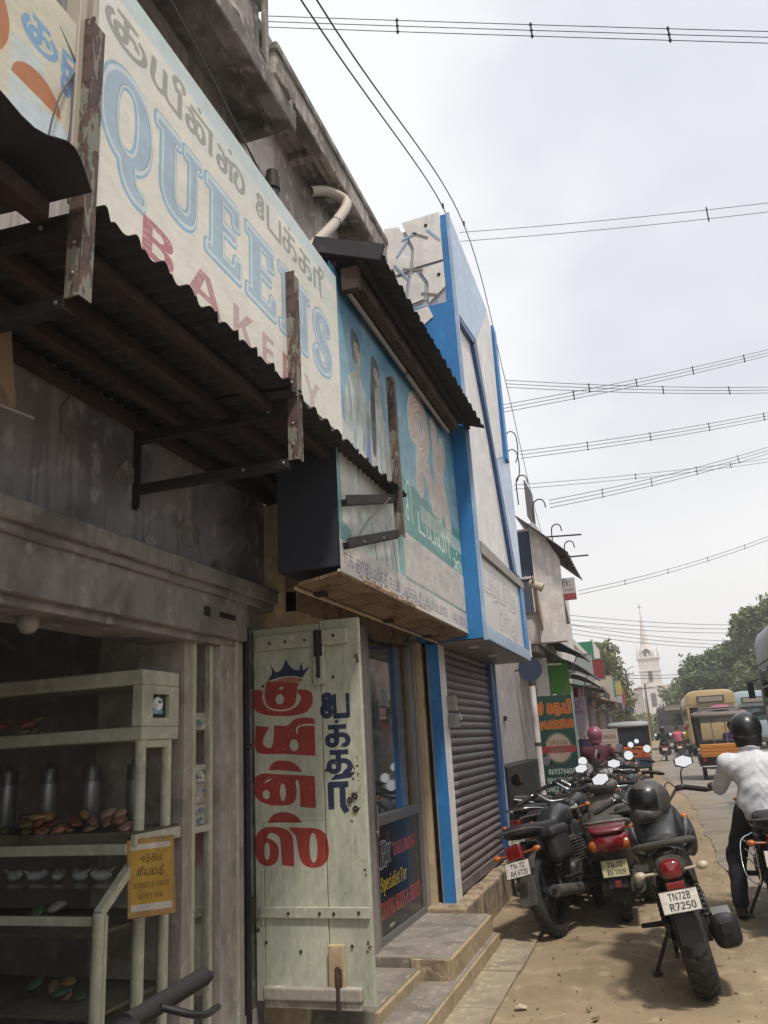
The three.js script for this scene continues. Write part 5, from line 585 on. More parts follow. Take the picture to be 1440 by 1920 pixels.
  if (o.sport) { mesh('tail_cowl', [loft([[0.0, 0.74, 0.1, 0.06, 0.06, 2.6], [0.2, 0.79, 0.095, 0.055, 0.06, 2.6], [0.36, 0.82, 0.06, 0.04, 0.05]], 18)], body, b); mesh('grab_rail', [tube([[-0.13, 0.78, -0.05], [-0.17, 0.83, 0.1], [-0.15, 0.87, 0.3], [0, 0.88, 0.37], [0.15, 0.87, 0.3], [0.17, 0.83, 0.1], [0.13, 0.78, -0.05]], 0.018, 34, 8)], M.dust, b); }
  else mesh('grab_rail', [tube([[-0.13, 0.74, -0.1], [-0.15, 0.78, 0.1], [-0.14, 0.8, 0.3], [0, 0.81, 0.36], [0.14, 0.8, 0.3], [0.15, 0.78, 0.1], [0.13, 0.74, -0.1]], 0.011, 30, 8)], o.rack ? M.chrome : M.dust, b);
  { const geo = []; const q = R + 0.05; for (let k = 0; k < 9; k++) { const a = 0.45 + k * 0.19, c = a + 0.19, f = (t) => [0, R + Math.sin(t) * q, Math.cos(t) * q]; geo.push(beam(f(a), f(c), o.fat ? 0.14 : 0.15, 0.012)); } if (!o.sport) geo.push(beam([0, R + Math.sin(0.45) * q, Math.cos(0.45) * q], [0, R - 0.02, q + 0.035], 0.14, 0.012)); mesh('rear_mudguard', geo, o.sport ? M.plastic : (o.guard ?? M.dust), b); if (o.sport) mesh('mud_flap', [beam([0, 0.72, 0.32], [0, 0.5, 0.4], 0.11, 0.02), beam([0, 0.5, 0.4], [0, 0.36, 0.39], 0.12, 0.008)], M.plastic, b); }
  const ty = o.sport ? 0.74 : 0.66, tz = o.sport ? 0.35 : 0.34;
  if (o.sport) { const tl = mesh('tail_lamp', [loft([[tz - 0.06, ty + 0.01, 0.06, 0.05], [tz + 0.02, ty, 0.058, 0.055, 0.05, 3], [tz + 0.05, ty - 0.005, 0.045, 0.045, 0.04, 3]], 18)], lampRed, b); mesh('lamp_surround', [loft([[tz - 0.05, ty + 0.02, 0.085, 0.065, 0.06], [tz + 0.015, ty + 0.01, 0.075, 0.065, 0.06, 3]], 18)], M.dust, tl); mesh('reflector', rbox(-0.05, 0.05, ty - 0.1, ty - 0.06, tz + 0.035, tz + 0.05, 0.006), lampRed, tl); }
  else { const tl = mesh('tail_lamp', [rbox(-0.065, 0.065, ty - 0.05, ty + 0.05, tz, tz + 0.05, 0.014)], lampRed, b); mesh('lamp_bracket', rbox(-0.05, 0.05, ty - 0.03, ty + 0.04, tz - 0.12, tz + 0.002, 0.01), M.black, tl); }
  const py = o.plateY ?? (o.sport ? 0.585 : 0.545), pz = tz + (o.sport ? 0.07 : 0.055), pl = mesh('number_plate', [at(new RoundedBoxGeometry(0.215, 0.12, 0.006, 1, 0.002), 0, py, pz, -0.28, 0, 0)], M.black, b); const pf = new THREE.PlaneGeometry(0.212, 0.117); pf.rotateX(-0.28); pf.translate(0, py + 0.0012, pz + 0.0045); pf.userData.keepUV = true; mesh('plate_lettering', pf, o.plate ?? plateTex('TN 72', 'A 1120'), pl);
  for (const s of [-1, 1]) mesh('rear_indicator', [rod([s * 0.06, ty - 0.015, tz - 0.02], [s * 0.15, ty - 0.01, tz - 0.01], 0.008), ball(s * 0.175, ty - 0.01, tz - 0.005, 0.034, 0.024, 0.028, 12)], o.sport ? lampClear : lampAmber, b);
  for (const s of [-1, 1]) { mesh('foot_peg', rod([s * 0.1, 0.31, -0.5], [s * 0.29, 0.31, -0.52], 0.014, 0.014, 8), M.rubber, b); mesh('pillion_peg', [rod([s * 0.12, 0.37, -0.16], [s * 0.27, 0.38, -0.17], 0.014, 0.014, 8), beam([s * 0.1, 0.52, -0.32], [s * 0.13, 0.37, -0.16], 0.012, 0.04)], M.rubber, b); }
  mesh('chain_cover', [beam([-0.1, 0.4, -0.45], [-0.11, R + 0.09, 0.05], 0.02, 0.05), beam([-0.1, 0.28, -0.45], [-0.11, R - 0.06, 0.05], 0.02, 0.03)], M.black, b);
  mesh('side_stand', [rod([-0.12, 0.28, -0.5], [-0.27, o.standY ?? 0.03, -0.42], 0.012), rbox(-0.3, -0.24, (o.standY ?? 0.03) - 0.01, (o.standY ?? 0.03), -0.46, -0.38, 0.003)], M.iron, b);
  if (o.saree) mesh('saree_guard', [tube([[-0.14, 0.66, -0.2], [-0.24, 0.6, -0.15], [-0.25, 0.4, 0.0], [-0.16, 0.34, 0.12], [-0.15, 0.6, 0.2]], 0.008, 24, 6), ...[0, 1, 2].map((k) => rod([-0.22, 0.62 - k * 0.06, -0.15 + k * 0.04], [-0.15, 0.58 - k * 0.06, 0.18], 0.005))], M.chrome, b);
  if (o.bag) mesh('saddle_bag', [rbox(0.11, 0.24, 0.5, 0.74, -0.26, 0.06, 0.055, 4), rbox(0.1, 0.25, 0.68, 0.77, -0.28, 0.08, 0.04, 4)], M.seat, b);
  if (o.guard2) mesh('leg_guard', [tube([[-0.05, 0.7, -L + 0.42], [-0.28, 0.62, -L + 0.4], [-0.3, 0.4, -L + 0.4], [-0.08, 0.28, -L + 0.5]], 0.012, 24, 8), tube([[0.05, 0.7, -L + 0.42], [0.28, 0.62, -L + 0.4], [0.3, 0.4, -L + 0.4], [0.08, 0.28, -L + 0.5]], 0.012, 24, 8)], M.chrome, b);
  b.rotation.order = 'YXZ'; b.rotation.set(0, o.yaw ?? 0, o.lean ?? 0); return b;
}
function scooter(o) {
  const b = thing('scooter', o.label, 'scooter', [o.x, 0, o.z], 0, o.group), m = o.paint, R = 0.24;
  wheel(b, 0, R, 0, R, 0.05, false, 1.05, M.plastic); const fw = new THREE.Group(); fw.name = 'front_assembly'; b.add(fw); fw.position.set(0, 0, -1.0); fw.rotation.y = o.steer ?? 0; wheel(fw, 0, R, -0.24, R, 0.045, false, 1, M.plastic);
  for (const s of [-1, 1]) mesh('fork_leg', rod([s * 0.07, R, -0.24], [s * 0.05, 0.6, -0.1], 0.02, 0.02, 10), M.iron, fw); mesh('front_mudguard', [loft([[-0.5, 0.34, 0.03, 0.03], [-0.38, 0.46, 0.07, 0.05, 0.06], [-0.2, 0.5, 0.08, 0.05, 0.06], [0.0, 0.44, 0.06, 0.04, 0.05]], 14)], m, fw);
  mesh('handlebar_cowl', [loft([[-0.2, 0.94, 0.06, 0.05], [-0.12, 0.98, 0.13, 0.08, 0.08], [0.0, 1.0, 0.15, 0.06, 0.08], [0.06, 1.0, 0.1, 0.04, 0.05]], 18)], m, fw); for (const s of [-1, 1]) { mesh('grip', rod([s * 0.17, 1.0, 0.0], [s * 0.33, 0.98, 0.08], 0.018, 0.018, 12), M.rubber, fw); mesh('lever', tube([[s * 0.17, 0.99, -0.04], [s * 0.26, 0.98, -0.05], [s * 0.34, 0.96, 0.02]], 0.006, 12, 6), M.black, fw); mirrorPart(fw, [s * 0.18, 1.02, -0.02], [s * (o.mx ?? 0.3), 1.02 + (o.mh ?? 0.16), -0.05], -s * 0.1, o.mshape ?? 'round'); }
  mesh('apron', [loft([[-1.14, 0.56, 0.1, 0.3, 0.26, 2.6], [-1.06, 0.6, 0.19, 0.34, 0.3, 2.8], [-1.0, 0.62, 0.2, 0.3, 0.32, 2.8], [-0.96, 0.6, 0.14, 0.24, 0.3, 2.6]], 20)], m, b); mesh('floor_board', rbox(-0.17, 0.17, 0.26, 0.31, -1.0, -0.42, 0.02), M.plastic, b); mesh('headlamp', ball(0, 0.72, -1.15, 0.1, 0.08, 0.05), lampClear, b);
  mesh('body', [loft([[-0.48, 0.5, 0.1, 0.14, 0.2, 2.8], [-0.36, 0.52, 0.17, 0.17, 0.2, 2.8], [-0.05, 0.57, 0.2, 0.15, 0.14, 2.6], [0.2, 0.64, 0.185, 0.12, 0.1, 2.5], [0.36, 0.68, 0.14, 0.08, 0.07], [0.42, 0.68, 0.07, 0.04, 0.04]], 24)], m, b); mesh('seat', [loft([[-0.5, 0.69, 0.06, 0.04], [-0.42, 0.71, 0.14, 0.06, 0.05, 3], [-0.1, 0.73, 0.165, 0.06, 0.05, 3], [0.2, 0.78, 0.15, 0.055, 0.05, 3], [0.3, 0.78, 0.08, 0.03, 0.03]], 20)], o.seatMat ?? M.dust, b); mesh('grab_rail', [tube([[-0.16, 0.72, 0.0], [-0.19, 0.77, 0.2], [-0.12, 0.8, 0.38], [0.12, 0.8, 0.38], [0.19, 0.77, 0.2], [0.16, 0.72, 0.0]], 0.013, 30, 8)], m, b);
  const tl = mesh('tail_lamp', [loft([[0.3, 0.66, 0.165, 0.075, 0.085, 2.8], [0.4, 0.655, 0.15, 0.07, 0.08, 2.8], [0.44, 0.65, 0.11, 0.05, 0.06, 2.6]], 22)], lampRed, b); for (const s of [-1, 1]) mesh('rear_indicator', [ball(s * 0.12, 0.63, 0.41, 0.05, 0.045, 0.03, 12)], lampAmber, tl); mesh('lamp_brow', [loft([[0.28, 0.76, 0.16, 0.03, 0.03], [0.4, 0.745, 0.15, 0.03, 0.03], [0.45, 0.73, 0.1, 0.02, 0.02]], 18)], o.trim ?? m, b);
  mesh('rear_mudguard', [beam([0, 0.52, 0.3], [0, 0.3, 0.36], 0.15, 0.03), beam([0, 0.3, 0.36], [0, 0.2, 0.34], 0.14, 0.012)], M.plastic, b); const pl = mesh('number_plate', [at(new RoundedBoxGeometry(0.215, 0.13, 0.006, 1, 0.002), 0, 0.45, 0.375, -0.2, 0, 0)], M.black, b); const pf = new THREE.PlaneGeometry(0.212, 0.127); pf.rotateX(-0.2); pf.translate(0, 0.4512, 0.38); pf.userData.keepUV = true; mesh('plate_lettering', pf, o.plate, pl); mesh('reflector', rbox(-0.025, 0.025, 0.31, 0.36, 0.375, 0.385, 0.004), lampRed, b);
  mesh('engine', [rbox(-0.14, -0.02, 0.2, 0.36, -0.36, 0.05, 0.04), at(new THREE.CylinderGeometry(0.09, 0.09, 0.1, 18), -0.1, 0.25, 0, 0, 0, Math.PI / 2)], M.engine, b); mesh('silencer', [rod([0.13, 0.24, -0.4], [0.15, 0.3, 0.3], 0.055, 0.06, 18), rod([0.15, 0.3, 0.3], [0.15, 0.3, 0.33], 0.035, 0.02, 14)], M.dust, b); mesh('shock_absorber', rod([-0.11, 0.26, 0.02], [-0.1, 0.55, 0.1], 0.03, 0.03, 10), M.iron, b); mesh('side_stand', rod([-0.12, 0.24, -0.5], [-0.24, 0.03, -0.42], 0.012), M.iron, b); for (const s of [-1, 1]) mesh('foot_peg', rod([s * 0.14, 0.3, -0.2], [s * 0.27, 0.31, -0.2], 0.014), M.rubber, b);
  b.rotation.order = 'YXZ'; b.rotation.set(0, o.yaw ?? 0, o.lean ?? 0); return b;
}
const PK = 'two-wheelers parked along the shops';
const nearBike = motorcycle({ x: 0.055, z: -5.52, lean: 0.165, yaw: 0.03, sport: true, cowl: true, fat: 1.45, wide: 1.1, paint: paint(0x15171a, 0.4), plate: plateTex('TN72B', 'R7250'), mirrors: undefined, mshape: 'hex', mx: 0.3, mh: 0.19, barY: 1.04, standY: 0.06, label: 'black sporty motorcycle with plate TN72B R7250 and helmet resting on its tank', group: PK });
motorcycle({ x: -0.95, z: -6.92, lean: 0.25, yaw: -0.24, paint: paint(0x1d1f22, 0.5), plate: plateTex('TN 72', 'AH 6725'), saree: true, bag: true, mshape: 'round', mirrors: 'l', mh: 0.2, standY: 0.07, steer: 0.3, label: 'leaning black motorcycle with saddle bag and plate TN 72 AH 6725', group: PK });
scooter({ x: -0.47, z: -7.5, lean: 0.1, yaw: 0.05, paint: stained(91, [0x6d675e, 0x5b554d, 0x7c756b], 0.7, { size: 256, bump: 0.0004, rough: 0.55 }), trim: paint(0x6a1f28, 0.45), plate: plateTex('TN 72', 'BV 1009', '#c3bd93'), mx: 0.16, mshape: 'hex', label: 'dusty grey scooter with wide red tail lamp and yellowish plate', group: PK });
{ // helmet left on the black motorcycle
  const h = thing('helmet', 'scuffed dark grey full-face helmet resting on the black motorcycle tank', 'helmet', [-0.14, 1.03, -6.08], -0.75);
  helmetParts(h, stained(86, [0x4a4846, 0x3a3836, 0x5a5652], 0.3, { size: 256, bump: 0.0003, rough: 0.4 }), 1);
}
function helmetParts(h, m, s = 1) {
  const g = new THREE.SphereGeometry(0.135 * s, 28, 20).scale(0.94, 1.0, 1.12); mesh('shell', [g, loft([[0.02 * s, -0.075 * s, 0.118 * s, 0.05 * s, 0.06 * s], [0.09 * s, -0.085 * s, 0.1 * s, 0.05 * s, 0.05 * s], [0.148 * s, -0.085 * s, 0.055 * s, 0.042 * s, 0.042 * s]], 20), at(new THREE.CylinderGeometry(0.115 * s, 0.1 * s, 0.07 * s, 24), 0, -0.12 * s, 0)], m, h); const v = new THREE.SphereGeometry(0.138 * s, 24, 10, Math.PI * 0.1, Math.PI * 0.8, Math.PI * 0.3, Math.PI * 0.3).scale(0.94, 1.0, 1.13); mesh('visor', v, phys({ color: 0x0c0d10, roughness: 0.3 }), h);
}
// the rest of the row, further along
motorcycle({ x: -1.22, z: -8.7, lean: 0.16, yaw: -0.5, spoked: true, paint: paint(0x20221f, 0.45), guard2: true, rack: true, saree: true, mirrors: 'l', mh: 0.26, label: 'dark motorcycle with spoked chrome wheels in front of the blue pilaster', group: PK });
motorcycle({ x: -0.85, z: -8.9, lean: 0.14, yaw: -0.3, paint: paint(0x4b473f, 0.6), seatMat: M.dust, mirrors: 0, label: 'dusty khaki seated motorcycle behind the red-lamped scooter', group: PK });
motorcycle({ x: -1.62, z: -9.9, lean: 0.12, yaw: -1.25, spoked: true, paint: paint(0x5d1a1c, 0.45), mirrors: 'r', mh: 0.2, guard2: true, rack: true, label: 'dark red motorcycle parked across the grey wall', group: PK });
motorcycle({ x: -0.28, z: -8.35, lean: 0.15, yaw: 0.0, paint: paint(0x1c1d1f, 0.5), guard2: true, mirrors: 'l', label: 'black motorcycle just ahead of the one with the helmet', group: PK });
motorcycle({ x: -1.02, z: -8.15, lean: 0.15, yaw: -0.28, paint: paint(0x2a2b2d, 0.55), spoked: true, mirrors: 0, rack: true, guard2: true, label: 'dark motorcycle with chrome rack close ahead of the leaning one', group: PK });
motorcycle({ x: -0.72, z: -10.3, lean: 0.12, yaw: -0.1, paint: paint(0x1b2024, 0.45), mirrors: 0, guard2: true, label: 'dark motorcycle without mirrors behind the silver grey scooter', group: PK });
scooter({ x: -0.5, z: -9.7, lean: 0.08, yaw: 0.1, paint: stained(92, [0x8b8a88, 0x72716f, 0x9b9a98], 0.7, { size: 256, bump: 0.0004, rough: 0.5 }), plate: plateTex('TN 72', 'AK 4420'), mx: 0.28, label: 'silver grey scooter in the middle of the parked row', group: PK });
motorcycle({ x: -0.95, z: -11.0, lean: 0.13, yaw: -0.25, paint: paint(0x15161a), mh: 0.22, mirrors: 'r', label: 'black motorcycle with upright round mirror before the green sign', group: PK });
motorcycle({ x: -0.42, z: -11.9, lean: 0.12, yaw: 0.0, spoked: true, paint: paint(0x24302a, 0.5), rack: true, guard2: true, mirrors: 'r', plate: plateTex('TN 76', 'C 8803'), label: 'olive green motorcycle with chrome rack in the parked row', group: PK });
motorcycle({ x: -1.1, z: -13.6, lean: 0.1, yaw: -0.1, paint: paint(0x1b1d22), spoked: true, mirrors: 0, label: 'black motorcycle parked beyond the green sign', group: PK });
motorcycle({ x: -0.7, z: -16.0, lean: 0.12, yaw: 0.1, sport: true, cowl: true, fat: 1.2, paint: paint(0x121317), label: 'black street motorcycle parked ahead of the blue auto rickshaw', group: PK });
motorcycle({ x: -1.25, z: -17.5, lean: 0.1, yaw: -0.15, paint: paint(0x222a3c), mirrors: 0, label: 'dark blue motorcycle near the pale notice board', group: PK });
motorcycle({ x: -0.75, z: -20.5, lean: 0.12, yaw: 0.05, sport: true, fat: 1.2, paint: paint(0x101114), label: 'black motorcycle closest behind the auto rickshaw', group: PK });
// front of a machine beside the bakery step, only its bars reach into the picture
motorcycle({ x: -2.04, z: -1.41, yaw: -1.57, lean: 0.0, steer: -0.45, gripIn: 0.15, drop: -0.03, bare: true, gripR: 1.15, paint: paint(0x3a1518, 0.5), mirrors: 0, barY: 1.015, label: 'motorcycle parked outside the bakery counter, seen by its handlebar grip', group: PK });

// ---------------------------------------------------------------- smooth bodies from joined capsules (naive surface nets)
function blend(prims, cell, k = 0.03, wrinkle = 0) {
  let lo = [9, 9, 9], hi = [-9, -9, -9]; for (const p of prims) for (const [o, r] of [[0, p[3]], [4, p[7]]]) for (let c = 0; c < 3; c++) { lo[c] = Math.min(lo[c], p[o + c] - r - 0.04); hi[c] = Math.max(hi[c], p[o + c] + r + 0.04); }
  const n = [0, 1, 2].map((c) => Math.ceil((hi[c] - lo[c]) / cell) + 1), [nx, ny, nz] = n, F = new Float32Array(nx * ny * nz);
  const dist = (x, y, z) => { let d = 1; for (const p of prims) { const bx = p[4] - p[0], by = p[5] - p[1], bz = p[6] - p[2], ax = x - p[0], ay = y - p[1], az = z - p[2], t = clamp((ax * bx + ay * by + az * bz) / (bx * bx + by * by + bz * bz + 1e-9)), q = Math.hypot(ax - bx * t, ay - by * t, az - bz * t) - lerp(p[3], p[7], t), h = Math.max(k - Math.abs(d - q), 0) / k; d = Math.min(d, q) - h * h * k * 0.25; } if (wrinkle) { const a1 = y * 26 + Math.abs(x) * 42 + z * 8 + Math.sin(x * 9 + y * 6) * 2.4, a2 = x * 30 - y * 17 + Math.sin(y * 11) * 1.5; d += wrinkle * ((Math.abs(Math.sin(a1)) - 0.6) * 1.5 + (Math.abs(Math.sin(a2)) - 0.6) * 0.7); } if (0) d += (Math.sin(y * 38 + Math.abs(x) * 55 + Math.sin(x * 9 + y * 7) * 2.2) * 0.7 + Math.sin(x * 21 - y * 13 + z * 17) * 0.3); return d; };
  for (let k2 = 0, o = 0; k2 < nz; k2++) for (let j = 0; j < ny; j++) for (let i = 0; i < nx; i++, o++) F[o] = dist(lo[0] + i * cell, lo[1] + j * cell, lo[2] + k2 * cell);
  const id = new Int32Array(F.length).fill(-1), pos = [], idx = [], at3 = (i, j, q) => (q * ny + j) * nx + i, E = [[0, 1], [0, 2], [0, 4], [1, 3], [1, 5], [2, 3], [2, 6], [3, 7], [4, 5], [4, 6], [5, 7], [6, 7]];
  for (let q = 0; q < nz - 1; q++) for (let j = 0; j < ny - 1; j++) for (let i = 0; i < nx - 1; i++) {
    const v = []; let neg = 0; for (let c = 0; c < 8; c++) { const f = F[at3(i + (c & 1), j + (c >> 1 & 1), q + (c >> 2))]; v.push(f); if (f < 0) neg++; } if (!neg || neg === 8) continue;
    let x = 0, y = 0, z = 0, m = 0; for (const [a, b] of E) if (v[a] < 0 !== v[b] < 0) { const t = v[a] / (v[a] - v[b]); x += lerp(a & 1, b & 1, t); y += lerp(a >> 1 & 1, b >> 1 & 1, t); z += lerp(a >> 2, b >> 2, t); m++; }
    id[at3(i, j, q)] = pos.length / 3; pos.push(lo[0] + (i + x / m) * cell, lo[1] + (j + y / m) * cell, lo[2] + (q + z / m) * cell);
  }
  const quad = (a, b, c, d, f) => { if (a < 0 || b < 0 || c < 0 || d < 0) return; f ? idx.push(a, b, c, a, c, d) : idx.push(a, c, b, a, d, c); };
  for (let q = 1; q < nz - 1; q++) for (let j = 1; j < ny - 1; j++) for (let i = 1; i < nx - 1; i++) { const f = F[at3(i, j, q)] < 0; if (f !== F[at3(i + 1, j, q)] < 0) quad(id[at3(i, j - 1, q - 1)], id[at3(i, j, q - 1)], id[at3(i, j, q)], id[at3(i, j - 1, q)], f); if (f !== F[at3(i, j + 1, q)] < 0) quad(id[at3(i - 1, j, q - 1)], id[at3(i - 1, j, q)], id[at3(i, j, q)], id[at3(i, j, q - 1)], f); if (f !== F[at3(i, j, q + 1)] < 0) quad(id[at3(i - 1, j - 1, q)], id[at3(i, j - 1, q)], id[at3(i, j, q)], id[at3(i - 1, j, q)], f); }
  const g = new THREE.BufferGeometry(); g.setAttribute('position', new THREE.Float32BufferAttribute(pos, 3)); g.setIndex(idx); g.computeVertexNormals(); return g;
}
const C = (a, ra, b, rb) => [...a, ra, ...b, rb];
function person(o) { // joints in a frame that faces -z, origin on the ground below the hips
  const p = thing('person', o.label, 'person', [o.x, o.y ?? 0, o.z], o.yaw ?? 0, o.group), J = o.J, c = o.cell ?? 0.03, skin = mat(o.skin ?? 0x6b4632, 0.6), fine = o.fine;
  const arm = (s) => [C(J['sh' + s], 0.05, J['el' + s], 0.042), C(J['el' + s], 0.042, J['ha' + s], 0.03)], leg = (s) => [C(J['hi' + s], 0.075, J['kn' + s], 0.055), C(J['kn' + s], 0.055, J['an' + s], 0.036), C(J['an' + s], 0.04, [J['an' + s][0], J['an' + s][1] - 0.045, J['an' + s][2] - 0.15], 0.03)];
  const body = [C(J.hip, 0.11, J.chest, 0.12), C(J.chest, 0.1, J.neck, 0.055), C(J.neck, 0.05, J.head, 0.06), C([J.head[0], J.head[1] + 0.03, J.head[2] + 0.01], 0.09, [J.head[0], J.head[1] - 0.05, J.head[2] - 0.03], 0.065), C([J.head[0], J.head[1] + 0.0, J.head[2] - 0.085], 0.014, [J.head[0], J.head[1] - 0.02, J.head[2] - 0.1], 0.016), ...arm('L'), ...arm('R'), ...leg('L'), ...leg('R')];
  for (const s of ['L', 'R']) { const k = s === 'L' ? -1 : 1; body.push(C([J.head[0] + k * 0.09, J.head[1] + 0.0, J.head[2] + 0.02], 0.016, [J.head[0] + k * 0.095, J.head[1] - 0.03, J.head[2] + 0.015], 0.012)); }
  const geos = [blend(body, fine ? 0.014 : c, 0.04)];
  for (const s of ['L', 'R']) { const [hx, hy, hz] = J['ha' + s], k = s === 'L' ? 1 : -1, fp = [C([hx, hy, hz], 0.03, [hx, hy + 0.005, hz - 0.06], 0.026), C([hx + k * 0.02, hy, hz - 0.02], 0.013, [hx + k * 0.04, hy - 0.02, hz - 0.07], 0.01), C([hx + k * 0.04, hy - 0.02, hz - 0.07], 0.01, [hx + k * 0.025, hy - 0.045, hz - 0.085], 0.009)]; for (let f = 0; f < 4; f++) { const fx = hx + k * (0.024 - f * 0.017), l = [0.034, 0.04, 0.037, 0.028][f]; fp.push(C([fx, hy + 0.008, hz - 0.06], 0.0105, [fx, hy + 0.004, hz - 0.06 - l], 0.0095), C([fx, hy + 0.004, hz - 0.06 - l], 0.0095, [fx, hy - 0.03, hz - 0.068 - l], 0.009), C([fx, hy - 0.03, hz - 0.068 - l], 0.009, [fx, hy - 0.042, hz - 0.045 - l], 0.008)); } if (fine) geos.push(blend(fp, 0.006, 0.008)); else geos.push(blend(fp, 0.012, 0.01)); }
  const bd = mesh('body', geos, skin, p);
  const up = o.sleeve ?? 0.95, sl = (s) => { const a = J['sh' + s], b = J['el' + s], q = a.map((v, i) => lerp(v, b[i], up)); return C(a, 0.075, q, 0.062); };
  mesh('shirt', blend([C([J.hip[0], J.hip[1] - 0.06, J.hip[2] + 0.02], 0.135, [lerp(J.hip[0], J.chest[0], 0.5), lerp(J.hip[1], J.chest[1], 0.5), lerp(J.hip[2], J.chest[2], 0.5) + 0.02], 0.135), C([lerp(J.hip[0], J.chest[0], 0.5), lerp(J.hip[1], J.chest[1], 0.5), lerp(J.hip[2], J.chest[2], 0.5) + 0.02], 0.14, J.chest, 0.135), C(J.chest, 0.125, J.neck, 0.066), C(J.shL, 0.078, J.shR, 0.078), C([J.chest[0] - 0.08, J.chest[1], J.chest[2]], 0.115, [J.chest[0] + 0.08, J.chest[1], J.chest[2]], 0.115), C([J.hip[0] - 0.07, J.hip[1] + 0.02, J.hip[2]], 0.11, [J.hip[0] + 0.07, J.hip[1] + 0.02, J.hip[2]], 0.11), sl('L'), sl('R')], fine ? 0.013 : c, 0.05, fine ? 0.0042 : 0), o.shirt, p);
  if (o.fine) mesh('collar', at(new THREE.TorusGeometry(0.068, 0.016, 8, 22), J.neck[0], J.neck[1] + 0.012, J.neck[2], Math.PI / 2 - 0.3, 0, 0), o.shirt, p);
  for (const s of ['L', 'R']) mesh('trouser_leg', blend([C(J['hi' + s], 0.1, J['kn' + s], 0.078), C(J['kn' + s], 0.076, [J['an' + s][0], J['an' + s][1] + 0.03, J['an' + s][2]], 0.062)], fine ? 0.015 : c, 0.03, fine ? 0.005 : 0), o.trousers, p);
  for (const s of ['L', 'R']) { const a = J['an' + s]; mesh('sandal', [loft([[a[2] + 0.07, a[1] - 0.05, 0.03, 0.025, 0.025, 3, a[0]], [a[2], a[1] - 0.05, 0.045, 0.03, 0.027, 3, a[0]], [a[2] - 0.14, a[1] - 0.055, 0.05, 0.024, 0.022, 3, a[0]], [a[2] - 0.21, a[1] - 0.06, 0.03, 0.016, 0.016, 3, a[0]]], 14)], mat(0x3c2a22, 0.7), p); }
  if (o.helmet) { const h = new THREE.Group(); h.name = 'helmet'; p.add(h); h.position.set(J.head[0], J.head[1] + 0.02, J.head[2]); h.rotation.set(-0.05, Math.PI, 0); helmetParts(h, o.helmet, 1); }
  else mesh('hair', [ball(J.head[0], J.head[1] + 0.05, J.head[2] + 0.02, 0.1, 0.085, 0.1, 16)], mat(0x14110f, 0.7), p);
  return p;
}
const ride = { hip: [0, 0.84, 0], chest: [0, 1.12, -0.03], neck: [0, 1.28, -0.04], head: [0, 1.44, -0.07], shL: [-0.19, 1.18, -0.03], shR: [0.19, 1.18, -0.03], elL: [-0.29, 0.97, -0.2], elR: [0.29, 0.97, -0.2], haL: [-0.34, 0.98, -0.43], haR: [0.34, 0.98, -0.43], hiL: [-0.11, 0.8, -0.02], hiR: [0.11, 0.8, -0.02], knL: [-0.24, 0.44, -0.14], knR: [0.2, 0.55, -0.38], anL: [-0.27, 0.08, 0.0], anR: [0.2, 0.34, -0.14] };
const pegs = { ...ride, knL: [-0.2, 0.58, -0.36], anL: [-0.22, 0.38, -0.16], knR: [0.2, 0.58, -0.36], anR: [0.22, 0.38, -0.16] };
{
  const shirt = stained(101, [0xd2d3d8, 0xc3c4cb, 0xdadbdf], 0.6, { size: 256, bump: 0.0015, rough: 0.9, patch: 0.6 });
  motorcycle({ x: 0.73, z: -7.22, lean: 0.03, yaw: -0.05, paint: paint(0x2a1215, 0.4), saree: true, mirrors: 0, steer: 0, label: 'dark red motorcycle held upright by the rider in a white shirt', group: 'motorcycles with riders' });
  person({ x: 0.69, z: -7.62, yaw: -0.03, J: ride, fine: true, cell: 0.014, shirt, trousers: stained(102, [0x1d1b20, 0x151418, 0x2a282c], 0.5, { size: 256, rough: 0.9 }), helmet: phys({ color: 0x17181a, roughness: 0.35, clearcoat: 0.5, clearcoatRoughness: 0.3 }), label: 'person in white shirt and black helmet astride a motorcycle, one foot on the ground' });
  // traffic ahead
  const tr = (x, z, bikePaint, pl, bl, shirtC, helmet, yaw = 0, skinny = 0.93) => { motorcycle({ x, z: z + 0.38, yaw, paint: paint(bikePaint), label: bl, group: 'motorcycles with riders' }); return person({ x, z, yaw, J: pegs, cell: 0.028, shirt: mat(shirtC, 0.9), trousers: mat(0x23242a, 0.9), helmet: helmet && paint(helmet), label: pl }); };
  tr(0.08, -41.5, 0x7a1216, 'person in black shirt and dark helmet riding away down the road', 'motorcycle with a red tail ridden by the person in black', 0x14151c, 0x15161a);
  tr(0.78, -44.0, 0x1a1a1c, 'bareheaded person in pink shirt riding away down the road', 'dark motorcycle ridden by the person in pink', 0xb05a66, 0);
  tr(1.35, -49.0, 0x22242a, 'person in yellow shirt and pink helmet riding near the share auto', 'dark motorcycle ridden by the person in yellow', 0xb59a18, 0xa83a5a);
  scooter({ x: -1.12, z: -14.4, yaw: 0.2, paint: mat(0x3c3f48, 0.5), plate: plateTex('TN 72', 'X 3315'), mx: 0.3, label: 'dark scooter with a seated person in maroon by the green sign', group: PK });
  person({ x: -1.08, z: -14.75, yaw: 0.2, J: pegs, cell: 0.022, sleeve: 1, shirt: mat(0x4d2030, 0.9), trousers: mat(0x3d2030, 0.9), helmet: paint(0x8f4a64, 0.6), label: 'person in maroon clothes and pink helmet seated among the parked two-wheelers' });
}

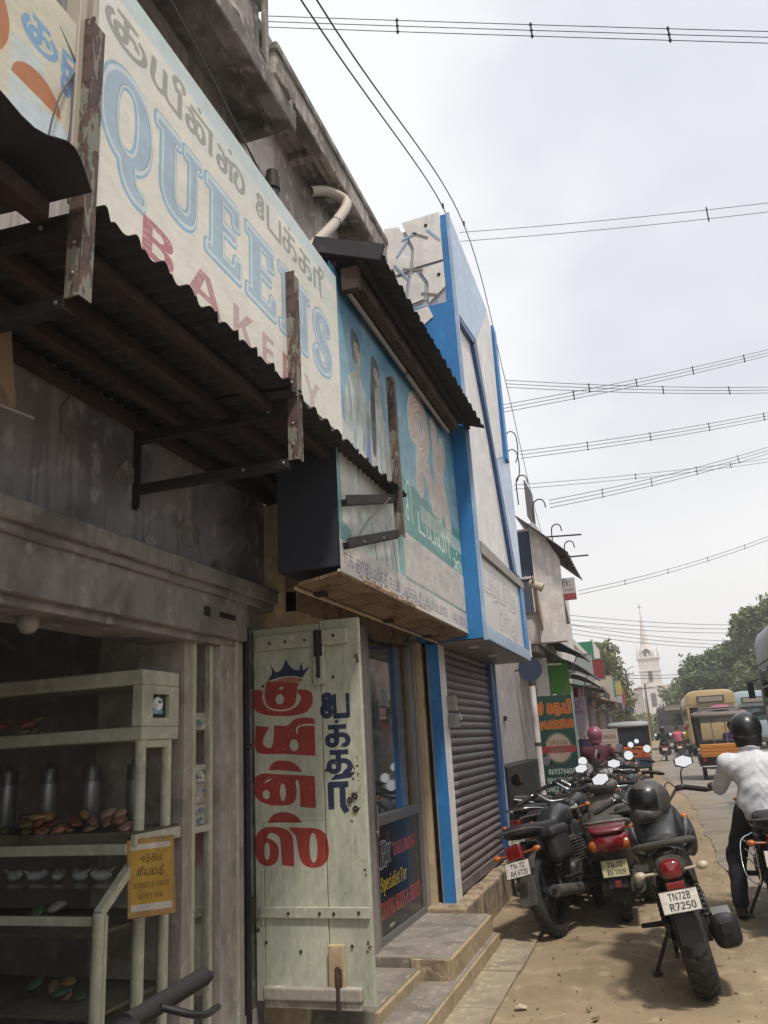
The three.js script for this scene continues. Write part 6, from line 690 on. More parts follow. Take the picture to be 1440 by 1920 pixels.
// ---------------------------------------------------------------- auto rickshaws, buses
function autoRickshaw(o) {
  const a = thing('auto_rickshaw', o.label, 'auto rickshaw', [o.x, 0, o.z], o.yaw ?? 0, 'auto rickshaws on the road'), w = o.w ?? 0.66, H = o.H ?? 1.72, L = 2.5, low = paint(o.low, 0.5), pan = paint(o.panel, 0.5), hood = o.hood;
  mesh('lower_body', [loft([[0, 0.55, w * 0.97, 0.22, 0.25, 5], [-1.3, 0.55, w, 0.22, 0.28, 5], [-1.9, 0.6, w * 0.8, 0.2, 0.3, 4], [-L, 0.65, w * 0.35, 0.2, 0.25, 3]], 24)], low, a);
  mesh('tail_panel', [rbox(-w * 0.93, w * 0.93, 0.62, 0.98, -0.04, 0.03, 0.03)], pan, a); for (let k = 0; k < 3; k++) mesh('panel_rib', rbox(-w * 0.88, w * 0.88, 0.7 + k * 0.09, 0.715 + k * 0.09, 0.03, 0.04, 0.004), pan, a);
  mesh('roof', [loft([[0.08, H - 0.1, w * 1.02, 0.09, 0.05, 3.4], [-0.2, H - 0.06, w * 1.06, 0.1, 0.06, 3.6], [-1.5, H - 0.06, w * 1.05, 0.1, 0.06, 3.6], [-2.0, H - 0.14, w * 0.9, 0.08, 0.06, 3]], 24)], hood, a);
  for (const s of [-1, 1]) for (const z of [0, -0.9, -1.7]) mesh('roof_pillar', beam([s * w * 0.94, 0.9, z], [s * w * 0.98, H - 0.1, z], 0.04, 0.05), M.black, a);
  if (o.rear !== 'open') { mesh('rear_hood', rbox(-w * 0.97, w * 0.97, 1.0, H - 0.12, -0.04, 0.0, 0.03), mat(0x14161c, 0.6), a); mesh('rear_window', [rbox(-w * 0.6, w * 0.6, 1.15, H - 0.28, 0.0, 0.008, 0.03)], phys({ color: 0x2a3340, roughness: 0.1, clearcoat: 1 }), a); }
  mesh('bench_seat', [rbox(-w * 0.85, w * 0.85, 0.7, 0.82, -0.15, -0.6, 0.04), rbox(-w * 0.85, w * 0.85, 0.82, 1.1, -0.1, -0.2, 0.04)], M.seat, a); mesh('windscreen', rbox(-w * 0.8, w * 0.8, 1.0, H - 0.2, -1.95, -1.96, 0.004), M.glass, a);
  for (const s of [-1, 1]) { wheel(a, s * w * 0.85, 0.23, -0.4, 0.23, 0.05, false, 1.1, M.plastic); mesh('tail_lamp', rbox(s * w * 0.8 - 0.05, s * w * 0.8 + 0.05, 0.5, 0.6, 0.0, 0.04, 0.01), lampRed, a); } wheel(a, 0, 0.23, -L + 0.25, 0.23, 0.05, false, 1, M.plastic); mesh('bumper', tube([[-w * 0.9, 0.38, 0.0], [-w * 0.8, 0.38, 0.09], [w * 0.8, 0.38, 0.09], [w * 0.9, 0.38, 0.0]], 0.022, 20, 8), o.chrome ? M.chrome : M.black, a); const pl = mesh('number_plate', rbox(-0.14, 0.14, 0.46, 0.56, 0.015, 0.03, 0.004), mat(0xb59a34, 0.5), a); mesh('mud_flap', rbox(-w * 0.3, w * 0.3, 0.2, 0.36, -0.1, -0.09, 0.003), M.rubber, a);
  return a;
}
autoRickshaw({ x: -0.98, z: -27.6, w: 0.6, low: 0x1d4f86, panel: 0xb5541c, hood: mat(0x8f9396, 0.5), label: 'auto rickshaw with blue lower body and orange tail panel by the parked row' });
autoRickshaw({ x: -1.1, z: -37, w: 0.6, low: 0x1c1c1e, panel: 0x2a2a2c, hood: mat(0x232326, 0.6), label: 'all-black auto rickshaw standing in front of the blue one' });
{
  const s = autoRickshaw({ x: 1.66, z: -25.5, w: 0.72, H: 1.86, low: 0x23242a, panel: 0xb5731c, hood: mat(0x6d625c, 0.6), rear: 'open', chrome: true, label: 'yellow-tailed share auto with open back and roof rack carrying pink cloth' });
  mesh('rear_curtain', rbox(-0.7, -0.55, 1.0, 1.7, -0.05, -0.02, 0.01), mat(0x2c2a2c, 0.8), s); mesh('rear_rail', [rod([-0.25, 0.95, 0], [-0.27, 1.6, 0], 0.016), rod([0.1, 0.95, 0], [0.1, 1.6, 0], 0.016), rod([0.45, 0.95, 0], [0.47, 1.6, 0], 0.016)], M.metal, s); const rk = mesh('roof_rack', [...[-0.55, 0.55].map((x) => rod([x, 1.92, 0.0], [x, 1.92, -1.4], 0.015)), ...[0, -0.4, -0.9, -1.4].map((z) => rod([-0.55, 1.92, z], [0.55, 1.92, z], 0.015)), ...[0, 1, 2, 3, 4].map((k) => rod([-0.55 + k * 0.275, 1.86, 0.0], [-0.55 + k * 0.275, 1.98, 0.0], 0.012)), rod([-0.55, 1.98, 0], [0.55, 1.98, 0], 0.015)], M.metal, s);
  const cl = thing('pink_bundle', 'pink cloth bundle tied on the share auto roof rack', 'cloth', [1.72, 1.93, -25.6]); mesh('cloth', [loft([[0.1, 0.05, 0.1, 0.04], [0, 0.06, 0.24, 0.06], [-0.3, 0.06, 0.26, 0.07], [-0.5, 0.05, 0.1, 0.03]], 14)], mat(0xa8506e, 0.9), cl); mesh('cord', at(new THREE.TorusGeometry(0.1, 0.008, 6, 16), 0, 0.04, -0.15, 0, 1.57, 0), M.wire, cl);
  person({ x: 1.95, z: -25.9, y: 0.0, yaw: 0.2, J: { ...pegs, elL: [-0.24, 0.95, -0.12], elR: [0.24, 0.95, -0.12], haL: [-0.16, 0.84, -0.3], haR: [0.16, 0.84, -0.3] }, cell: 0.028, shirt: mat(0x6a4a86, 0.9), trousers: mat(0x4a3560, 0.9), label: 'passenger in purple clothes inside the yellow share auto' });
}
function bus(o) {
  const b = thing('bus', o.label, 'bus', [o.x, 0, o.z], o.yaw ?? 0), w = o.w ?? 1.2, H = o.H ?? 3.15, L = o.L ?? 9, m = o.paint;
  mesh('body', [loft([[0, 1.15, w * 0.97, 0.72, 0.6, 9], [-0.12, 1.15, w, 0.75, 0.65, 9], [-L, 1.15, w, 0.75, 0.65, 9]], 32), loft([[-0.02, 2.55, w * 0.96, H - 2.55 - 0.06, 0.0, 4], [-0.2, 2.55, w, H - 2.55, 0.0, 4.5], [-L, 2.55, w, H - 2.55, 0.0, 4.5]], 32), box(-w * 0.98, w * 0.98, 2.4, 2.56, -0.05, -L + 0.02)], m, b); // lower shell, roof and cant rail
  const gm = phys({ color: 0x9aa4a8, roughness: 0.04, transmission: 1, thickness: 0, ior: 1.5 }); for (let k = 0; k < Math.floor(L / 1.0) - 1; k++) for (const s of [-1, 1]) mesh('seat_back', rbox(s * w * 0.2, s * w * 0.88, 1.5, 2.1, -1.3 - k * 1.0, -1.4 - k * 1.0, 0.04), mat(0x4d5560, 0.8), b);
  mesh('windscreen', rbox(-w * 0.9, w * 0.9, 1.62, 2.42, -0.02, 0.012, 0.03), gm, b); mesh('screen_pillar', rbox(-w, -w * 0.9, 1.8, 2.45, -0.06, 0.0, 0.02), m, b); mesh('screen_pillar', rbox(w * 0.9, w, 1.8, 2.45, -0.06, 0.0, 0.02), m, b);
  for (let k = 0; k < Math.floor(L / 1.1); k++) for (const s of [-1, 1]) { const z = -0.3 - k * 1.1; const wn = mesh('window', rbox(s * (w - 0.02), s * (w + 0.006), 1.84, 2.4, z - 0.06, z - 1.04, 0.01), gm, b); mesh('window_bar', rbox(s * (w + 0.004), s * (w + 0.016), 2.1, 2.13, z - 0.06, z - 1.04, 0.003), M.metal, wn); }
  for (let k = 0; k <= Math.floor(L / 1.1); k++) for (const s of [-1, 1]) mesh('window_pillar', rbox(s * (w - 0.03), s * (w + 0.012), 1.8, 2.45, -0.3 - k * 1.1 - 0.045, -0.3 - k * 1.1 + 0.045, 0.006), o.pillar ?? m, b);
  const db = mesh('destination_board', rbox(-w * 0.55, w * 0.55, 2.6, 2.95, 0.0, 0.05, 0.02), o.boardFrame ?? M.rust, b); mesh('board_screen', rbox(-w * 0.48, w * 0.48, 2.66, 2.89, 0.05, 0.06, 0.006), mat(0x8a8272, 0.5), db); mesh('bumper', rbox(-w, w, 0.42, 0.66, -0.02, 0.1, 0.03), M.dust, b); for (const s of [-1, 1]) { mesh('headlamp', at(new THREE.CylinderGeometry(0.11, 0.11, 0.04, 18), s * w * 0.72, 0.95, 0.015, Math.PI / 2), lampClear, b); wheel(b, s * (w - 0.15), 0.48, -1.6, 0.48, 0.11, false, 1.1, M.iron); wheel(b, s * (w - 0.15), 0.48, -L + 2, 0.48, 0.11, false, 1.1, M.iron); mesh('stripe', rbox(s * (w + 0.002), s * (w + 0.01), 1.45, 1.6, -0.2, -L + 0.1, 0.003), o.stripe ?? M.dust, b); mesh('wing_mirror', [rod([s * w, 2.3, 0.05], [s * (w + 0.2), 2.25, 0.2], 0.014), rbox(s * (w + 0.15) - 0.06, s * (w + 0.15) + 0.06, 1.95, 2.25, 0.18, 0.22, 0.01)], M.black, b); }
  if (o.door) mesh('door_opening', rbox(-w - 0.006, -w + 0.03, 0.55, 2.35, -0.5, -1.35, 0.02), M.black, b);
  return b;
}
bus({ x: 2.62, z: -45, yaw: 0, w: 1.2, H: 3.25, L: 10, paint: paint(0xa38a5c, 0.55), label: 'yellow-ochre bus with dark windscreen coming up the road' });
bus({ x: 1.0, z: -62, yaw: 0, w: 1.1, H: 3.0, L: 8, paint: paint(0x4a443f, 0.6), label: 'dark brown bus farther back beside the yellow-ochre one' });
bus({ x: 5.35, z: -52, w: 1.2, H: 3.3, L: 8, paint: paint(0x93a5ad, 0.5), stripe: paint(0x3a6a9a), label: 'pale blue bus in the far lane before the trees' });
bus({ x: 3.13, z: -17.2, yaw: Math.PI, w: 1.2, H: 3.28, L: 10, paint: stained(103, [0x787c7e, 0x65696b, 0x878b8c], 2, { size: 256, bump: 0.0005, rough: 0.45 }), stripe: paint(0x4a1f1c), label: 'grey dusty bus passing close on the right side of the road' });

// ---------------------------------------------------------------- further shops on the left
{
  const b = thing('grey_wall_house', 'plain grey rendered house wall beyond the blue shopfront', 'building'); mesh('wall', [box(-2.6, -1.9, 0, 4.4, -9.42, -12.3), box(-8, -2.6, 0, 4.4, -12.2, -12.3)], M.graywall, b); mesh('roof', box(-8, -1.86, 4.4, 4.55, -9.42, -12.35), M.graywall, b); mesh('switch_box', rbox(-1.9, -1.86, 1.7, 1.76, -10.6, -10.66, 0.004), M.iron, b); mesh('dark_counter', rbox(-1.9, -1.72, 0.1, 1.18, -9.5, -12.1, 0.02), M.plastic, b);
  const po = thing('white_post', 'slim chipped white post at the end of the grey wall', 'post'); mesh('shaft', rod([-1.7, 0, -12.1], [-1.7, 2.85, -12.1], 0.045, 0.045, 12), M.whitewash, po); mesh('band', [rod([-1.7, 1.35, -12.1], [-1.7, 1.4, -12.1], 0.05, 0.05, 12), rod([-1.7, 2.2, -12.1], [-1.7, 2.3, -12.1], 0.048, 0.048, 12)], M.dust, po);
  const d = thing('round_disc_sign', 'dull navy round disc fixed behind the white post', 'sign'); mesh('disc', at(new THREE.CylinderGeometry(0.17, 0.17, 0.02, 32), -1.66, 2.42, -11.8, Math.PI / 2), mat(0x2c3a52, 0.6), d); mesh('arm', rod([-1.66, 2.42, -11.82], [-1.9, 2.42, -11.9], 0.012), M.iron, d);
  // white house with a lean-to roof and hooked rods
  const e = thing('white_upper_house', 'whitewashed narrow house with grey lean-to roof and rods sticking out', 'building');
  mesh('wall', [box(-6, -1.62, 2.9, 4.8, -13.0, -19), box(-6, -2.1, 0, 2.9, -12.6, -19)], M.whitewash, e); mesh('end_wall', [at(poly([[-1.6, 2.9], [-1.2, 2.9], [-1.18, 4.25], [-1.5, 4.86], [-1.6, 4.86]], 0.25), 0, 0, -13.15)], M.whitewash, e); mesh('roof_sheet', at(corrugated(-12.7, -15.5, -1.78, 4.98, -1.02, 4.28, { seed: 4, wave: 0.12 }), 0, 0, 0), M.sheetgrey, e); mesh('gable_sheet', at(corrugated(0, -0.9, 0, 0, 0.62, 0, { seed: 6, wave: 0.09 }), 0, 0, 0, 0, 0, Math.PI / 2).translate(-1.55, 4.9, -12.6), M.sheetgrey, e);
  mesh('painted_shade_panel', box(-2.3, -1.62, 4.0, 4.75, -12.96, -12.99), mat(0x3a465c, 0.7), e); mesh('window', box(-1.9, -1.64, 3.4, 3.95, -12.96, -12.985), M.darkpanel, e); mesh('window_frame', [box(-1.92, -1.63, 3.95, 3.99, -12.94, -12.99), box(-1.66, -1.63, 3.4, 3.95, -12.94, -12.99)], M.whitewash, e);  // dark blue panel: shade under the lean-to roof, painted in as colour
  mesh('bracket', [beam([-1.6, 4.5, -12.93], [-1.45, 4.5, -12.93], 0.025, 0.025), beam([-1.45, 4.5, -12.93], [-1.42, 4.25, -12.93], 0.025, 0.025), beam([-1.6, 4.3, -12.93], [-1.42, 4.25, -12.93], 0.025, 0.025)], M.black, e);
  mesh('stay_rod', rod([-1.5, 4.72, -13.4], [-0.8, 4.68, -13.4], 0.014), M.iron, e); mesh('stay_rod', rod([-1.4, 4.42, -13.8], [-0.75, 4.4, -13.8], 0.014), M.iron, e);
  for (const [x, y, z, s] of [[-1.72, 5.5, -12.9, 1], [-1.5, 5.05, -13, 1.1], [-1.3, 4.78, -13.6, 0.9], [-1.15, 4.55, -14, 0.9]]) mesh('hook_rod', tube([[x, y - 0.3, z], [x, y + 0.1 * s, z], [x + 0.07 * s, y + 0.2 * s, z], [x + 0.16 * s, y + 0.18 * s, z], [x + 0.19 * s, y + 0.06 * s, z]], 0.011, 20, 6), M.iron, e); for (const [y0, z] of [[4.65, -9.1], [4.9, -9.15]]) mesh('hook_rod', tube([[-1.3, y0 + 0.1, z], [-1.24, y0 + 0.16, z], [-1.17, y0 + 0.1, z], [-1.16, y0 - 0.12, z], [-1.2, y0 - 0.25, z]], 0.007, 16, 5), M.iron, e);
  const bn = thing('cloth_banner', 'rolled cream banner hanging on the white house front', 'banner'); mesh('sheet', [loft([[0, 0, 0.02, 0.02], [-0.2, -0.25, 0.03, 0.14], [-0.5, -0.5, 0.025, 0.2], [-0.9, -0.85, 0.015, 0.12]], 12).translate(-1.55, 3.85, -12.3)], mat(0xa89a84, 0.9), bn); mesh('roll', rod([-1.62, 3.78, -12.4], [-1.42, 3.68, -12.4], 0.05, 0.07, 14), mat(0xb8aa95, 0.9), bn);
  const sg = thing('hanging_sign', 'small white box sign with red foot fixed above the street', 'sign'); mesh('case', rbox(-1.2, -0.99, 3.58, 3.94, -13.2, -13.26, 0.006), mat(0xa9a4a2, 0.5), sg); mesh('red_band', box(-1.198, -0.992, 3.585, 3.68, -13.194, -13.199), mat(0x8e3a44, 0.6), sg); const st = canvasTex(96, 96, (c, w, h) => { c.fillStyle = '#b5b0ae'; c.fillRect(0, 0, w, h); textFit(c, 'E:', 26, 76, 50, 34, 'bold #px serif', '#33302f'); textFit(c, 'POINT', 18, 84, 84, 16, 'bold #px sans-serif', '#5a4a4a'); }); mesh('lettering', faceZ(-1.196, -0.994, 3.685, 3.935, -13.197), mat(0xffffff, 0.5, 0, { map: st }), sg); mesh('arm', rod([-1.3, 3.9, -13.23], [-1.2, 3.9, -13.23], 0.012), M.iron, sg);
  const ac = thing('cooler_panel', 'pale slanted metal panel below the hanging sign', 'panel'); mesh('plate', at(new RoundedBoxGeometry(0.1, 0.42, 0.05, 1, 0.006), -1.23, 3.4, -13.2, 0, 0, 0.1), M.sheetgrey, ac); mesh('frame', at(new RoundedBoxGeometry(0.02, 0.42, 0.07, 1, 0.004), -1.17, 3.4, -13.2, 0, 0, 0.1), M.metal, ac);
  // ground floor stalls
  const s = thing('market_stall', 'dark open shop front with bright green panel under black tarpaulins', 'shop'); mesh('back_wall', [box(-2.6, -2.4, 0, 2.9, -12.7, -19), box(-2.4, -1.65, 2.75, 2.85, -12.7, -19)], mat(0x6e6862, 0.9), s); mesh('green_panel', at(new THREE.BoxGeometry(0.34, 0.75, 0.03), -1.52, 2.3, -14.2, 0, 0, 0), mat(0x4f9a36, 0.6), s); mesh('green_panel', box(-2.0, -1.4, 2.5, 2.72, -14.25, -14.28), mat(0x478f30, 0.6), s); mesh('tube_lamp', rod([-1.95, 2.62, -13.6], [-1.4, 2.6, -13.6], 0.016), M.white, s); mesh('hanging_board', rbox(-1.8, -1.6, 2.0, 2.7, -13.3, -13.34, 0.004), M.whitewash, s); for (const [x, y] of [[-1.6, 1.98], [-1.52, 2.02]]) mesh('price_card', rbox(x, x + 0.06, y, y + 0.08, -13.0, -13.004, 0.001), mat(0xb0aca6, 0.6), s);
  const tarp = (x, y, z, label, w = 0.55, L = 1.6, m = mat(0x1a1b20, 0.75)) => { const t = thing('tarpaulin_awning', label, 'awning', [x, y, z]), pos = [], g = new THREE.PlaneGeometry(1, 1, 14, 14), p = g.attributes.position, r = rng(x * 100 | 0); for (let i = 0; i < p.count; i++) { const u = p.getX(i) + 0.5, v = p.getY(i) + 0.5; p.setXYZ(i, lerp(-w, w * 0.9, u), -0.34 * u * u + Math.sin(v * 9 + u * 4) * 0.03 + (r() - 0.5) * 0.015, -v * L); } g.computeVertexNormals(); const g2 = g.clone().translate(0, 0.008, 0); mesh('cloth', [g, g2], m, t); mesh('rim_pipe', rod([w * 0.9, -0.35, 0.02], [w * 0.9, -0.35, -L], 0.018), M.metal, t); mesh('rib', tube([[-w, 0.0, 0.0], [0, -0.06, 0.01], [w * 0.9, -0.34, 0.0]], 0.014, 14, 6), M.metal, t); mesh('prop', rod([w * 0.8, -0.3, -0.1], [w * 0.2, -1.0, -0.1], 0.01), M.metal, t); };
  tarp(-1.55, 3.08, -13.6, 'black bulging tarpaulin awning under the white house'); tarp(-1.5, 2.86, -15.2, 'grey-edged tarpaulin awning lower than the black bulging one', 0.5, 2.2, mat(0x3a3d42, 0.7)); tarp(-1.45, 2.72, -17.6, 'torn dark tarpaulin with hanging strips farthest along the stalls', 0.45, 1.8);
  // upright printed signs facing the traffic
  const gt = canvasTex(380, 1000, (c, w, h) => { c.fillStyle = '#16382f'; c.fillRect(0, 0, w, h); const o2 = (s2, x0, x1, y, hh) => { tamilFit(c, s2, x0, x1, y, hh, '#a0742c', 0.4); tamilFit(c, s2, x0, x1, y, hh, '#a8431c', 0.2); }; o2('sri', 4, 90, 70, 66); o2('ee tha va~', 120, 360, 76, 80); o2('ja va la. la ra. sa.', 10, 368, 224, 66); c.fillStyle = '#56685a'; c.beginPath(); for (let k = 0; k < 48; k++) { const a = k / 48 * 6.283, q = k % 2 ? 142 : 132; c.lineTo(190 + Math.cos(a) * q, 470 + Math.sin(a) * q); } c.fill(); c.fillStyle = '#a08c80'; c.beginPath(); c.arc(190, 470, 122, 0, 7); c.fill(); tamilFit(c, 'tha na~ va ra ka ma.', 96, 286, 405, 34, '#7a5c40', 0.2); c.fillStyle = '#8a2f36'; c.fillRect(16, 452, 348, 62); textFit(c, '1023', 112, 268, 503, 40, 'bold #px serif', '#2c3026', ['#b8a27a', 4]); textFit(c, '8883794084', 62, 352, 700, 46, 'bold #px sans-serif', '#a8b2a8'); textFit(c, '9042802020', 40, 352, 776, 46, 'bold #px sans-serif', '#a8b2a8'); textFit(c, '0462 2502020', 30, 372, 852, 46, 'bold #px sans-serif', '#a8b2a8'); grain(c, w, h, 0.16, 11); });
  const gs = thing('green_standing_sign', 'tall dark green sign with orange Tamil lettering, round seal and phone numbers', 'sign', [-1.46, 0, -12.5], 0.06); mesh('panel', rbox(-0.28, 0.28, 0.45, 2.06, -0.03, 0, 0.004, 1), mat(0x2a3a36, 0.6), gs); mesh('print', faceZ(-0.278, 0.278, 0.455, 2.055, 0.003), mat(0xffffff, 0.5, 0, { map: gt }), gs); mesh('leg', rbox(0.262, 0.292, 0, 2.08, -0.035, 0.006, 0.003), mat(0x8a9a98, 0.5), gs); mesh('leg', rbox(-0.292, -0.262, 0, 2.08, -0.035, 0.006, 0.003), mat(0x8a9a98, 0.5), gs);
  const ps = canvasTex(160, 340, (c, w, h) => { c.fillStyle = '#b8aab8'; c.fillRect(0, 0, w, h); c.fillStyle = '#c0a3b5'; c.fillRect(10, 10, w - 20, 150); textFit(c, 'STYLE', 30, 140, 56, 22, 'bold #px serif', '#8a6a86'); c.strokeStyle = '#3a3038'; c.lineWidth = 7; c.beginPath(); c.moveTo(56, 60); c.lineTo(98, 106); c.stroke(); textFit(c, 'Lady', 40, 126, 146, 32, 'italic bold #px serif', '#6a4a72'); c.fillStyle = '#a89cab'; for (let k = 0; k < 4; k++) c.fillRect(60, 190 + k * 16, 70, 4); grain(c, w, h, 0.1, 2); });
  const pk = thing('pink_sign', 'narrow pale pink sign with script lettering behind the green sign', 'sign', [-1.42, 0, -16]); mesh('panel', rbox(-0.16, 0.15, 1.45, 2.15, -0.03, 0, 0.004, 1), M.white, pk); mesh('print', faceZ(-0.158, 0.148, 1.455, 2.145, 0.003), mat(0xffffff, 0.5, 0, { map: ps }), pk); mesh('post', rod([-0.14, 0, -0.02], [-0.14, 1.45, -0.02], 0.014), M.metal, pk); mesh('lower_panel', rbox(-0.14, 0.17, 1.0, 1.38, -0.04, -0.01, 0.004), mat(0x3a3554, 0.6), pk);
  const nb = canvasTex(220, 140, (c, w, h) => { c.fillStyle = '#a99f95'; c.fillRect(0, 0, w, h); textFit(c, 'OIL PARKING', 14, 206, 72, 28, 'bold #px sans-serif', '#6a3a38'); c.fillStyle = '#8a7f76'; c.fillRect(30, 96, 160, 8); c.fillRect(30, 114, 120, 8); grain(c, w, h, 0.15, 7); }); const ob = thing('parking_board', 'pale street board with maroon capitals beside the auto rickshaw', 'sign', [-1.45, 0, -24]); mesh('panel', rbox(-0.32, 0.3, 1.05, 1.55, -0.03, 0, 0.004, 1), M.white, ob); mesh('print', faceZ(-0.318, 0.298, 1.055, 1.545, 0.003), mat(0xffffff, 0.5, 0, { map: nb }), ob); for (const x of [-0.25, 0.23]) mesh('post', rod([x, 0, -0.02], [x, 1.05, -0.02], 0.02), M.metal, ob);
}
function house(name, label, x1, z0, z1, H, m, o = {}) { // a shop house of one or two floors with cornice, windows and sign boards, front at x1
  const b = thing(name, label, 'building'), w = o.depth ?? 6; mesh('wall', box(x1 - w, x1, 0, H, z0, z1), m, b); mesh('cornice', [rbox(x1 - w, x1 + 0.14, H - 0.02, H + 0.16, z0 + 0.1, z1 - 0.1, 0.02)], o.cornice ?? M.whitewash, b); if (o.floors !== 1) mesh('ledge', rbox(x1, x1 + 0.45, 2.7, 2.82, z0, z1, 0.02), o.cornice ?? M.whitewash, b);
  const n = Math.max(1, Math.round(Math.abs(z1 - z0) / 2.6)), dz = (z1 - z0) / n; for (let k = 0; k < n; k++) { const z = z0 + dz * (k + 0.5), q = Math.abs(dz) * 0.28; const d = mesh('shop_opening', rbox(x1 - 0.02, x1 + 0.02, 0.1, 2.3, z - q * 1.3, z + q * 1.3, 0.01), k % 2 ? mat([0x55606a, 0x6a5544, 0x4c5a50][k % 3], 0.6) : M.lath, b); if (H > 4) { const f = mesh('window', rbox(x1 - 0.01, x1 + 0.03, 3.3, 4.3, z - q * 0.7, z + q * 0.7, 0.01), M.greyframe, b); mesh('pane', box(x1 + 0.03, x1 + 0.036, 3.36, 4.24, z - q * 0.6, z + q * 0.6), M.darkpanel, f); } const c = (o.signs ?? [])[k]; if (c) mesh('sign_panel', rbox(x1 + 0.02, x1 + 0.1, 2.3, 2.95 + (k % 2) * 0.5, z - q * 1.5, z + q * 1.5, 0.01), mat(c, 0.55), b); }
  if (o.mast) mesh('roof_rail', [rod([x1 - 0.1, H, z0 - 0.2], [x1 - 0.1, H + 0.9, z0 - 0.2], 0.03), rod([x1 - 0.1, H + 0.9, z0 - 0.2], [x1 - 1.2, H + 0.9, z0 - 0.2], 0.03), rod([x1 - 0.1, H + 0.45, z0 - 0.2], [x1 - 1.2, H + 0.45, z0 - 0.2], 0.03), rod([x1 - 1.2, H, z0 - 0.2], [x1 - 1.2, H + 0.9, z0 - 0.2], 0.03)], M.iron, b); return b;
}
house('shop_house', 'pale two-storey shop house with railing on its roof beyond the stalls', -1.95, -21, -26, 3.7, M.whitewash, { mast: true, signs: [0x7a2a2c, 0x2f5f7a] });
{ const b = house('shop_house', 'dusty pink shop house with red and teal sign panels', -2.0, -26.2, -36, 3.3, M.pinkwall, { signs: [0x7d2630, 0x3d7f8c, 0x9aa3a0, 0xa05c24] }); mesh('green_tank_screen', rbox(-2.6, -1.75, 3.46, 4.4, -27.6, -27.75, 0.02), mat(0x1f6a50, 0.6), b); mesh('tank_screen_side', box(-1.76, -1.74, 3.46, 4.4, -27.76, -31), M.whitewash, b); }
house('shop_house', 'whitewashed low shop house near the leafy tree', -2.4, -36.4, -48, 3.4, M.whitewash, { signs: [0x8f9ba0, 0x4f6a86, 0xa59a86, 0x7a8a7a, 0x93a0aa] });
house('shop_house', 'cream shop house farthest along the left side', -3.2, -64, -90, 3.6, M.cream, { signs: [0x9a9a94, 0x7a5a4a, 0x5a6a7a] });
for (const [z0, z1, H, m, lab] of [[8, -6, 6.2, M.whitewash, 'white shop block across the road facing the bakery'], [-6.4, -20, 5.2, M.cream, 'cream shop block across the road facing the blue shopfront'], [-20.5, -42, 6.4, M.pinkwall, 'pinkish shop block across the road near the trees']]) { const b = house('shop_block', lab, 0, 0, z1 - z0, H, m, { depth: 7, signs: [0x9a3a34, 0x3a6a9a, 0xb0a890, 0x3f7a5a, 0x8a8a86] }); b.position.set(9.6, 0, z1); b.rotation.y = Math.PI; }

{ // boards and boxes projecting from the far shop fronts
  const q = rng(71); [[-1.55, -19.6, 2.9, 0.5, 0.7, 0x9aa4a0, 'pale grey board jutting out beside the torn tarpaulin'], [-1.5, -22.4, 3.1, 0.6, 0.5, 0x7d2f33, 'dark red board jutting out from the pale shop house'], [-1.45, -25.6, 2.7, 0.55, 0.8, 0xb3a99a, 'cream board jutting out at the corner of the pale shop house'], [-1.55, -28.8, 2.9, 0.6, 0.6, 0x3f7d8a, 'teal board jutting out from the pink shop house'], [-1.5, -31.5, 3.0, 0.7, 0.5, 0xb09a58, 'mustard board jutting out from the pink shop house'], [-1.6, -34.5, 2.8, 0.6, 0.9, 0xa8a6a4, 'white board jutting out near the end of the pink shop house'], [-1.9, -39, 3.2, 0.8, 0.7, 0x5a6f96, 'blue board jutting out from the whitewashed low shop house'], [-1.9, -44, 3.0, 0.8, 0.9, 0x8a4038, 'brick red board jutting out near the leafy tree']].forEach(([x, z, y, w, h, c, lab]) => { const t = thing('projecting_board', lab, 'sign', [x, y, z], 0, 'boards jutting from the far shops'); mesh('panel', rbox(-w / 2, w / 2, -h / 2, h / 2, -0.04, 0.04, 0.01), mat(c, 0.6), t); mesh('frame_bar', box(-w / 2 - 0.015, w / 2 + 0.015, h / 2, h / 2 + 0.03, -0.045, 0.045), M.metal, t); mesh('frame_bar', box(-w / 2 - 0.015, w / 2 + 0.015, -h / 2 - 0.03, -h / 2, -0.045, 0.045), M.metal, t); mesh('arm', rod([-w / 2, h * 0.3, 0], [-w / 2 - 0.5, h * 0.3, 0], 0.02), M.iron, t); });
  for (let k = 0; k < 5; k++) { const t = thing('shop_parasol', ['striped dark cloth awning of the first far stall', 'brown cloth awning of the second far stall', 'grey cloth awning of the third far stall', 'blue cloth awning of the fourth far stall', 'dull green cloth awning of the last far stall'][k], 'awning', [-1.9, 2.45 + q() * 0.2, -20.5 - k * 4.6]); mesh('cloth', [at(new THREE.BoxGeometry(0.9, 0.02, 2.2), 0.35, -0.08, 0, 0, 0, -0.28), at(new THREE.BoxGeometry(0.015, 0.16, 2.2), 0.79, -0.28, 0)], mat([0x3a3a40, 0x6a4c3a, 0x6e6e70, 0x3d557a, 0x4a6450][k], 0.85), t); mesh('prop', rod([0.75, -0.2, 1.0], [0.0, -0.5, 1.0], 0.014), M.metal, t); mesh('prop', rod([0.75, -0.2, -1.0], [0.0, -0.5, -1.0], 0.014), M.metal, t); }
}

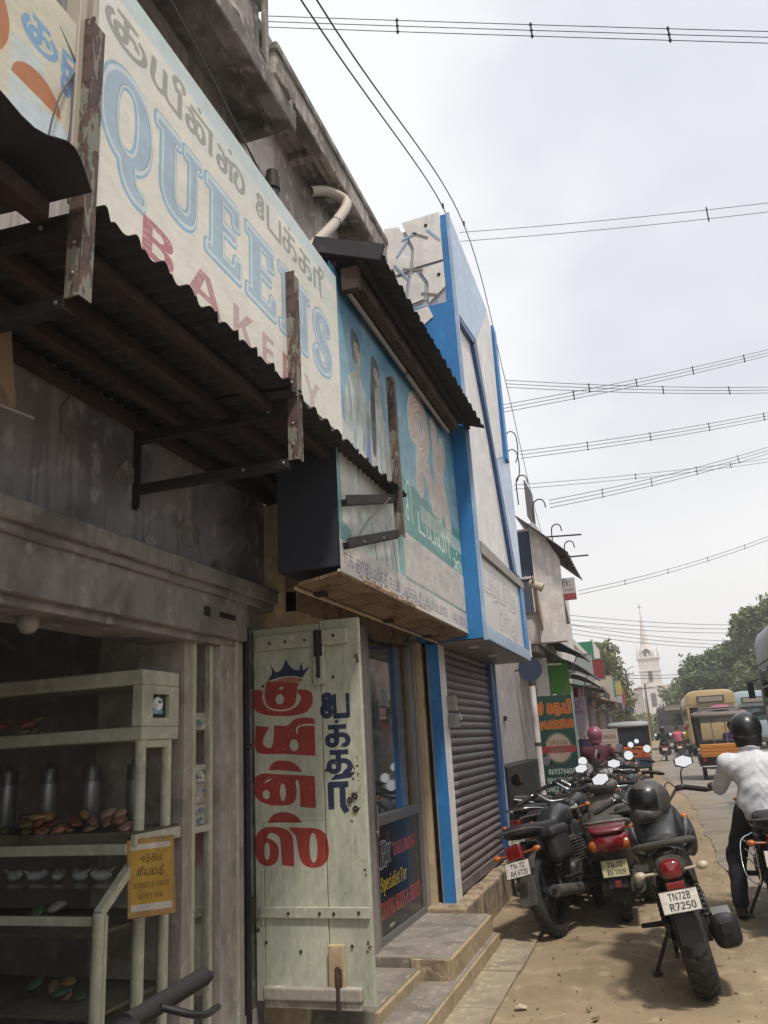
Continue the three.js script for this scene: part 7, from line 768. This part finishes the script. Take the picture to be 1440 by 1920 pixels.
// ---------------------------------------------------------------- church at the end of the road
{
  M.church = stained(111, [0xd6cbc6, 0xc8bbb5, 0xded6d2], 9, { size: 256, bump: 0.01, patch: 0.6 }); M.churchpink = stained(112, [0xc4a49d, 0xb7958d, 0xccb0aa], 9, { size: 256, bump: 0.01, patch: 0.6 });
  const c = thing('church', 'pale pink and white church with tall spire at the end of the road', 'church', [-0.45, 0, -200]);
  mesh('tower', [box(-2.3, 2.3, 0, 17.2, -2.3, 2.3)], M.church, c); mesh('tower_string', [rbox(-2.5, 2.5, 10.6, 11.1, -2.5, 2.5, 0.08), rbox(-2.45, 2.45, 14.2, 14.5, -2.45, 2.45, 0.06)], M.white, c); mesh('parapet', [rbox(-2.6, 2.6, 17.0, 17.5, -2.6, 2.6, 0.08), ...[-2.3, -1.15, 0, 1.15, 2.3].map((x) => rbox(x - 0.25, x + 0.25, 17.5, 18.3, 2.2, 2.6, 0.05)), ...[-2.3, 2.3].map((x) => rbox(x - 0.25, x + 0.25, 17.5, 18.6, -2.6, -2.2, 0.05))], M.white, c);
  mesh('lantern', lathe([[0, 0], [1.7, 0], [1.7, 1.7], [1.5, 1.9], [1.3, 2.6], [0.9, 3.4]], 8).translate(-0.2, 17.4, 0), M.church, c); mesh('spire', lathe([[0.95, 20.7], [0.5, 24.5], [0.2, 27.2], [0.05, 28.8], [0, 28.9]], 8).translate(-0.3, 0, 0), M.church, c); mesh('spire_cross', [box(-0.36, -0.24, 28.7, 30.2, -0.05, 0.05), box(-0.7, 0.1, 29.4, 29.55, -0.05, 0.05)], M.iron, c); for (const x of [-2.2, 2.2]) mesh('pinnacle', [rod([x, 18.4, 2.2], [x, 20.6, 2.2], 0.22, 0.02, 8)], M.white, c);
  const cl = mesh('clock', at(new THREE.CylinderGeometry(0.85, 0.85, 0.2, 24), -0.2, 18.6, 1.75, Math.PI / 2), M.sheetgrey, c); mesh('clock_face', at(new THREE.CylinderGeometry(0.66, 0.66, 0.06, 24), -0.2, 18.6, 1.89, Math.PI / 2), M.dust, cl);
  for (const [y, h, w] of [[12.0, 2.0, 0.5], [6.2, 2.6, 0.6]]) { const wn = mesh('window', [box(-w, w, y, y + h, 2.28, 2.34), at(new THREE.CylinderGeometry(w, w, 0.06, 20), 0, y + h, 2.31, Math.PI / 2)], M.sheetgrey, c); mesh('louvre', box(-w * 0.6, w * 0.6, y + 0.2, y + h, 2.34, 2.38), M.dust, wn); }
  mesh('nave', [box(-9, 9, 0, 8.4, -30, -2.5), at(poly([[-9.4, 8.4], [9.4, 8.4], [0, 12.4]], 28), 0, 0, -30.5)], M.churchpink, c); mesh('porch', [box(-5, 6.2, 0, 9.6, -2.4, -0.6), rbox(-5.2, 6.4, 9.4, 10, -2.4, -0.4, 0.08)], M.church, c); for (const x of [-7.2, 7.4]) mesh('side_window', box(x - 0.7, x + 0.7, 3, 6.4, -2.52, -2.46), M.sheetgrey, c); for (const s of [-1, 1]) mesh('gable_wing', [box(s * 6.4, s * 12, 0, 6.6, -8, -2.7), at(poly([[6.2, 6.6], [12.2, 6.6], [9.2, 9]], 5), 0, 0, -7.8).scale(s, 1, 1)], M.churchpink, c);
}

// ---------------------------------------------------------------- trees, bushes
const leafGeo = (() => { const r = rng(6), g = []; for (let k = 0; k < 8; k++) g.push(at(new THREE.PlaneGeometry(0.22, 0.11, 2, 1), 0, 0, 0).applyMatrix4(new THREE.Matrix4().makeRotationFromEuler(new THREE.Euler(r() * 6, r() * 6, r() * 6))).translate((r() - 0.5) * 0.4, (r() - 0.5) * 0.35, (r() - 0.5) * 0.4)); return join(g); })();
const leafMat = phys({ color: 0xffffff, roughness: 0.75, transmission: 0.25, thickness: 0 });
function tree(name, label, x, z, H, lobes, n, col, seed, group, s = 1, trunk = 0.3) {
  const r = rng(seed), t = thing(name, label, name.includes('bush') ? 'bush' : 'tree', [x, 0, z], 0, group), limbs = [], top = V3(0, H * 0.35, 0);
  mesh('trunk', [tube([[0, -0.1, 0], [0.1, H * 0.18, 0.05], [0, H * 0.38, 0]], trunk, 10, 10)], M.soffit, t); for (const [lx, ly, lz] of lobes) limbs.push(tube([[0, H * 0.34, 0], [lx * 0.4, lerp(H * 0.34, ly, 0.6), lz * 0.4], [lx, ly, lz]], trunk * 0.34, 8, 6)); mesh('limbs', limbs, M.soffit, t);
  const im = new THREE.InstancedMesh(leafGeo, leafMat, n), m = new THREE.Matrix4(), q = new THREE.Quaternion(), e = new THREE.Euler(), k = new THREE.Color(), sc = V3(); im.name = 'crown'; im.userData.kind = 'stuff'; im.castShadow = true;
  // twig clumps inside every lobe, so that the outline stays uneven and gaps remain
  const clumps = []; for (const [lx, ly, lz, a, b] of lobes) for (let i = 0; i < 26; i++) { const th = r() * 6.283, ph = Math.acos(2 * r() - 1), d = Math.pow(r(), 0.4); clumps.push([lx + Math.sin(ph) * Math.cos(th) * a * d, ly + Math.cos(ph) * b * d, lz + Math.sin(ph) * Math.sin(th) * a * d, 0.25 + r() * 0.5]); }
  for (let i = 0; i < n; i++) { const c = clumps[(r() * clumps.length) | 0], g = () => (r() + r() + r() - 1.5) * 0.9 * c[3] * 1.5; e.set(r() * 6, r() * 6, r() * 6); q.setFromEuler(e); const u = s * (0.7 + r() * 0.7); m.compose(V3(c[0] + g(), c[1] + g() * 0.8, c[2] + g()), q, sc.set(u, u, u)); im.setMatrixAt(i, m); const v = 0.7 + r() * 0.6; k.setRGB(col[0] * v, col[1] * v, col[2] * v * (0.8 + r() * 0.4)); im.setColorAt(i, k); }
  t.add(im); return t;
}
const TG = 'trees along the right side of the road';
tree('shade_tree', 'tall leafy tree rising highest behind the grey bus', 10.2, -70, 11.2, [[0, 7.5, 0, 2.6, 2.2], [2.4, 8.6, 0.4, 2.4, 2], [-1.8, 8.4, 0, 1.8, 1.5], [0.6, 9.8, 0.5, 1.9, 1.3], [3.6, 6.4, 0, 2.2, 2], [-1.2, 5.4, 0, 2.2, 1.6]], 9000, [0.13, 0.17, 0.06], 1, TG, 1.15, 0.35);
tree('shade_tree', 'broad tree with darker rounded crown above the yellow-ochre bus', 5.4, -72, 8, [[0, 5.4, 0, 2.2, 1.6], [-1.5, 5.6, 0, 1.3, 1.2], [1.6, 6.2, 0.2, 1.9, 1.4], [0.4, 6.6, 0, 1.4, 1], [-1.6, 4.0, 0, 1.6, 1.4], [2.4, 4.4, 0, 2, 1.6]], 8500, [0.10, 0.15, 0.05], 2, TG, 1.0, 0.3);
tree('shade_tree', 'lighter green tree beyond the broad dark one', 3.6, -92, 7.2, [[0, 4.6, 0, 2.4, 1.6], [1.8, 5.2, 0, 2, 1.4], [-1.2, 3.6, 0, 1.5, 1.3]], 4000, [0.15, 0.18, 0.07], 3, TG, 1.1);
tree('shade_tree', 'olive tree squeezed between the buses and the far shops', 9.0, -60, 7, [[0, 4.6, 0, 2.2, 1.7], [-2.0, 4.2, 0, 1.7, 1.5], [2, 5, 0, 2, 1.6]], 4500, [0.12, 0.15, 0.055], 4, TG, 1.0);
tree('street_tree', 'slim yellow-green tree standing by the low shop house on the left', -3.2, -56, 7.2, [[0, 5.2, 0, 0.9, 1.5], [0.3, 3.6, 0, 0.9, 1.2], [-0.3, 6.3, 0, 0.7, 0.8], [0.5, 2.4, 0, 0.8, 0.8]], 4200, [0.17, 0.18, 0.07], 5, undefined, 0.8, 0.12);
for (const [x, z, lab, sd] of [[-4.2, -120, 'round yellow-green bush below the first utility pole', 11], [-1.6, -124, 'broad yellow-green bush in front of the church', 12], [1.2, -118, 'green bush beside the short pole near the church', 13], [-7.0, -122, 'pale bush left of the church front', 14]]) tree('garden_bush', lab, x, z, 3.6, [[0, 2.2, 0, 1.6, 1.3], [1.3, 1.8, 0, 1.2, 1.1], [-1.2, 1.7, 0, 1.2, 1.1]], 1500, [0.18, 0.20, 0.05], sd, 'bushes before the church', 1.3, 0.1);

// ---------------------------------------------------------------- poles and overhead wires
function pole(x, z, H, label, arms = 2) { const p = thing('utility_pole', label, 'pole', [x, 0, z], 0, 'utility poles near the church'); mesh('shaft', rod([0, 0, 0], [0, H, 0], 0.14, 0.09, 10), M.iron, p); for (let k = 0; k < arms; k++) { const a = mesh('cross_arm', beam([-0.9 + k * 0.25, H - 0.6 - k * 0.9, 0], [0.9 - k * 0.25, H - 0.6 - k * 0.9, 0], 0.1, 0.1), M.iron, p); mesh('insulator', [-0.8, -0.3, 0.3, 0.8].map((u) => rod([u * (1 - k * 0.25), H - 0.55 - k * 0.9, 0], [u * (1 - k * 0.25), H - 0.3 - k * 0.9, 0], 0.06, 0.05, 8)), M.white, a); } mesh('lamp_arm', tube([[0, H - 0.4, 0], [0.5, H + 0.1, 0], [1.0, H + 0.2, 0]], 0.04, 10, 6), M.iron, p); }
pole(-2.95, -100, 8.4, 'dark utility pole with three cross arms left of the church', 3); pole(-1.1, -108, 7.0, 'thin utility pole standing against the church tower', 1); pole(1.15, -104, 5.8, 'short dark pole with a lamp arm right of the church', 1);
{ const p = thing('flag_post', 'yellowish slim post standing before the church bushes', 'post', [-0.95, 0, -78]); mesh('shaft', rod([0, 0, 0], [0, 4.2, 0], 0.07, 0.05, 8), mat(0x9a8a4a, 0.7), p); mesh('finial', ball(0, 4.25, 0, 0.09), M.white, p); }
const WG = 'overhead wires strung across the street';
function wire(label, a, b, sag, n = 1, gap = 0.05, spacers = 0, r = 0.006, group = WG) {
  const w = thing('overhead_wire', label, 'wire', [0, 0, 0], 0, group), pt = (t, k) => [lerp(a[0], b[0], t), lerp(a[1], b[1], t) - sag * 4 * t * (1 - t) + (k - (n - 1) / 2) * gap, lerp(a[2], b[2], t)];
  for (let k = 0; k < n; k++) mesh('strand', tube([...Array(15)].map((_, i) => pt(i / 14, k)), r, 42, 5), M.wire, w); for (let i = 1; i <= spacers; i++) { const t = i / (spacers + 1); mesh('spacer', [rod(pt(t, -0.3), pt(t, n - 0.7), 0.008, 0.008, 6), ...[...Array(n).keys()].map((k) => ball(...pt(t, k), 0.013, 0.013, 0.013, 6))], M.black, w); } return w;
}
wire('triple spaced wire high above the tailor awning, nearest crossing', [-2.15, 6.98, -4.5], [9.6, 5.2, -7.7], 0.05, 3, 0.055, 11, 0.0032);
wire('twin drooping wire leaving the top of the blue shopfront', [-1.41, 7.1, -8.0], [9.6, 8.1, -11.2], 0.25, 2, 0.12, 3, 0.0036); wire('spaced cable rising steeply from the blue fin', [-1.32, 5.52, -9.5], [9.6, 11.0, -19.6], 0.3, 3, 0.05, 12, 0.0042); wire('flat spaced cable just above the rising one', [-1.26, 5.85, -9.5], [9.6, 8.7, -19.8], 0.35, 3, 0.05, 10, 0.0042); wire('spaced cable running from the hooked rods', [-1.49, 5.75, -12.0], [9.6, 9.3, -20], 0.3, 3, 0.06, 10, 0.005); wire('thin cable running from the gable sheet', [-1.67, 5.3, -12.2], [9.6, 9.6, -26], 0.25, 2, 0.07, 5, 0.0045); wire('spaced cable leaving the white house roof', [-1.32, 5.45, -14.0], [9.6, 10.5, -24], 0.4, 3, 0.07, 11, 0.0058); wire('long spaced cable leaving the hanging sign', [-1.44, 4.8, -20], [9.6, 9.7, -30.5], 0.5, 2, 0.09, 9, 0.007);
wire('drooping bundle between the pale shop house and the trees', [-2.36, 4.75, -24], [9.6, 5.4, -38], 0.4, 3, 0.14, 0, 0.008); wire('second drooping bundle farther on, in front of the church spire', [-2.79, 5.2, -30], [9.6, 5.6, -48], 0.5, 3, 0.16, 0, 0.01); wire('low cable pair in front of the church tower', [-2.6, 5.2, -60], [9.6, 5.6, -60], 0.5, 2, 0.2, 0, 0.02);
{ const lw = (label, pts, r) => { const w = thing('service_wire', label, 'wire', [0, 0, 0], 0, 'service wires running along the shops'); mesh('strand', tube(pts, r, 60, 5), M.wire, w); mesh('clamp', rod(pts[2], [pts[2][0], pts[2][1] + 0.05, pts[2][2]], 0.012), M.black, w); }; lw('service wire ending on top of the blue shopfront', [[-1.46, 4.9, 0.5], [-1.44, 5.83, -3.5], [-1.42, 6.94, -7.2], [-1.5, 6.6, -8.4]], 0.006); lw('long service wire sagging past the blue shopfront to the white house', [[-1.34, 4.9, 0.5], [-1.34, 5.79, -3.5], [-1.35, 7.24, -8.0], [-1.55, 6.9, -11.6], [-1.83, 6.12, -16], [-2.0, 4.6, -21]], 0.006);
  lw('black cable looped under the bakery eaves', [[-1.9, 5.5, -1.5], [-1.75, 5.0, -2.6], [-1.6, 4.4, -3.4], [-1.5, 4.1, -3.9]], 0.006); }

// ---------------------------------------------------------------- loose grit and litter on the shoulder
{
  const r = rng(404), g = new THREE.IcosahedronGeometry(1, 0), n = 1500, im = new THREE.InstancedMesh(g, stained(121, [0x8a7a68, 0x6d6052, 0x9c8c78], 1, { size: 256 }), n), m = new THREE.Matrix4(), q = new THREE.Quaternion(), e = new THREE.Euler(), s = V3();
  for (let i = 0; i < n; i++) { const z = -2.5 - Math.pow(r(), 1.4) * 16, x = -1.05 + r() * 1.9, u = 0.0025 + Math.pow(r(), 5) * 0.009; e.set(r() * 6, r() * 6, r() * 6); q.setFromEuler(e); m.compose(V3(x, u * 0.3 - 0.001, z), q, s.set(u * (0.8 + r() * 0.6), u * 0.6, u)); im.setMatrixAt(i, m); }
  im.name = 'gravel'; im.castShadow = im.receiveShadow = true; tag(im, 'small stones and grit scattered on the sandy road edge', 'gravel', undefined, 'stuff'); scene.add(im);
  const lit = (x, z, c, lab, w, h, k) => { const t = thing('litter', lab, 'litter', [x, 0.012, z], k); const p = new THREE.PlaneGeometry(w, h, 4, 4).rotateX(-Math.PI / 2), a = p.attributes.position; for (let i = 0; i < a.count; i++) a.setY(i, (r() - 0.3) * 0.018); p.computeVertexNormals(); mesh('scrap', [p, p.clone().translate(0, 0.0008, 0)], mat(c, 0.8), t); };
  lit(-0.98, -5.15, 0xb3a088, 'pale paper scrap on the sand beside the paving slabs', 0.07, 0.05, 0.4); lit(-0.55, -5.0, 0x6f5a46, 'brown leaf scrap lying on open sand', 0.05, 0.03, 1.2); lit(0.62, -6.6, 0x5d5248, 'dark scrap near the rider\'s foot', 0.06, 0.04, 2);
}
renderer.render(scene, camera);
